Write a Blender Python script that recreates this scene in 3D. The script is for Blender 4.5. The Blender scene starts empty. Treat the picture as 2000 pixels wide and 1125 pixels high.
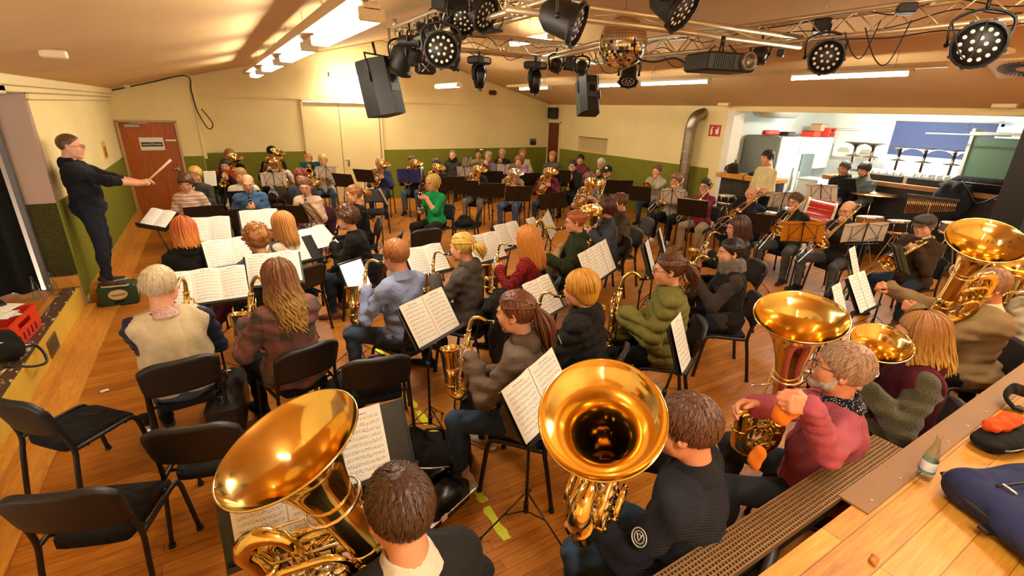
import bpy, math, random
import numpy as np
from mathutils import Vector, Matrix
SC = bpy.context.scene
COL = SC.collection
PI = math.pi
rad = math.radians
# ---------------------------------------------------------------- camera
CAM_F, CAM_P, CAM_Y, CAM_R, CAM_H = 932.0, 20.45, 31.55, 1.58, 2.5
_th, _ph, _r = rad(CAM_P), rad(CAM_Y), rad(CAM_R)
FWD = Vector((math.sin(_ph)*math.cos(_th), math.cos(_ph)*math.cos(_th), -math.sin(_th)))
_rt = Vector((math.cos(_ph), -math.sin(_ph), 0)); _up = _rt.cross(FWD)
RGT = _rt*math.cos(_r)+_up*math.sin(_r); UPV = -_rt*math.sin(_r)+_up*math.cos(_r)
EYE = Vector((0, 0, CAM_H))
cam = bpy.data.cameras.new('camera'); cam.sensor_width = 36; cam.lens = CAM_F/2000*36; cam.clip_start = 0.05
camo = bpy.data.objects.new('camera', cam); COL.objects.link(camo)
camo.matrix_world = Matrix(((RGT.x, UPV.x, -FWD.x, EYE.x), (RGT.y, UPV.y, -FWD.y, EYE.y), (RGT.z, UPV.z, -FWD.z, EYE.z), (0, 0, 0, 1)))
SC.camera = camo
def ray(x, y): return FWD*CAM_F+RGT*(x-1000)-UPV*(y-562.5)
def atz(x, y, z):
    "the point of height z that shows at pixel (x, y) of the photograph"
    d = ray(x, y); return EYE+d*((z-CAM_H)/d.z)
def atd(x, y, dep):
    d = ray(x, y); return EYE+d*(dep/CAM_F)
def atax(x, y, ax, v):
    d = ray(x, y); return EYE+d*((v-EYE[ax])/d[ax])
# ---------------------------------------------------------------- materials
def lin(c):
    if isinstance(c, str): c = [int(c[i:i+2], 16)/255 for i in (0, 2, 4)]
    return [(x/12.92 if x <= .04045 else ((x+.055)/1.055)**2.4) for x in c]
MATS = {}
class NT:
    def __init__(s, name):
        s.m = bpy.data.materials.new(name); s.m.use_nodes = True
        s.t = s.m.node_tree; s.b = s.t.nodes['Principled BSDF']
    def n(s, typ, **kw):
        nd = s.t.nodes.new(typ)
        for k, v in kw.items():
            if k in nd.inputs.keys() if isinstance(k, str) else False: nd.inputs[k].default_value = v
            else: setattr(nd, k, v)
        return nd
    def l(s, a, b): s.t.links.new(a, b)
    def coord(s, kind='Object', scale=(1, 1, 1), rot=(0, 0, 0)):
        t = s.n('ShaderNodeTexCoord'); mp = s.n('ShaderNodeMapping')
        mp.inputs['Scale'].default_value = scale; mp.inputs['Rotation'].default_value = rot
        s.l(t.outputs[kind], mp.inputs['Vector']); return mp.outputs['Vector']
    def noise(s, vec, scale, detail=3, rough=.55, dist=0):
        n = s.n('ShaderNodeTexNoise'); n.inputs['Scale'].default_value = scale; n.inputs['Detail'].default_value = detail
        n.inputs['Roughness'].default_value = rough; n.inputs['Distortion'].default_value = dist
        if vec: s.l(vec, n.inputs['Vector'])
        return n.outputs['Fac']
    def ramp(s, fac, stops, interp='LINEAR'):
        r = s.n('ShaderNodeValToRGB'); r.color_ramp.interpolation = interp
        e = r.color_ramp.elements
        while len(e) < len(stops): e.new(.5)
        for x, (p, c) in zip(e, stops): x.position = p; x.color = (*lin(c), 1)
        s.l(fac, r.inputs['Fac']); return r.outputs['Color']
    def math(s, op, a, b=None, c=None):
        m = s.n('ShaderNodeMath', operation=op)
        for i, v in enumerate((a, b, c)):
            if v is None: continue
            if isinstance(v, (int, float)): m.inputs[i].default_value = v
            else: s.l(v, m.inputs[i])
        return m.outputs[0]
    def mix(s, fac, a, b, mode='MIX'):
        m = s.n('ShaderNodeMix', data_type='RGBA', blend_type=mode)
        for i, v in ((0, fac), (6, a), (7, b)):
            if isinstance(v, (int, float)): m.inputs[i].default_value = v
            elif isinstance(v, (str, list, tuple)): m.inputs[i].default_value = (*lin(v), 1)
            else: s.l(v, m.inputs[i])
        return m.outputs[2]
    def bump(s, h, strength=.3, dist=.01):
        b = s.n('ShaderNodeBump'); b.inputs['Strength'].default_value = strength; b.inputs['Distance'].default_value = dist
        s.l(h, b.inputs['Height']); s.l(b.outputs['Normal'], s.b.inputs['Normal'])
    def col(s, c):
        if isinstance(c, (str, list, tuple)): s.b.inputs['Base Color'].default_value = (*lin(c), 1)
        else: s.l(c, s.b.inputs['Base Color'])
    def set(s, **kw):
        for k, v in kw.items(): s.b.inputs[k.replace('_', ' ')].default_value = v
def M(key, fn):
    if key not in MATS: MATS[key] = fn()
    return MATS[key]
def plain(name, c, rough=.5, metal=0, spec=.5, bumpy=0, bs=60, coat=0):
    def f():
        t = NT(name)
        v = t.coord('Object'); n = t.noise(v, bs, 3)
        t.col(t.mix(.5, c, t.mix(n, [x*.86 for x in hexf(c)], [min(1, x*1.1) for x in hexf(c)])))
        t.set(Roughness=rough, Metallic=metal)
        t.b.inputs['Specular IOR Level'].default_value = spec; t.b.inputs['Coat Weight'].default_value = coat
        if bumpy: t.bump(n, bumpy, .004)
        return t.m
    return M('p_'+name, f)
def hexf(c): return [int(c[i:i+2], 16)/255 for i in (0, 2, 4)] if isinstance(c, str) else list(c)
def fabric(c, kind='plain', c2=None):
    key = 'fab_%s_%s_%s' % (c, kind, c2)
    def f():
        t = NT('fabric_'+kind); v = t.coord('Object')
        n = t.noise(v, 9, 4, .6, .6); fine = t.noise(v, 260, 2)
        h = hexf(c); a = [x*.82 for x in h]; b = [min(1, x*1.12+.01) for x in h]
        base = t.mix(n, a, b); fold = t.math('ABSOLUTE', t.math('SUBTRACT', t.noise(t.coord('Object', (1.3, 1.3, .5)), 5.5, 1, .4, .5), .5)); fold = t.math('MULTIPLY', t.math('MINIMUM', fold, .2), 7); hgt = t.math('ADD', t.math('ADD', t.math('MULTIPLY', n, 1.2), fold), t.math('MULTIPLY', fine, .25))
        st, ds = .6, .014
        if kind == 'check':
            w1 = t.n('ShaderNodeTexWave', wave_type='BANDS', bands_direction='X'); w2 = t.n('ShaderNodeTexWave', wave_type='BANDS', bands_direction='Z')
            for w in (w1, w2): w.inputs['Scale'].default_value = 16; w.inputs['Distortion'].default_value = .4; t.l(v, w.inputs['Vector'])
            k = t.math('MULTIPLY', t.math('GREATER_THAN', w1.outputs['Fac'], .62), .5); k2 = t.math('MULTIPLY', t.math('GREATER_THAN', w2.outputs['Fac'], .62), .5)
            base = t.mix(t.math('ADD', k, k2), base, c2)
        elif kind == 'bigcheck':
            w1 = t.n('ShaderNodeTexWave', wave_type='BANDS', bands_direction='X'); w2 = t.n('ShaderNodeTexWave', wave_type='BANDS', bands_direction='Z')
            for w in (w1, w2): w.inputs['Scale'].default_value = 2.1; w.inputs['Distortion'].default_value = .3; t.l(v, w.inputs['Vector'])
            k = t.math('MULTIPLY', t.math('GREATER_THAN', w1.outputs['Fac'], .5), .45); k2 = t.math('MULTIPLY', t.math('GREATER_THAN', w2.outputs['Fac'], .5), .55)
            base = t.mix(t.math('ADD', k, k2), base, c2)
        elif kind == 'stripe':
            w1 = t.n('ShaderNodeTexWave', wave_type='BANDS', bands_direction='Z'); w1.inputs['Scale'].default_value = 5.5; w1.inputs['Distortion'].default_value = 1
            t.l(v, w1.inputs['Vector']); base = t.ramp(w1.outputs['Fac'], [(0, c), (.35, c2), (.45, '8a3a36'), (.55, '4a4450'), (.7, c), (.9, 'b8785c')], 'CONSTANT')
        elif kind == 'leopard':
            vo = t.n('ShaderNodeTexVoronoi', feature='DISTANCE_TO_EDGE'); vo.inputs['Scale'].default_value = 28; t.l(v, vo.inputs['Vector'])
            base = t.mix(t.math('GREATER_THAN', t.math('ADD', vo.outputs['Distance'], t.math('MULTIPLY', n, .18)), .22), base, c2)
        elif kind == 'fleece':
            g = t.noise(v, 90, 3, .7); base = t.mix(g, [x*.6 for x in h], [min(1, x*1.25) for x in h]); hgt = g; st, ds = .8, .02
        elif kind == 'knit':
            w1 = t.n('ShaderNodeTexWave', wave_type='BANDS', bands_direction='DIAGONAL'); w1.inputs['Scale'].default_value = 45; w1.inputs['Distortion'].default_value = 1.2; t.l(v, w1.inputs['Vector'])
            hgt = t.math('ADD', t.math('MULTIPLY', w1.outputs['Fac'], .5), t.math('MULTIPLY', n, 2))
            base = t.mix(w1.outputs['Fac'], [x*.8 for x in h], base)
        elif kind == 'denim':
            g = t.noise(v, 5, 2); base = t.mix(g, [x*.65 for x in h], [min(1, x*1.35) for x in h])
        elif kind == 'dots':
            vo = t.n('ShaderNodeTexVoronoi'); vo.inputs['Scale'].default_value = 110; t.l(v, vo.inputs['Vector'])
            base = t.mix(t.math('LESS_THAN', vo.outputs['Distance'], .28), base, c2)
        elif kind == 'linen':
            g = t.noise(t.coord('Object', (60, 60, 14)), 5, 2); base = t.mix(g, [x*.8 for x in h], [min(1, x*1.12) for x in h]); hgt = t.math('ADD', t.math('MULTIPLY', n, 3.2), t.math('MULTIPLY', g, .4)); st = .75
        elif kind == 'satin':
            t.set(Roughness=.42)
        t.col(base); 
        if kind != 'satin': t.set(Roughness=.82)
        t.b.inputs['Sheen Weight'].default_value = .02 if kind != 'fleece' else .3
        t.b.inputs['Specular IOR Level'].default_value = .15
        t.bump(hgt, st, ds); return t.m
    return M(key, f)
def skin(c):
    def f():
        t = NT('skin'); v = t.coord('Object'); n = t.noise(v, 14, 4); h = hexf(c)
        t.col(t.mix(n, [h[0]*.95, h[1]*.84, h[2]*.8], [min(1, h[0]*1.04), h[1]*1.05, h[2]*1.05]))
        t.set(Roughness=.48); t.b.inputs['Subsurface Weight'].default_value = 0; t.b.inputs['Specular IOR Level'].default_value = .4
        t.bump(t.noise(v, 220, 2), .12, .003); return t.m
    return M('skin_'+c, f)
def hairmat(c, c2=None):
    def f():
        t = NT('hair'); v = t.coord('Object', (90, 90, 7)); n = t.noise(v, 1.2, 3, .6); h = hexf(c); h2 = hexf(c2) if c2 else [min(1, x*1.45+.02) for x in h]
        if c2:
            g = t.n('ShaderNodeSeparateXYZ'); tc = t.n('ShaderNodeTexCoord'); t.l(tc.outputs['Generated'], g.inputs[0])
            k = t.math('SUBTRACT', 1.0, t.math('MULTIPLY_ADD', g.outputs['Z'], 1.5, -.05)); k = t.math('MINIMUM', t.math('MAXIMUM', k, 0), 1)
            a = t.mix(k, h, h2); t.col(t.mix(n, t.mix(.5, a, '000000', 'MULTIPLY') if 0 else t.mix(.35, a, '201008'), a))
        else: t.col(t.mix(n, [x*.62 for x in h], h2))
        t.set(Roughness=.42); t.b.inputs['Specular IOR Level'].default_value = .45; t.bump(n, .5, .004); return t.m
    return M('hair_%s_%s' % (c, c2), f)
def metal(name, c, rough=.14, aniso=0):
    def f():
        t = NT(name); v = t.coord('Object'); n = t.noise(v, 7, 3)
        t.col(t.mix(n, c, [min(1, x*1.05) for x in hexf(c)])); t.set(Metallic=1.0)
        t.l(t.math('MULTIPLY_ADD', n, rough*.8, rough*.6), t.b.inputs['Roughness']); return t.m
    return M('metal_'+name, f)
BRASS = metal('brass_lacquer', 'ebd084', .11)

SILVER = metal('silver_plate', 'e8e2d4', .14)
STEEL = metal('steel', 'b8b0a4', .3)
ALU = plain('aluminium_tube', 'd8c6a2', .38, .75)
BLK = plain('black_metal', '17130f', .42)
BLKP = plain('black_plastic', '1b1612', .5, bumpy=.15, bs=200)
BLKG = plain('black_gloss', '0d0b0a', .22)
RUB = plain('black_rubber', '100e0c', .75)
PAPER = None
# ---------------------------------------------------------------- mesh building
def tv(p): return np.asarray(p, float)
class MB:
    "collects shapes, then builds one mesh object"
    def __init__(s): s.v = []; s.f = []; s.m = []; s.uv = {}; s.nv = 0
    def raw(s, v, f, mi=0):
        v = np.asarray(v, float); b = s.nv; s.v.append(v); s.nv += len(v)
        if isinstance(f, np.ndarray): s.f.append(('n', f+b, mi))
        else: s.f.append(('l', [tuple(i+b for i in q) for q in f], mi))
        return b
    def box(s, c, size, R=None, mi=0, bev=0):
        sx, sy, sz = [x/2 for x in size]; c = tv(c)
        if bev:
            b = min(bev, sx*.95, sy*.95, sz*.95); pts = []
            for z, k in ((-sz, b), (-sz+b, 0), (sz-b, 0), (sz, b)):
                X, Y = sx-k, sy-k; q = b*.6
                for x, y in ((X-q, -Y), (X, -Y+q), (X, Y-q), (X-q, Y), (-X+q, Y), (-X, Y-q), (-X, -Y+q), (-X+q, -Y)): pts.append((x, y, z))
            fs = [tuple(range(7, -1, -1)), tuple(range(24, 32))]
            for r in range(3):
                for i in range(8): j = (i+1) % 8; fs.append((r*8+i, r*8+j, r*8+8+j, r*8+8+i))
        else:
            pts = [(x, y, z) for z in (-sz, sz) for x, y in ((-sx, -sy), (sx, -sy), (sx, sy), (-sx, sy))]
            fs = [(3, 2, 1, 0), (4, 5, 6, 7), (0, 1, 5, 4), (1, 2, 6, 5), (2, 3, 7, 6), (3, 0, 4, 7)]
        p = np.array(pts)
        if R is not None: p = p@np.array(R).T
        s.raw(p+c, fs, mi)
    def tube(s, pts, r, n=8, mi=0, closed=False, cap=True, flat=None):
        P = np.array([list(p) for p in pts], float); k = len(P)
        rr = np.full(k, r) if np.isscalar(r) else np.array(r, float)
        if len(rr) != k: rr = np.interp(np.linspace(0, 1, k), np.linspace(0, 1, len(rr)), rr)
        T = np.roll(P, -1, 0)-np.roll(P, 1, 0) if closed else np.gradient(P, axis=0)
        T /= np.linalg.norm(T, axis=1)[:, None]+1e-12
        a = np.array([0, 0, 1.]) if abs(T[0][2]) < .9 else np.array([1., 0, 0])
        N = np.cross(T[0], a); N /= np.linalg.norm(N); vs = []
        ang = np.arange(n)*2*PI/n; ca, sa = np.cos(ang)[:, None], np.sin(ang)[:, None]
        for i in range(k):
            N = N-T[i]*(N@T[i]); N /= np.linalg.norm(N)+1e-12; B = np.cross(T[i], N)
            vs.append(P[i]+rr[i]*(ca*N+sa*B*(flat or 1)))
        fs = []; kk = k if closed else k-1
        for i in range(kk):
            a0, b0 = i*n, ((i+1) % k)*n
            for j in range(n): q = (j+1) % n; fs.append((a0+j, a0+q, b0+q, b0+j))
        if cap and not closed: fs.append(tuple(range(n-1, -1, -1))); fs.append(tuple((k-1)*n+j for j in range(n)))
        s.raw(np.concatenate(vs), fs, mi)
    def lathe(s, prof, n=24, mi=0, F=None, arc=None):
        "prof: (r, z) list, spun about the z axis of frame F (4x4)"
        vs = []; fs = []; ang = [2*PI*i/n for i in range(n)]
        for r, z in prof:
            for a in ang: vs.append((r*math.cos(a), r*math.sin(a), z))
        for i in range(len(prof)-1):
            for j in range(n): q = (j+1) % n; fs.append((i*n+j, i*n+q, (i+1)*n+q, (i+1)*n+j))
        v = np.array(vs)
        if F is not None: v = xf(F, v)
        s.raw(v, fs, mi)
    def cyl(s, a, b, r, n=12, mi=0, r2=None): s.tube([a, b], [r, r if r2 is None else r2], n, mi)
    def sphere(s, c, r, n=10, mi=0, F=None):
        r = (r, r, r) if np.isscalar(r) else r; vs = []; fs = []; k = max(4, n//2+1)
        for i in range(k+1):
            t = PI*i/k
            for j in range(n): a = 2*PI*j/n; vs.append((math.sin(t)*math.cos(a)*r[0], math.sin(t)*math.sin(a)*r[1], -math.cos(t)*r[2]))
        for i in range(k):
            for j in range(n): q = (j+1) % n; fs.append((i*n+j, i*n+q, (i+1)*n+q, (i+1)*n+j))
        v = np.array(vs)
        if F is not None: v = v@np.array(F).T
        s.raw(v+tv(c), fs, mi)
    def sheet(s, P, mi=0, uv=True, thick=0):
        "grid of points [rows][cols][3]; uv over the grid; thickness along the normal"
        P = np.asarray(P, float); a, b = P.shape[:2]; base = s.nv
        fs = [(i*b+j, i*b+j+1, (i+1)*b+j+1, (i+1)*b+j) for i in range(a-1) for j in range(b-1)]
        s.raw(P.reshape(-1, 3), fs, mi)
        if uv:
            for i in range(a):
                for j in range(b): s.uv[base+i*b+j] = (j/(b-1), i/(a-1))
    def prism(s, poly, z0, z1, F=None, mi=0):
        "polygon in xy pulled from z0 to z1"
        n = len(poly); v = np.array([(x, y, z0) for x, y in poly]+[(x, y, z1) for x, y in poly], float)
        if F is not None: v = xf(F, v)
        s.raw(v, [tuple(range(n-1, -1, -1)), tuple(range(n, 2*n))]+[(i, (i+1) % n, n+(i+1) % n, n+i) for i in range(n)], mi)
    def build(s, name, mats, parent=None, smooth=True, angle=None):
        me = bpy.data.meshes.new(name)
        V = np.concatenate(s.v) if s.v else np.zeros((0, 3)); loops = []; starts = []; tot = []; mi = []
        pos = 0
        for kind, f, m in s.f:
            if kind == 'n':
                loops.append(f.reshape(-1)); k = len(f); w = f.shape[1]
                starts.append(pos+np.arange(k)*w); tot.append(np.full(k, w)); mi.append(np.full(k, m)); pos += k*w
            else:
                ln = np.array([len(q) for q in f]); loops.append(np.fromiter((i for q in f for i in q), int))
                starts.append(pos+np.concatenate(([0], np.cumsum(ln)[:-1]))); tot.append(ln); mi.append(np.full(len(f), m)); pos += int(ln.sum())
        L = np.concatenate(loops); st = np.concatenate(starts)
        me.vertices.add(len(V)); me.vertices.foreach_set('co', V.astype(np.float32).ravel())
        me.loops.add(len(L)); me.loops.foreach_set('vertex_index', L.astype(np.int32))
        me.polygons.add(len(st)); me.polygons.foreach_set('loop_start', st.astype(np.int32))
        me.polygons.foreach_set('material_index', np.concatenate(mi).astype(np.int32))
        me.polygons.foreach_set('use_smooth', np.full(len(st), bool(smooth)))
        if s.uv:
            u = me.uv_layers.new(name='UVMap'); arr = np.zeros((len(L), 2), np.float32)
            full = np.zeros((len(V), 2), np.float32)
            for k, q in s.uv.items(): full[k] = q
            arr[:] = full[L]; u.data.foreach_set('uv', arr.ravel())
        me.update(calc_edges=True); me.validate()
        for m in (mats if isinstance(mats, (list, tuple)) else [mats]): me.materials.append(m)
        if smooth and angle: me.set_sharp_from_angle(angle=rad(angle))
        o = bpy.data.objects.new(name, me); COL.objects.link(o)
        if parent: o.parent = parent
        return o
def xf(F, v): F = np.array(F); return v@F[:3, :3].T+F[:3, 3]
def frame(o, z, x=None):
    "4x4 frame at o whose z axis is z"
    z = Vector(z).normalized(); x = Vector(x) if x is not None else (Vector((1, 0, 0)) if abs(z.x) < .9 else Vector((0, 1, 0)))
    y = z.cross(x).normalized(); x = y.cross(z)
    return Matrix(((x.x, y.x, z.x, o[0]), (x.y, y.y, z.y, o[1]), (x.z, y.z, z.z, o[2]), (0, 0, 0, 1)))
def RX(a): return np.array(Matrix.Rotation(a, 3, 'X'))
def RY(a): return np.array(Matrix.Rotation(a, 3, 'Y'))
def RZ(a): return np.array(Matrix.Rotation(a, 3, 'Z'))
def smoothpath(pts, n=6, closed=False):
    "Catmull-Rom through the points"
    P = [tv(p) for p in pts]; k = len(P); out = []
    for i in range(k if closed else k-1):
        if closed: a, b, c, d = P[i-1], P[i], P[(i+1) % k], P[(i+2) % k]
        else: a, b, c, d = P[max(i-1, 0)], P[i], P[i+1], P[min(i+2, k-1)]
        for j in range(n):
            t = j/n; out.append(.5*((2*b)+(c-a)*t+(2*a-5*b+4*c-d)*t*t+(3*b-a-3*c+d)*t**3))
    if not closed: out.append(P[-1])
    return out
def thing(name, label, cat, loc=(0, 0, 0), rz=0, group=None, mw=None):
    o = bpy.data.objects.new(name, None); COL.objects.link(o); o.empty_display_size = .1
    if mw is not None: o.matrix_world = mw
    else: o.location = loc; o.rotation_euler = (0, 0, rz)
    return tag(o, label, cat, group)
def tag(o, label, cat, group=None, kind=None):
    o['label'] = label; o['category'] = cat
    if group: o['group'] = group
    if kind: o['kind'] = kind
    return o
def structure(o, label=None):
    o['kind'] = 'structure'
    if label: o['label'] = label
    return o
def dup(root, mw=None, label=None, group=None):
    r = root.copy(); COL.objects.link(r)
    if mw is not None: r.matrix_world = mw
    if label: r['label'] = label
    if group: r['group'] = group
    for ch in list(root.children):
        c = ch.copy(); COL.objects.link(c); c.parent = r
        for g in list(ch.children):
            d = g.copy(); COL.objects.link(d); d.parent = c
    return r
def TRS(loc, rz=0, s=1.0): return Matrix.Translation(Vector(loc))@Matrix.Rotation(rz, 4, 'Z')@Matrix.Scale(s, 4)
# ---------------------------------------------------------------- blended solids (bodies, hair, cloth)
class Solid:
    def __init__(s): s.p = []
    def cone(s, a, b, ra, rb=None, k=.02, n=None, f=1, op=1): s.p.append(('c', tv(a), tv(b), ra, ra if rb is None else rb, k, None if n is None else tv(n), f, op)); return s
    def ell(s, c, r, k=.02, R=None, op=1): s.p.append(('e', tv(c), tv(r) if not np.isscalar(r) else np.full(3, float(r)), k, R, op)); return s
    def cut(s, p, n): s.p.append(('x', tv(p), tv(n)/np.linalg.norm(n))); return s
    def ripple(s, fn, lo=None): s.p.append(('r', fn)); return s
    def mesh(s, h):
        los, his = [], []
        for q in s.p:
            if q[0] == 'c' and q[8] > 0:
                m = max(q[3], q[4])+q[5]*.5; los.append(np.minimum(q[1], q[2])-m); his.append(np.maximum(q[1], q[2])+m)
            elif q[0] == 'e' and q[5] > 0: m = q[2].max()+q[3]*.5; los.append(q[1]-m); his.append(q[1]+m)
        lo = np.min(los, 0)-2*h; hi = np.max(his, 0)+2*h; n = np.ceil((hi-lo)/h).astype(int)+1
        D = np.full(n, .5, np.float32); ax = [lo[i]+h*np.arange(n[i], dtype=np.float32) for i in range(3)]
        def sub(a, b):
            i0 = np.clip(np.floor((a-lo)/h).astype(int)-1, 0, n); i1 = np.clip(np.ceil((b-lo)/h).astype(int)+2, 0, n)
            return tuple(slice(x, y) for x, y in zip(i0, i1))
        def grid(sl): return [ax[0][sl[0]][:, None, None], ax[1][sl[1]][None, :, None], ax[2][sl[2]][None, None, :]]
        full = tuple(slice(0, x) for x in n)
        for q in s.p:
            if q[0] == 'x':
                X, Y, Z = grid(full); d = (X-q[1][0])*q[2][0]+(Y-q[1][1])*q[2][1]+(Z-q[1][2])*q[2][2]
                D = np.maximum(D, d).astype(np.float32); continue
            if q[0] == 'r':
                X, Y, Z = grid(full); D = (D+q[1](X, Y, Z)).astype(np.float32); continue
            if q[0] == 'c':
                _, a, b, ra, rb, k, nn, f, op = q; m = max(ra, rb)+k+2*h; sl = sub(np.minimum(a, b)-m, np.maximum(a, b)+m)
                X, Y, Z = grid(sl); px, py, pz = X-a[0], Y-a[1], Z-a[2]; ba = b-a
                if nn is not None:
                    e = (px*nn[0]+py*nn[1]+pz*nn[2])*(f-1); px, py, pz = px+e*nn[0], py+e*nn[1], pz+e*nn[2]; ba = ba+nn*(ba@nn)*(f-1)
                t = np.clip((px*ba[0]+py*ba[1]+pz*ba[2])/(ba@ba+1e-12), 0, 1)
                d = np.sqrt((px-t*ba[0])**2+(py-t*ba[1])**2+(pz-t*ba[2])**2)-(ra+(rb-ra)*t)
            else:
                _, c, r, k, R, op = q; m = r.max()+k+2*h; sl = sub(c-m, c+m)
                X, Y, Z = grid(sl); px, py, pz = X-c[0], Y-c[1], Z-c[2]
                if R is not None:
                    A = np.array(R).T; px, py, pz = [A[i][0]*px+A[i][1]*py+A[i][2]*pz for i in range(3)]
                x, y, z = px/r[0], py/r[1], pz/r[2]; k0 = np.sqrt(x*x+y*y+z*z); k1 = np.sqrt((x/r[0])**2+(y/r[1])**2+(z/r[2])**2)+1e-9
                d = k0*(k0-1)/k1
            o = D[sl]
            if op > 0:
                if k > 0: g = np.maximum(k-np.abs(o-d), 0)/k; D[sl] = np.minimum(o, d)-g*g*k*.25
                else: D[sl] = np.minimum(o, d)
            else:
                g = np.maximum(k-np.abs(o+d), 0)/max(k, 1e-6); D[sl] = np.maximum(o, -d)+g*g*k*.25
        D[0] = D[-1] = .5; D[:, 0] = D[:, -1] = .5; D[:, :, 0] = D[:, :, -1] = .5
        return nets(D, lo, h)
def nets(d, lo, h):
    s = d < 0; c = np.zeros(tuple(x-1 for x in d.shape), np.int8)
    cor = [(i, j, k) for i in (0, 1) for j in (0, 1) for k in (0, 1)]
    for i, j, k in cor: c += s[i:s.shape[0]-1+i, j:s.shape[1]-1+j, k:s.shape[2]-1+k]
    act = (c > 0) & (c < 8); idx = np.argwhere(act); m = len(idx)
    ids = np.full(act.shape, -1, np.int32); ids[act] = np.arange(m)
    val = {q: d[idx[:, 0]+q[0], idx[:, 1]+q[1], idx[:, 2]+q[2]] for q in cor}
    acc = np.zeros((m, 3)); cnt = np.zeros(m)
    for q in cor:
        for a in range(3):
            if q[a] == 0:
                e = list(q); e[a] = 1; A, B = val[q], val[tuple(e)]; x = (A < 0) != (B < 0)
                t = np.where(x, A/(A-B+(A == B)), 0); p = np.tile(np.array(q, float), (m, 1)); p[:, a] += t
                acc += p*x[:, None]; cnt += x
    v = lo+h*(idx+acc/cnt[:, None]); fs = []
    for a in range(3):
        b, e = (a+1) % 3, (a+2) % 3
        sl0 = [slice(1, -1)]*3; sl1 = [slice(1, -1)]*3; sl0[a] = slice(0, -1); sl1[a] = slice(1, None)
        A, B = s[tuple(sl0)], s[tuple(sl1)]
        for flip, msk in ((0, A & ~B), (1, ~A & B)):
            w = np.argwhere(msk); 
            if not len(w): continue
            w[:, b] += 1; w[:, e] += 1
            def g(db, de): z = w.copy(); z[:, b] += db; z[:, e] += de; return ids[z[:, 0], z[:, 1], z[:, 2]]
            q = np.stack([g(-1, -1), g(0, -1), g(0, 0), g(-1, 0)], 1)
            fs.append(q[:, ::-1] if flip else q)
    return v, np.concatenate(fs)
# ================================================================ PEOPLE
HEADS, HANDS, SHOES, MESHES = {}, {}, {}, {}
def head_mesh(sex, lod):
    k = (sex, lod)
    if k in HEADS: return HEADS[k]
    m = sex == 'm'; S = Solid()
    S.ell((0, -.012, .035), (.076, .097, .088), .03)
    S.ell((0, .028, -.018), (.064 if m else .061, .066, .084), .03)
    S.cone((-.028, .03, -.062), (-.012, .066, -.094 if m else -.09), .042 if m else .037, .021 if m else .018, .03).cone((.028, .03, -.062), (.012, .066, -.094 if m else -.09), .042 if m else .037, .021 if m else .018, .03)
    for x in (-1, 1):
        S.ell((x*.04, .062, -.022), (.025, .024, .026), .03)
        S.ell((x*.033, .105, .012), (.021, .022, .014), .014, op=-1)
    S.cone((-.034, .083, .03), (.034, .083, .03), .013 if m else .010, k=.02)
    S.cone((0, .09, .022), (0, .111 if m else .107, -.016), .0085, .0115, .014)
    for x in (-1, 1): S.ell((x*.0105, .099, -.022), (.0085, .010, .008), .008)
    S.ell((0, .085, -.05), (.027, .016, .021), .016)
    S.cone((-.02, .1, -.052), (.02, .1, -.052), .0035, k=.006, op=-1)
    S.ell((0, .092, -.045), (.018, .008, .006), .006); S.ell((0, .091, -.06), (.016, .009, .007), .006)
    for x in (-1, 1):
        R = RZ(x*-.35)@RX(.15)
        S.ell((x*.080, -.010, .0), (.009, .020, .033), .008, R); S.ell((x*.088, -.003, .002), (.008, .010, .018), .008, R, op=-1)
    S.cone((0, -.022, -.05), (0, -.038, -.17), .053 if m else .044, .058 if m else .05, .03)
    v, f = S.mesh({0: .0045, 1: .0065, 2: .009}[lod])
    HEADS[k] = (v, f); return HEADS[k]
def hand_mesh(pose, lod):
    k = (pose, lod)
    if k in HANDS: return HANDS[k]
    # right hand: wrist at the origin, fingers along +y, palm towards -z, thumb on the -x side
    S = Solid(); kk = .008
    S.cone((0, -.03, 0), (0, .012, 0), .025, .026, .02, (0, 0, 1), 1.25)
    for i, x in enumerate((-.026, -.009, .009, .026)): S.cone((x*.62, .015, 0), (x, .083-(abs(i-1)*.004), .002), .015, .0125, .016, (0, 0, 1), 1.15)
    curl = {'grip': (55, 65, 40), 'keys': (28, 38, 22), 'flat': (8, 12, 8), 'relax': (24, 30, 18), 'fist': (78, 88, 55), 'wide': (38, 42, 25)}[pose]
    L = ((.040, .026, .021), (.045, .029, .023), (.041, .027, .022), (.032, .021, .019))
    for i, x in enumerate((-.026, -.009, .009, .026)):
        p = np.array([x, .083-(abs(i-1)*.004), .002]); a = 0; sp = x*(2.2 if pose in ('flat', 'relax', 'keys') else 1.2)
        for j in range(3):
            a += rad(curl[j]*(1+.07*(i-1.5)+(.12 if (pose == 'keys' and i % 2) else 0))); d = np.array([math.sin(sp)*math.cos(a), math.cos(a)*math.cos(sp), -math.sin(a)])
            q = p+d*L[i][j]; S.cone(p, q, .0102-.0011*j-(i == 3)*.001, .0092-.0011*j-(i == 3)*.001, .004 if j else kk); p = q
    th = {'grip': ((-.045, .045, -.022), (-.038, .078, -.042), (-.018, .098, -.052)), 'fist': ((-.042, .045, -.022), (-.03, .075, -.038), (-.004, .085, -.044)),
          'flat': ((-.05, .04, -.006), (-.066, .07, -.008), (-.07, .098, -.01))}.get(pose, ((-.047, .042, -.018), (-.054, .075, -.032), (-.046, .102, -.042)))
    S.cone((-.012, .012, -.004), th[0], .019, .0145, .012).cone(th[0], th[1], .013, .011, .006).cone(th[1], th[2], .011, .0085, .004)
    v, f = S.mesh({0: .0038, 1: .0052, 2: .0075}[lod]); HANDS[k] = (v, f); return HANDS[k]
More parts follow.
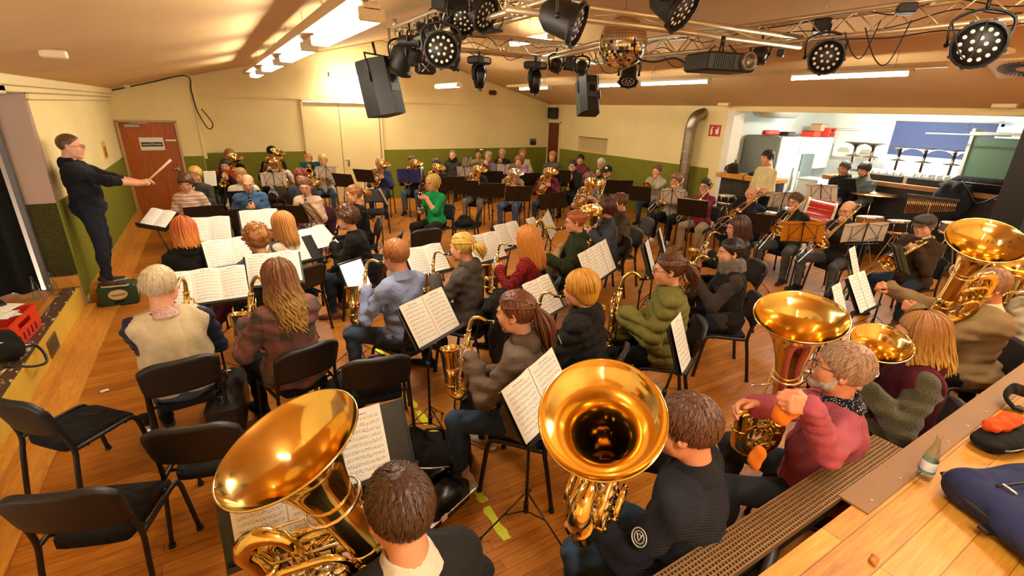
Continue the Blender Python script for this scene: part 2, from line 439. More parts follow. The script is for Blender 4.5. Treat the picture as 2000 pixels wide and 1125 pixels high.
def clumps(mb, P, r, ns=5, mi=0, out=None, flat=.6):
    "many tapered locks at once: P is [n][k][3], r is [k] or [n][k]"
    P = np.asarray(P, float); N, K = P.shape[:2]; T = np.gradient(P, axis=1); T /= np.linalg.norm(T, axis=2)[..., None]+1e-9
    O = P-(np.array([0, 0, .02]) if out is None else out); O = O-T*(O*T).sum(2)[..., None]; O /= np.linalg.norm(O, axis=2)[..., None]+1e-9
    B = np.cross(T, O); r = np.broadcast_to(np.asarray(r, float), (N, K)); a = np.arange(ns)*2*PI/ns
    V = P[:, :, None]+r[:, :, None, None]*(np.cos(a)[None, None, :, None]*O[:, :, None]*flat+np.sin(a)[None, None, :, None]*B[:, :, None])
    base = (np.arange(N)*K*ns)[:, None, None]+(np.arange(K-1)*ns)[None, :, None]; j = np.arange(ns)[None, None, :]; q = (j+1) % ns
    F = np.stack([base+j+0*q, base+q, base+ns+q, base+ns+j], -1).reshape(-1, 4); mb.raw(V.reshape(-1, 3), F[:, ::-1].copy(), mi)
def Epos(th, ph, t): 
    return np.stack([(.076+t)*np.sin(th)*np.sin(ph), -.012-(.097+t)*np.sin(th)*np.cos(ph), .035+(.088+t)*np.cos(th)], -1)
def hair(style, mat, parent, M4, lod, seed=0, ln=.25, wave=.0, sex='m'):
    rg = np.random.default_rng(seed); mb = MB(); S = Solid(); h = {0: .005, 1: .0075, 2: .011}[lod]; dens = {0: 1.3, 1: .75, 2: .2}[lod]; fat = {0: .88, 1: 1.15, 2: 2.3}[lod]
    fc = (np.array([0, .085, .073]), np.array([0, 1, -1.]))
    t = {'short': .012, 'buzz': .006, 'bald': .007, 'curly': .022, 'pony': .010, 'bun': .010, 'long': .013, 'bob': .016, 'crop': .02}[style]
    ph3 = rg.random(6)*6
    def rip(X, Y, Z):
        return .0022*np.sin(np.arctan2(X, -Y-.01)*(26 if lod < 2 else 14)+ph3[0]+Z*30)+.0015*np.sin(X*170+ph3[1])*np.sin(Y*150+Z*120)
    S.ell((0, -.014, .037), (.076+t, .097+t, .088+t*1.15), .02)
    if style in ('bob', 'long'): S.ell((0, -.03, -.03), (.078+t*.7, .072+t, .09), .04)
    if style == 'curly':
        for i in range(46):
            th, ph = rg.random()*1.55, (rg.random()-.5)*4.6
            S.ell(Epos(th, ph, .018), .017+.012*rg.random(), .012)
        for i in range(14): S.ell(Epos(1.5+rg.random()*.6, (rg.random()-.5)*3.6, .012), .02+.01*rg.random(), .012)
    if style == 'crop': S.ell((.0, .05, .085), (.06, .05, .035), .03)
    if style not in ('buzz', 'bald', 'curly'): S.ripple(rip if lod < 2 else (lambda X, Y, Z: 2*rip(X, Y, Z)))
    S.cut(fc[0]+np.array([0, .012 if style in ('bob', 'long', 'crop') else (-.012 if style == 'bald' else (-.03 if style == 'buzz' else 0)), 0]), fc[1])
    if style == 'bald': S.cut((0, 0, .055), (0, .35, 1)); S.cut((0, 0, -.07), (0, 0, -1))
    elif style in ('long', 'bob'): S.cut((0, .03, -.11), (0, 0, -1))
    else: S.cut((0, 0, -.088), (0, .25, -1))
    v, f = S.mesh(h); mb.raw(v, f)
    if style in ('short', 'crop', 'bald'):
        n = int((620 if style != 'bald' else 160)*dens); th = np.arccos(1-rg.random(n)*1.35); ph = (rg.random(n)-.5)*2*PI
        p = Epos(th, ph, t-.004); keep = ((p-fc[0])@fc[1] < -.004) & (p[:, 2] > -.05)
        if style == 'bald': keep &= p[:, 2]+.35*p[:, 1] < .045
        p = p[keep]; n = len(p); c = np.array([.015, -.055, .125]); d = p-c; d[:, 2] -= .04; o = p-np.array([0, -.012, .035]); o /= np.linalg.norm(o, axis=1)[:, None]
        d -= o*(d*o).sum(1)[:, None]; d /= np.linalg.norm(d, axis=1)[:, None]+1e-6; d += rg.normal(0, .16, d.shape); L = (.024+.016*rg.random(n))[:, None]*(1.25 if style == 'crop' else 1)
        q = p+d*L; e = q-np.array([0, -.014, .037]); e = e/np.sqrt((e[:, 0]/(.0785+t))**2+(e[:, 1]/(.0995+t))**2+(e[:, 2]/(.091+t*1.15))**2)[:, None]; q = e+np.array([0, -.014, .037]); P = np.stack([p, (p+q)*.5+o*.004, q], 1); clumps(mb, P, np.array([.0045, .0052, .0012])*fat, 4)
    if style in ('long', 'bob'):
        n = int((230 if style == 'long' else 170)*dens); 
        ph = (rg.random(n)-.5)*2*rad(128); th0 = .1+rg.random(n)*.9; K = 12 if lod < 2 else 8
        L = (ln*(.72+.36*rg.random(n)))[:, None]; thE = 1.62; u = np.linspace(0, 1, K)[None]; 
        arc = (thE-th0)[:, None]*.09; tot = arc+L; s = u*tot; th = th0[:, None]+np.minimum(s, arc)/.09; drop = np.maximum(s-arc, 0)
        p = Epos(th, np.broadcast_to(ph[:, None], th.shape), t+.002+.012*rg.random(n)[:, None]); p[..., 2] -= drop
        shr = np.clip(drop/.35, 0, 1); p[..., 0] *= 1-.12*shr; p[..., 1] -= .035*np.clip(drop/.2, 0, 1)*np.maximum(np.cos(ph), -.2)[:, None]
        if wave:
            fr = 18+rg.random(n)*14; p0 = rg.random(n)*6.3; A = wave*np.clip(drop/.12, 0, 1.3)
            p[..., 0] += A*np.sin(drop*fr[:, None]*2+p0[:, None]); p[..., 1] -= A*.7*(1+np.cos(drop*fr[:, None]*2+p0[:, None])); p[..., 0] *= 1+1.1*wave*20*np.clip(drop/.4, 0, 1)*.3
        pf = np.array([.004, .0095, .011, .0105, .009, .003]); r = np.interp(np.linspace(0, 1, K), np.linspace(0, 1, 6), pf)*fat*(.85 if wave else 1)
        clumps(mb, p, r, 5, out=np.array([0, -.01, 0]), flat=.5)
    if style in ('pony', 'bun') and lod < 2:
        n = int(120*dens); ph = (rg.random(n)-.5)*2*PI; th = np.full(n, 1.25); a = Epos(np.where(np.abs(ph) > 2.2, .95, 1.35), ph, t); e = np.array([0, -.118, .035]); K = 7; u = np.linspace(0, 1, K)[None, :, None]
        p = a[:, None]*(1-u)+e*u; o = p-np.array([0, -.014, .037]); nrm = np.sqrt((o[..., 0]/(.076+t))**2+(o[..., 1]/(.097+t))**2+(o[..., 2]/(.088+t*1.15))**2)[..., None]
        p = np.array([0, -.014, .037])+o/nrm*(1.005+.02*rg.random(n)[:, None, None]); keep = ((a-fc[0])@fc[1] < .01); clumps(mb, p[keep], np.array([.004, .006, .006, .006, .006, .005, .003])*fat, 4)
    if style == 'pony':
        n = max(14, int(70*dens)); K = 10; u = np.linspace(0, 1, K)[None]; L = (ln*(.8+.35*rg.random(n)))[:, None]; s = u*L
        bx, bz = rg.normal(0, .010, n)[:, None], rg.normal(0, .010, n)[:, None]; spread = .4+1.7*np.sin(np.clip(u*1.15, 0, 1)*PI)
        x = bx*spread*1.5+wave*np.sin(s*30+bx*300); y = -.118-.045*np.sin(np.clip(u*2.6, 0, PI/2))-.012*np.clip(u, 0, 1)+bz*spread; z = .038+.012*np.sin(np.clip(u*5, 0, PI))-s*1.0+.0*bz
        clumps(mb, np.stack([x, y+0*x, z+0*x], -1), np.array([.006, .009, .010, .010, .009, .008, .007, .006, .004, .001])*fat, 5, out=np.array([0, -.2, 0])); 
        mb.tube([(.019*math.cos(a), -.128, .038+.019*math.sin(a)) for a in np.arange(10)*PI/5], .006, 6, closed=True)
    if style == 'bun':
        S2 = Solid().ell((0, -.115, .06), (.04, .035, .04), .01); S2.ripple(lambda X, Y, Z: .003*np.sin(np.arctan2(X, Z-.06)*5+np.sqrt(X*X+(Z-.06)**2)*160)); v, f = S2.mesh(h*.8); mb.raw(v, f)
    if style == 'curly' and lod < 2:
        n = int(210*dens); th = np.arccos(1-rg.random(n)*1.45); ph = (rg.random(n)-.5)*2*PI; p = Epos(th, ph, .022+.014*rg.random(n)); keep = ((p-fc[0])@fc[1] < .012); p = p[keep]; n = len(p)
        K = 12; u = np.linspace(0, 1, K)[None, :, None]; ax = rg.normal(0, 1, (n, 1, 3)); ax[..., 2] -= .8; ax /= np.linalg.norm(ax, axis=2)[..., None]; b1 = np.cross(ax, rg.normal(0, 1, (n, 1, 3))); b1 /= np.linalg.norm(b1, axis=2)[..., None]; b2 = np.cross(ax, b1)
        w = (.007+.006*rg.random(n))[:, None, None]; a = u*PI*3.4
        clumps(mb, p[:, None]+ax*(u-.5)*.045+w*(np.cos(a)*b1+np.sin(a)*b2), np.array([.002, .0045, .005, .005, .0045, .001])[np.minimum(np.arange(K)//2, 5)]*fat, 4, out=np.array([9., 9, 9]))
    o = mb.build('hair', mat, parent); o.matrix_local = M4; return o
def cached(name, key, fn):
    if key not in MESHES:
        o = fn(); MESHES[key] = o.data; bpy.data.objects.remove(o)
    return MESHES[key]
def part(name, data, parent, M4=None, label=None):
    o = bpy.data.objects.new(name, data); COL.objects.link(o); o.parent = parent
    if M4 is not None: o.matrix_local = M4
    if label: o['label'] = label
    return o
def glasses_data(col):
    def f():
        mb = MB()
        for x in (-1, 1):
            mb.tube([(x*.033+.024*math.cos(a), .108-.10*abs(.024*math.cos(a)*x+.0)*0-.006*(math.cos(a)*x > .3), .010+.018*math.sin(a)) for a in np.arange(14)*PI/7], .0019, 5, closed=True)
            mb.tube([(x*.057, .100, .014), (x*.076, .06, .015), (x*.083, -.005, .014), (x*.083, -.022, -.002)], .0017, 5)
        mb.tube([(-.010, .110, .014), (0, .113, .017), (.010, .110, .014)], .0017, 5)
        return mb.build('glasses', plain('spectacle_frame_'+col, col, .3))
    return cached('glasses', ('gl', col), f)
def shoe_data(col, sole, lod):
    def f():
        S = Solid(); S.cone((0, -.05, .045), (0, .0, .05), .036, .040, .03).cone((0, .03, .035), (0, .155, .026), .037, .030, .03, (0, 0, 1), 1.2).cone((0, 0, .06), (0, -.01, .12), .042, .045, .03)
        S.cut((0, 0, .016), (0, 0, -1)); v, f_ = S.mesh(.006 if lod < 1 else .01); mb = MB(); mb.raw(v, f_, 0)
        S = Solid(); S.cone((0, -.055, .012), (0, 0, .012), .040, .040, .02).cone((0, 0, .012), (0, .155, .012), .041, .034, .02); S.cut((0, 0, 0), (0, 0, -1)); S.cut((0, 0, .022), (0, 0, 1)); v, f_ = S.mesh(.006 if lod < 1 else .01); mb.raw(v, f_, 1)
        if lod < 2:
            for i in range(4): mb.tube([(-.02, .025+.018*i, .072-.008*i), (0, .027+.018*i, .080-.008*i), (.02, .025+.018*i, .072-.008*i)], .0028, 5, 1)
        return mb.build('shoe', [fabric(col), plain('sole_'+sole, sole, .7)])
    return cached('shoe', ('shoe', col, sole, lod > 0), f)
def ik(S, W, l1, l2, pole):
    d = W-S; L = np.linalg.norm(d); mx = (l1+l2)*.995
    if L > mx: k = L/mx; l1 *= k*1.002; l2 *= k*1.002
    a = (l1*l1-l2*l2+L*L)/(2*L); hh = math.sqrt(max(l1*l1-a*a, 0)); u = d/L; p = tv(pole)-u*(tv(pole)@u); p /= np.linalg.norm(p)+1e-9
    return S+u*a+p*hh
def unit(v): v = tv(v); return v/(np.linalg.norm(v)+1e-12)
PEOPLE = {}
def person(key, label, px, py, sex='m', yaw=None, to=(-1.5, 7.6), lean=6, side=0, twist=0, head=(0, 8), s=1.04, fat=1.0, stand=None, zoff=0.0, spread=.16, kneefw=.43, feet=(.40, .40),
           sk='d9a07a', hr=('short', '3a2a1c'), hl=.25, wave=0, top=('sweater', '1c1c20', 'plain', None), vest=None, legs=('1d2430', 'denim'), shoes=('16130f', '2a2622'),
           inst=None, hands=None, glasses=None, beard=None, hat=None, scarf=None, hood=None, collar=None, lod=None, group=None, sleeve=None, seat=.46, xy=None, dz=0, zh=None):
    up0 = np.array([0, 0, 1.]); la, sa = rad(lean), rad(side)
    hipz = (seat+.085) if stand is None else .93; P = np.array([0, 0, hipz/s if stand is None else hipz])
    u = unit((math.sin(sa), math.sin(la), math.cos(la))); tw = RZ(rad(twist)); r = unit(tw@np.array([1., 0, 0])-u*((tw@np.array([1., 0, 0]))@u)); fw = np.cross(u, r); R = np.array([r, fw, u]).T
    sw = (.168 if sex == 'm' else .148)*(1+.25*(fat-1)); NB = P+u*.525; un = unit(u+up0*.8+fw*.12)
    HC = NB+un*.153+np.array([0, .012, 0])
    HM = Matrix.Translation(Vector(HC))@Matrix.Rotation(rad(head[0]), 4, 'Z')@Matrix.Rotation(-rad(head[1]), 4, 'X')@Matrix.Scale(1.07, 4); HMn = np.array(HM)
    base = 0 if stand is None else stand
    if xy is None:
        z = base+HC[2]*s+dz if zh is None else zh; W = atz(px, py, z); d0 = (W-EYE).dot(FWD)
        if yaw is None: yaw = math.atan2(-(to[0]-W.x), to[1]-W.y)
        else: yaw = rad(yaw)
        rz = RZ(yaw); off = rz@(HC*s); root = (W.x-off[0], W.y-off[1], base+(dz if stand is not None else 0)); rootw = np.array(root)
    else:
        yaw = rad(yaw); root = (*xy, base); d0 = (Vector((*xy, 1))-EYE).dot(FWD)
    if lod is None: lod = 0 if d0 < 3.3 else (1 if d0 < 10.8 else 2)
    T = thing('person', label, 'person', group=group, mw=TRS(root, yaw, s)); Tm = np.array(T.matrix_world); Ti = np.linalg.inv(Tm)
    info = dict(obj=T, yaw=yaw, root=root, s=s, mouth=xf(Tm, xf(HMn, np.array([[0, .104, -.053]])))[0], headM=Tm@HMn, Tm=Tm, depth=d0, lod=lod); PEOPLE[key] = info
    # arms
    SH = {1: P+u*.438+r*sw-fw*.005, -1: P+u*.438-r*sw-fw*.005}; HND = {}
    if inst: hands = inst(info)
    hands = hands or {}
    for sd in (1, -1):
        q = hands.get(sd)
        if q is None:
            q = (P+np.array([sd*.13, .25+.03*sd, .085 if stand is None else -.14]), unit((-sd*.35, .9, -.25)), (0, -.1, -1), 'relax') if stand is None else (P+np.array([sd*.24, .06, -.08]), (0, .12, -1), (-sd, 0, 0), 'relax')
        elif len(q) > 4 or q[0] is None: pass
        w, fd, pn, pose = q[:4]; pole = q[4] if len(q) > 4 else np.array([sd*.55, -.35, -.85])
        w = tv(w)
        if len(q) > 5 and q[5] == 'w': w = xf(Ti, w[None])[0]; fd = Ti[:3, :3]@tv(fd); pn = Ti[:3, :3]@tv(pn)
        El = ik(SH[sd], w, .295, .265, pole); HND[sd] = (El, w, unit(fd), unit(pn), pose)
    hips = {sd: P+np.array([sd*.09, .01, -.015]) for sd in (1, -1)}
    if stand is None:
        kz = (seat+.06)/s; KN = {sd: np.array([sd*spread, kneefw, kz]) for sd in (1, -1)}; AN = {sd: np.array([sd*(spread+.0), feet[0 if sd > 0 else 1], .10/s]) for sd in (1, -1)}
    else:
        KN = {sd: np.array([sd*.10, .035, .50]) for sd in (1, -1)}; AN = {sd: np.array([sd*.11, -.02+.03*sd, .09]) for sd in (1, -1)}
    fem = sex == 'f'; bw = .155*fat
    def torso(S, g, full=True, k=.06):
        S.ell(P+u*.03, (.168*(.5+.5*fat)+(.008 if fem else 0)+g, .128*fat+g, .125+g*.5), k, R); S.ell(P+u*.19+fw*(.012+.06*(fat-1)), ((.148 if not fem else .135)*fat+g, .118*fat+g, .15), k, R)
        S.ell(P+u*.345, ((.158 if not fem else .145)*(.6+.4*fat)+g, .118*(.6+.4*fat)+g, .165+g*.3), k, R)
        S.cone(P+u*.42-r*(sw-.05), P+u*.42+r*(sw-.05), .060+g, k=k, n=fw, f=.95)
        for sd in (1, -1): S.cone(NB-u*.03, SH[sd], .048+g*.6, .054+g, .05)
        if fem:
            for sd in (1, -1): S.ell(P+u*.335+fw*(.085+g*.4)+r*sd*.07, (.062, .055, .06), .04, R)
    def arm(S, sd, g, t1=1., wr=.030, k=.03):
        El, w = HND[sd][:2]
        S.cone(SH[sd], El, .056*(.7+.3*fat)+g, .043*(.7+.3*fat)+g, k)
        if t1 >= 1: S.cone(El, El+(w-El)*(t1-1 if t1 < 2 else .97), .043*(.8+.2*fat)+g, (wr if t1 > 1.9 else .04)+g+.004, k)
    hz = {0: .011, 1: .0145, 2: .02}[lod]
    # body: one mesh
    mb = MB(); S = Solid(); torso(S, -.014)
    S.cone(NB-u*.05, HC-un*.07-fw*.02, .054 if not fem else .045, .052 if not fem else .044, .03)
    short = top[0] == 'tee' or sleeve
    for sd in (1, -1):
        arm(S, sd, 0 if short else -.006, 2, .028); 
        S.cone(hips[sd], KN[sd], .07, .05, .04).cone(KN[sd], AN[sd], .045, .033, .03)
    v, f = S.mesh(hz*(.8 if short else 1)); mb.raw(v, f, 0)
    v, f = head_mesh(sex, lod); mb.raw(xf(HMn, v), f, 0)
    for sd in (1, -1):
        El, w, fd, pn, pose = HND[sd]; v, f = hand_mesh(pose, lod); z = -(pn-fd*(pn@fd)); z = unit(z); x = np.cross(fd, z)
        v = v*np.array([1., 1, 1]) if sd > 0 else v*np.array([-1., 1, 1]); f = f if sd > 0 else f[:, ::-1].copy()
        mb.raw((v*(.93 if fem else 1.02))@np.array([x, fd, z])+w, f, 0)
    hb = MB()
    for x in (-1, 1):
        hb.sphere((x*.033, .0805, .0095), .0122, 8 if lod > 1 else 12, 2); hb.sphere((x*.033, .0808, .0135), .0126, 8 if lod > 1 else 12, 0); hb.sphere((x*.033, .0900, .0065), (.005, .0035, .0045), 8, 3)
        hb.tube([(x*.030-.013+.026*t-x*.0, .093-.006*abs(t*2-1)-(.004 if (t*2-1)*x > 0 else 0), .009+.010*math.sin(t*PI)+.003) for t in np.linspace(0, 1, 5)], .0035, 5, 0)
        hb.tube([(x*.016, .097, .029), (x*.034, .096, .0345), (x*.052, .083, .029)], [.0028, .0042, .002], 5, 4)
    hb.tube([(-.021, .091, -.051), (-.008, .0985, -.0475), (0, .0985, -.049), (.008, .0985, -.0475), (.021, .091, -.051)], [.001, .004, .0035, .004, .001], 6, 1)
    hb.tube([(-.019, .091, -.053), (0, .0985, -.0575), (.019, .091, -.053)], [.001, .005, .001], 6, 1)
    for v, ff in zip([np.concatenate(hb.v)], [0]):
        b = mb.raw(xf(HMn, v), [], 0); mb.f.pop()
        for kd, q, mi in hb.f: mb.f.append((kd, [tuple(i+b for i in t) for t in q], mi))
    lips = [x*y for x, y in zip(hexf(sk), (.86, .62, .6))]
    mb.build('body', [skin(sk), plain('lips_'+sk, lips, .4), plain('eye_white', 'e6ded2', .25), plain('iris_dark', '2c2018', .2), plain('brow_'+hr[1], hr[1], .8)], T)
    # clothes
    kind, c, fk, c2 = (list(top)+['plain', None])[:4]; fm = fabric(c, fk, c2); g = {'tee': .010, 'shirt': .012, 'sweater': .016, 'hoodie': .020, 'jacket': .024, 'puffer': .036, 'coat': .028}[kind]
    S = Solid(); torso(S, g)
    for sd in (1, -1): arm(S, sd, g*(.9 if kind != 'tee' else 1.1), sleeve or (2 if kind != 'tee' else 1.0), .036 if kind != 'puffer' else .044)
    if stand is None: S.cone(P+np.array([-.09, .08, .02]), P+np.array([.09, .08, .02]), .085+g, k=.06)
    if kind in ('coat', 'puffer', 'jacket') and stand is None: S.ell(P+u*.0, (.19*fat+g, .15*fat+g, .13), .05, R)
    if kind == 'puffer':
        S.ripple(lambda X, Y, Z: .024*(1-np.abs(np.sin((Z*.95+np.abs(X)*.22+.01*np.sin(Y*14))*PI/.08)))**1.3+.003*np.sin(X*60+Z*30)*np.sin(Y*50)-.010)
    else:
        rr = np.random.default_rng(len(label)*7+int(px)); q = rr.random(6)*6; am = {'tee': .006, 'shirt': .009, 'sweater': .006, 'hoodie': .009, 'jacket': .009, 'coat': .009}[kind]
        S.ripple(lambda X, Y, Z: am*(np.sin(X*25+Z*29+q[0]+2.2*np.sin(Z*15+Y*9+q[3]))*np.sin(Y*27-Z*21+q[1])+.75*np.maximum(np.sin(Z*46+X*30*np.sin(Z*6+q[4])+Y*17+q[2]), -.2)))
    S.cut(P-np.array([0, 0, .115 if stand is None else .10]), (0, -.0, -1))
    v, f = S.mesh(hz*(.72 if kind == 'puffer' else 1)); nm = {'tee': 't_shirt', 'puffer': 'padded_jacket'}.get(kind, kind); m2 = MB(); m2.raw(v, f)
    nbt = NB+un*.03-fw*.012; F = frame(nbt, un, r)
    if kind in ('jacket', 'coat', 'puffer', 'shirt') or collar:
        rr = .068 if not fem else .06; cm = 0
        for i in range(1): m2.lathe([(rr+.036, -.055), (rr+.016, -.024), (rr+.005, .004), (rr+.0, .012), (rr-.008, .008), (rr-.012, -.02)], 24, 1 if collar else 0, F)
    elif kind != 'tee' or True: m2.tube([xf(F, np.array([[(.068 if not fem else .062)*math.cos(a), (.07 if not fem else .064)*math.sin(a), -.045]]))[0] for a in np.arange(18)*PI/9], .011, 8, closed=True)
    m2.build(nm, [fm, fabric(*collar) if collar else fm], T)
    if vest:
        S = Solid(); torso(S, g+.012); S.ripple(lambda X, Y, Z: .004*np.sin(X*26+1)*np.sin(Z*18+Y*12)); 
        if vest[1:2] == ('puffer',): S.ripple(lambda X, Y, Z: .009*np.abs(np.sin(Z*PI/.07))-.003)
        S.cut(P-np.array([0, 0, .10]), (0, 0, -1))
        for sd in (1, -1): S.cone(SH[sd]+r*sd*.06-u*.1, SH[sd]+r*sd*.045+u*.07, .062, .05, .02, op=-1)
        if len(vest) > 2: S.cone(P+u*.0+fw*.17, P+u*.56+fw*.14, .05, .085, .02, op=-1)
        v, f = S.mesh(hz); mv = MB(); mv.raw(v, f); mv.build('vest', fabric(vest[0], 'satin' if vest[1:2] == ('satin',) else 'plain'), T)
    if hood:
        S = Solid(); b = NB-fw*.075+u*.005; S.ell(b-u*.03, (.105, .055, .085), .03, R); S.cone(NB+r*.075+u*.015, b+r*.05, .032, .045, .03).cone(NB-r*.075+u*.015, b-r*.05, .032, .045, .03); S.ell(b+u*.055+fw*.03, (.055, .03, .06), .02, R, op=-1)
        S.ripple(lambda X, Y, Z: .004*np.sin(X*40)*np.sin(Z*44)); v, f = S.mesh(hz*.8); mv = MB(); mv.raw(v, f); mv.build('hood', fabric(*hood), T)
    if scarf:
        S = Solid()
        for i, (zz, rr) in enumerate(((-.03, .098), (.012, .09), (.045, .082))):
            Q = [xf(F, np.array([[rr*math.cos(a), rr*math.sin(a)+.008, zz+.012*math.sin(2*a+i)]]))[0] for a in np.arange(12)*PI/6]
            for i2 in range(12): S.cone(Q[i2], Q[(i2+1) % 12], .027, k=.015)
        S.ripple(lambda X, Y, Z: .004*np.sin(X*70+Z*50)*np.sin(Y*70)); v, f = S.mesh(hz*.7); mv = MB(); mv.raw(v, f); mv.build('scarf', fabric(*scarf), T)
    S = Solid(); lg = .012
    S.ell(P+u*.0, (.165*(.5+.5*fat)+lg, .13*fat+lg, .11+lg), .05, R)
    for sd in (1, -1): S.cone(hips[sd], KN[sd], .086*(.7+.3*fat)+lg*.5, .06+lg*.5, .04).cone(KN[sd], KN[sd]+(AN[sd]-KN[sd])*.97, .058+lg*.5, .048, .03); S.ell(KN[sd]+(AN[sd]-KN[sd])*.35+np.array([0, -.02, 0]), (.05, .055, .10), .03)
    S.ripple(lambda X, Y, Z: .005*np.sin(Z*55+Y*30)*np.sin(X*33+Y*21))
    v, f = S.mesh(hz); mt = MB(); mt.raw(v, f); mt.build('trousers', fabric(*legs), T)
    for sd in (1, -1): part('shoe', shoe_data(shoes[0], shoes[1], lod), T, Matrix.Translation(Vector((AN[sd][0], AN[sd][1], 0)))@Matrix.Rotation(-sd*.15, 4, 'Z'))
    if hr[0] != 'none': hair(hr[0], hairmat(*hr[1:]), T, HM, lod, len(label)+int(px)*3, hl, wave, sex)
    if glasses: part('glasses', glasses_data(glasses), T, HM)
    if beard:
        S = Solid(); S.cone((-.034, .034, -.062), (-.008, .070, -.094), .0385, .0235, .02).cone((.034, .034, -.062), (.008, .070, -.094), .0385, .0235, .02).cone((-.0665, .004, -.022), (-.045, .03, -.06), .0105, .026, .02).cone((.0665, .004, -.022), (.045, .03, -.06), .0105, .026, .02).cone((-.022, .094, -.039), (.022, .094, -.039), .0085, k=.01)
        S.cone((-.012, .108, -.053), (.012, .108, -.053), .010, k=.008, op=-1); S.ripple(lambda X, Y, Z: .002*np.sin(X*260)*np.sin(Z*230+Y*120)); v, f = S.mesh({0: .0055, 1: .008, 2: .01}[lod]); mv = MB(); mv.raw(v, f); o = mv.build('beard', hairmat(beard), T); o.matrix_local = HM
    if hat:
        S = Solid(); mv = MB()
        S.ell((0, -.012, .055), (.092, .112, .085), .01); S.cut((0, 0, .045), (0, -.25, -1))
        if hat[0] == 'flat': S.ell((0, .04, .085), (.095, .10, .045), .03)
        S.ell((0, .12 if hat[0] != 'flat' else .105, .052), (.07, .075, .010), .006, RX(-.25)); 
        v, f = S.mesh({0: .006, 1: .007, 2: .008}[lod]); mv.raw(v, f)
        if hat[0] == 'patch': mv.sphere((0, .085, .10), (.032, .02, .026), 10, 1)
        o = mv.build('cap', [fabric(hat[1]), plain('cap_patch', 'e8e2d6', .7)], T); o.matrix_local = HM
    return info
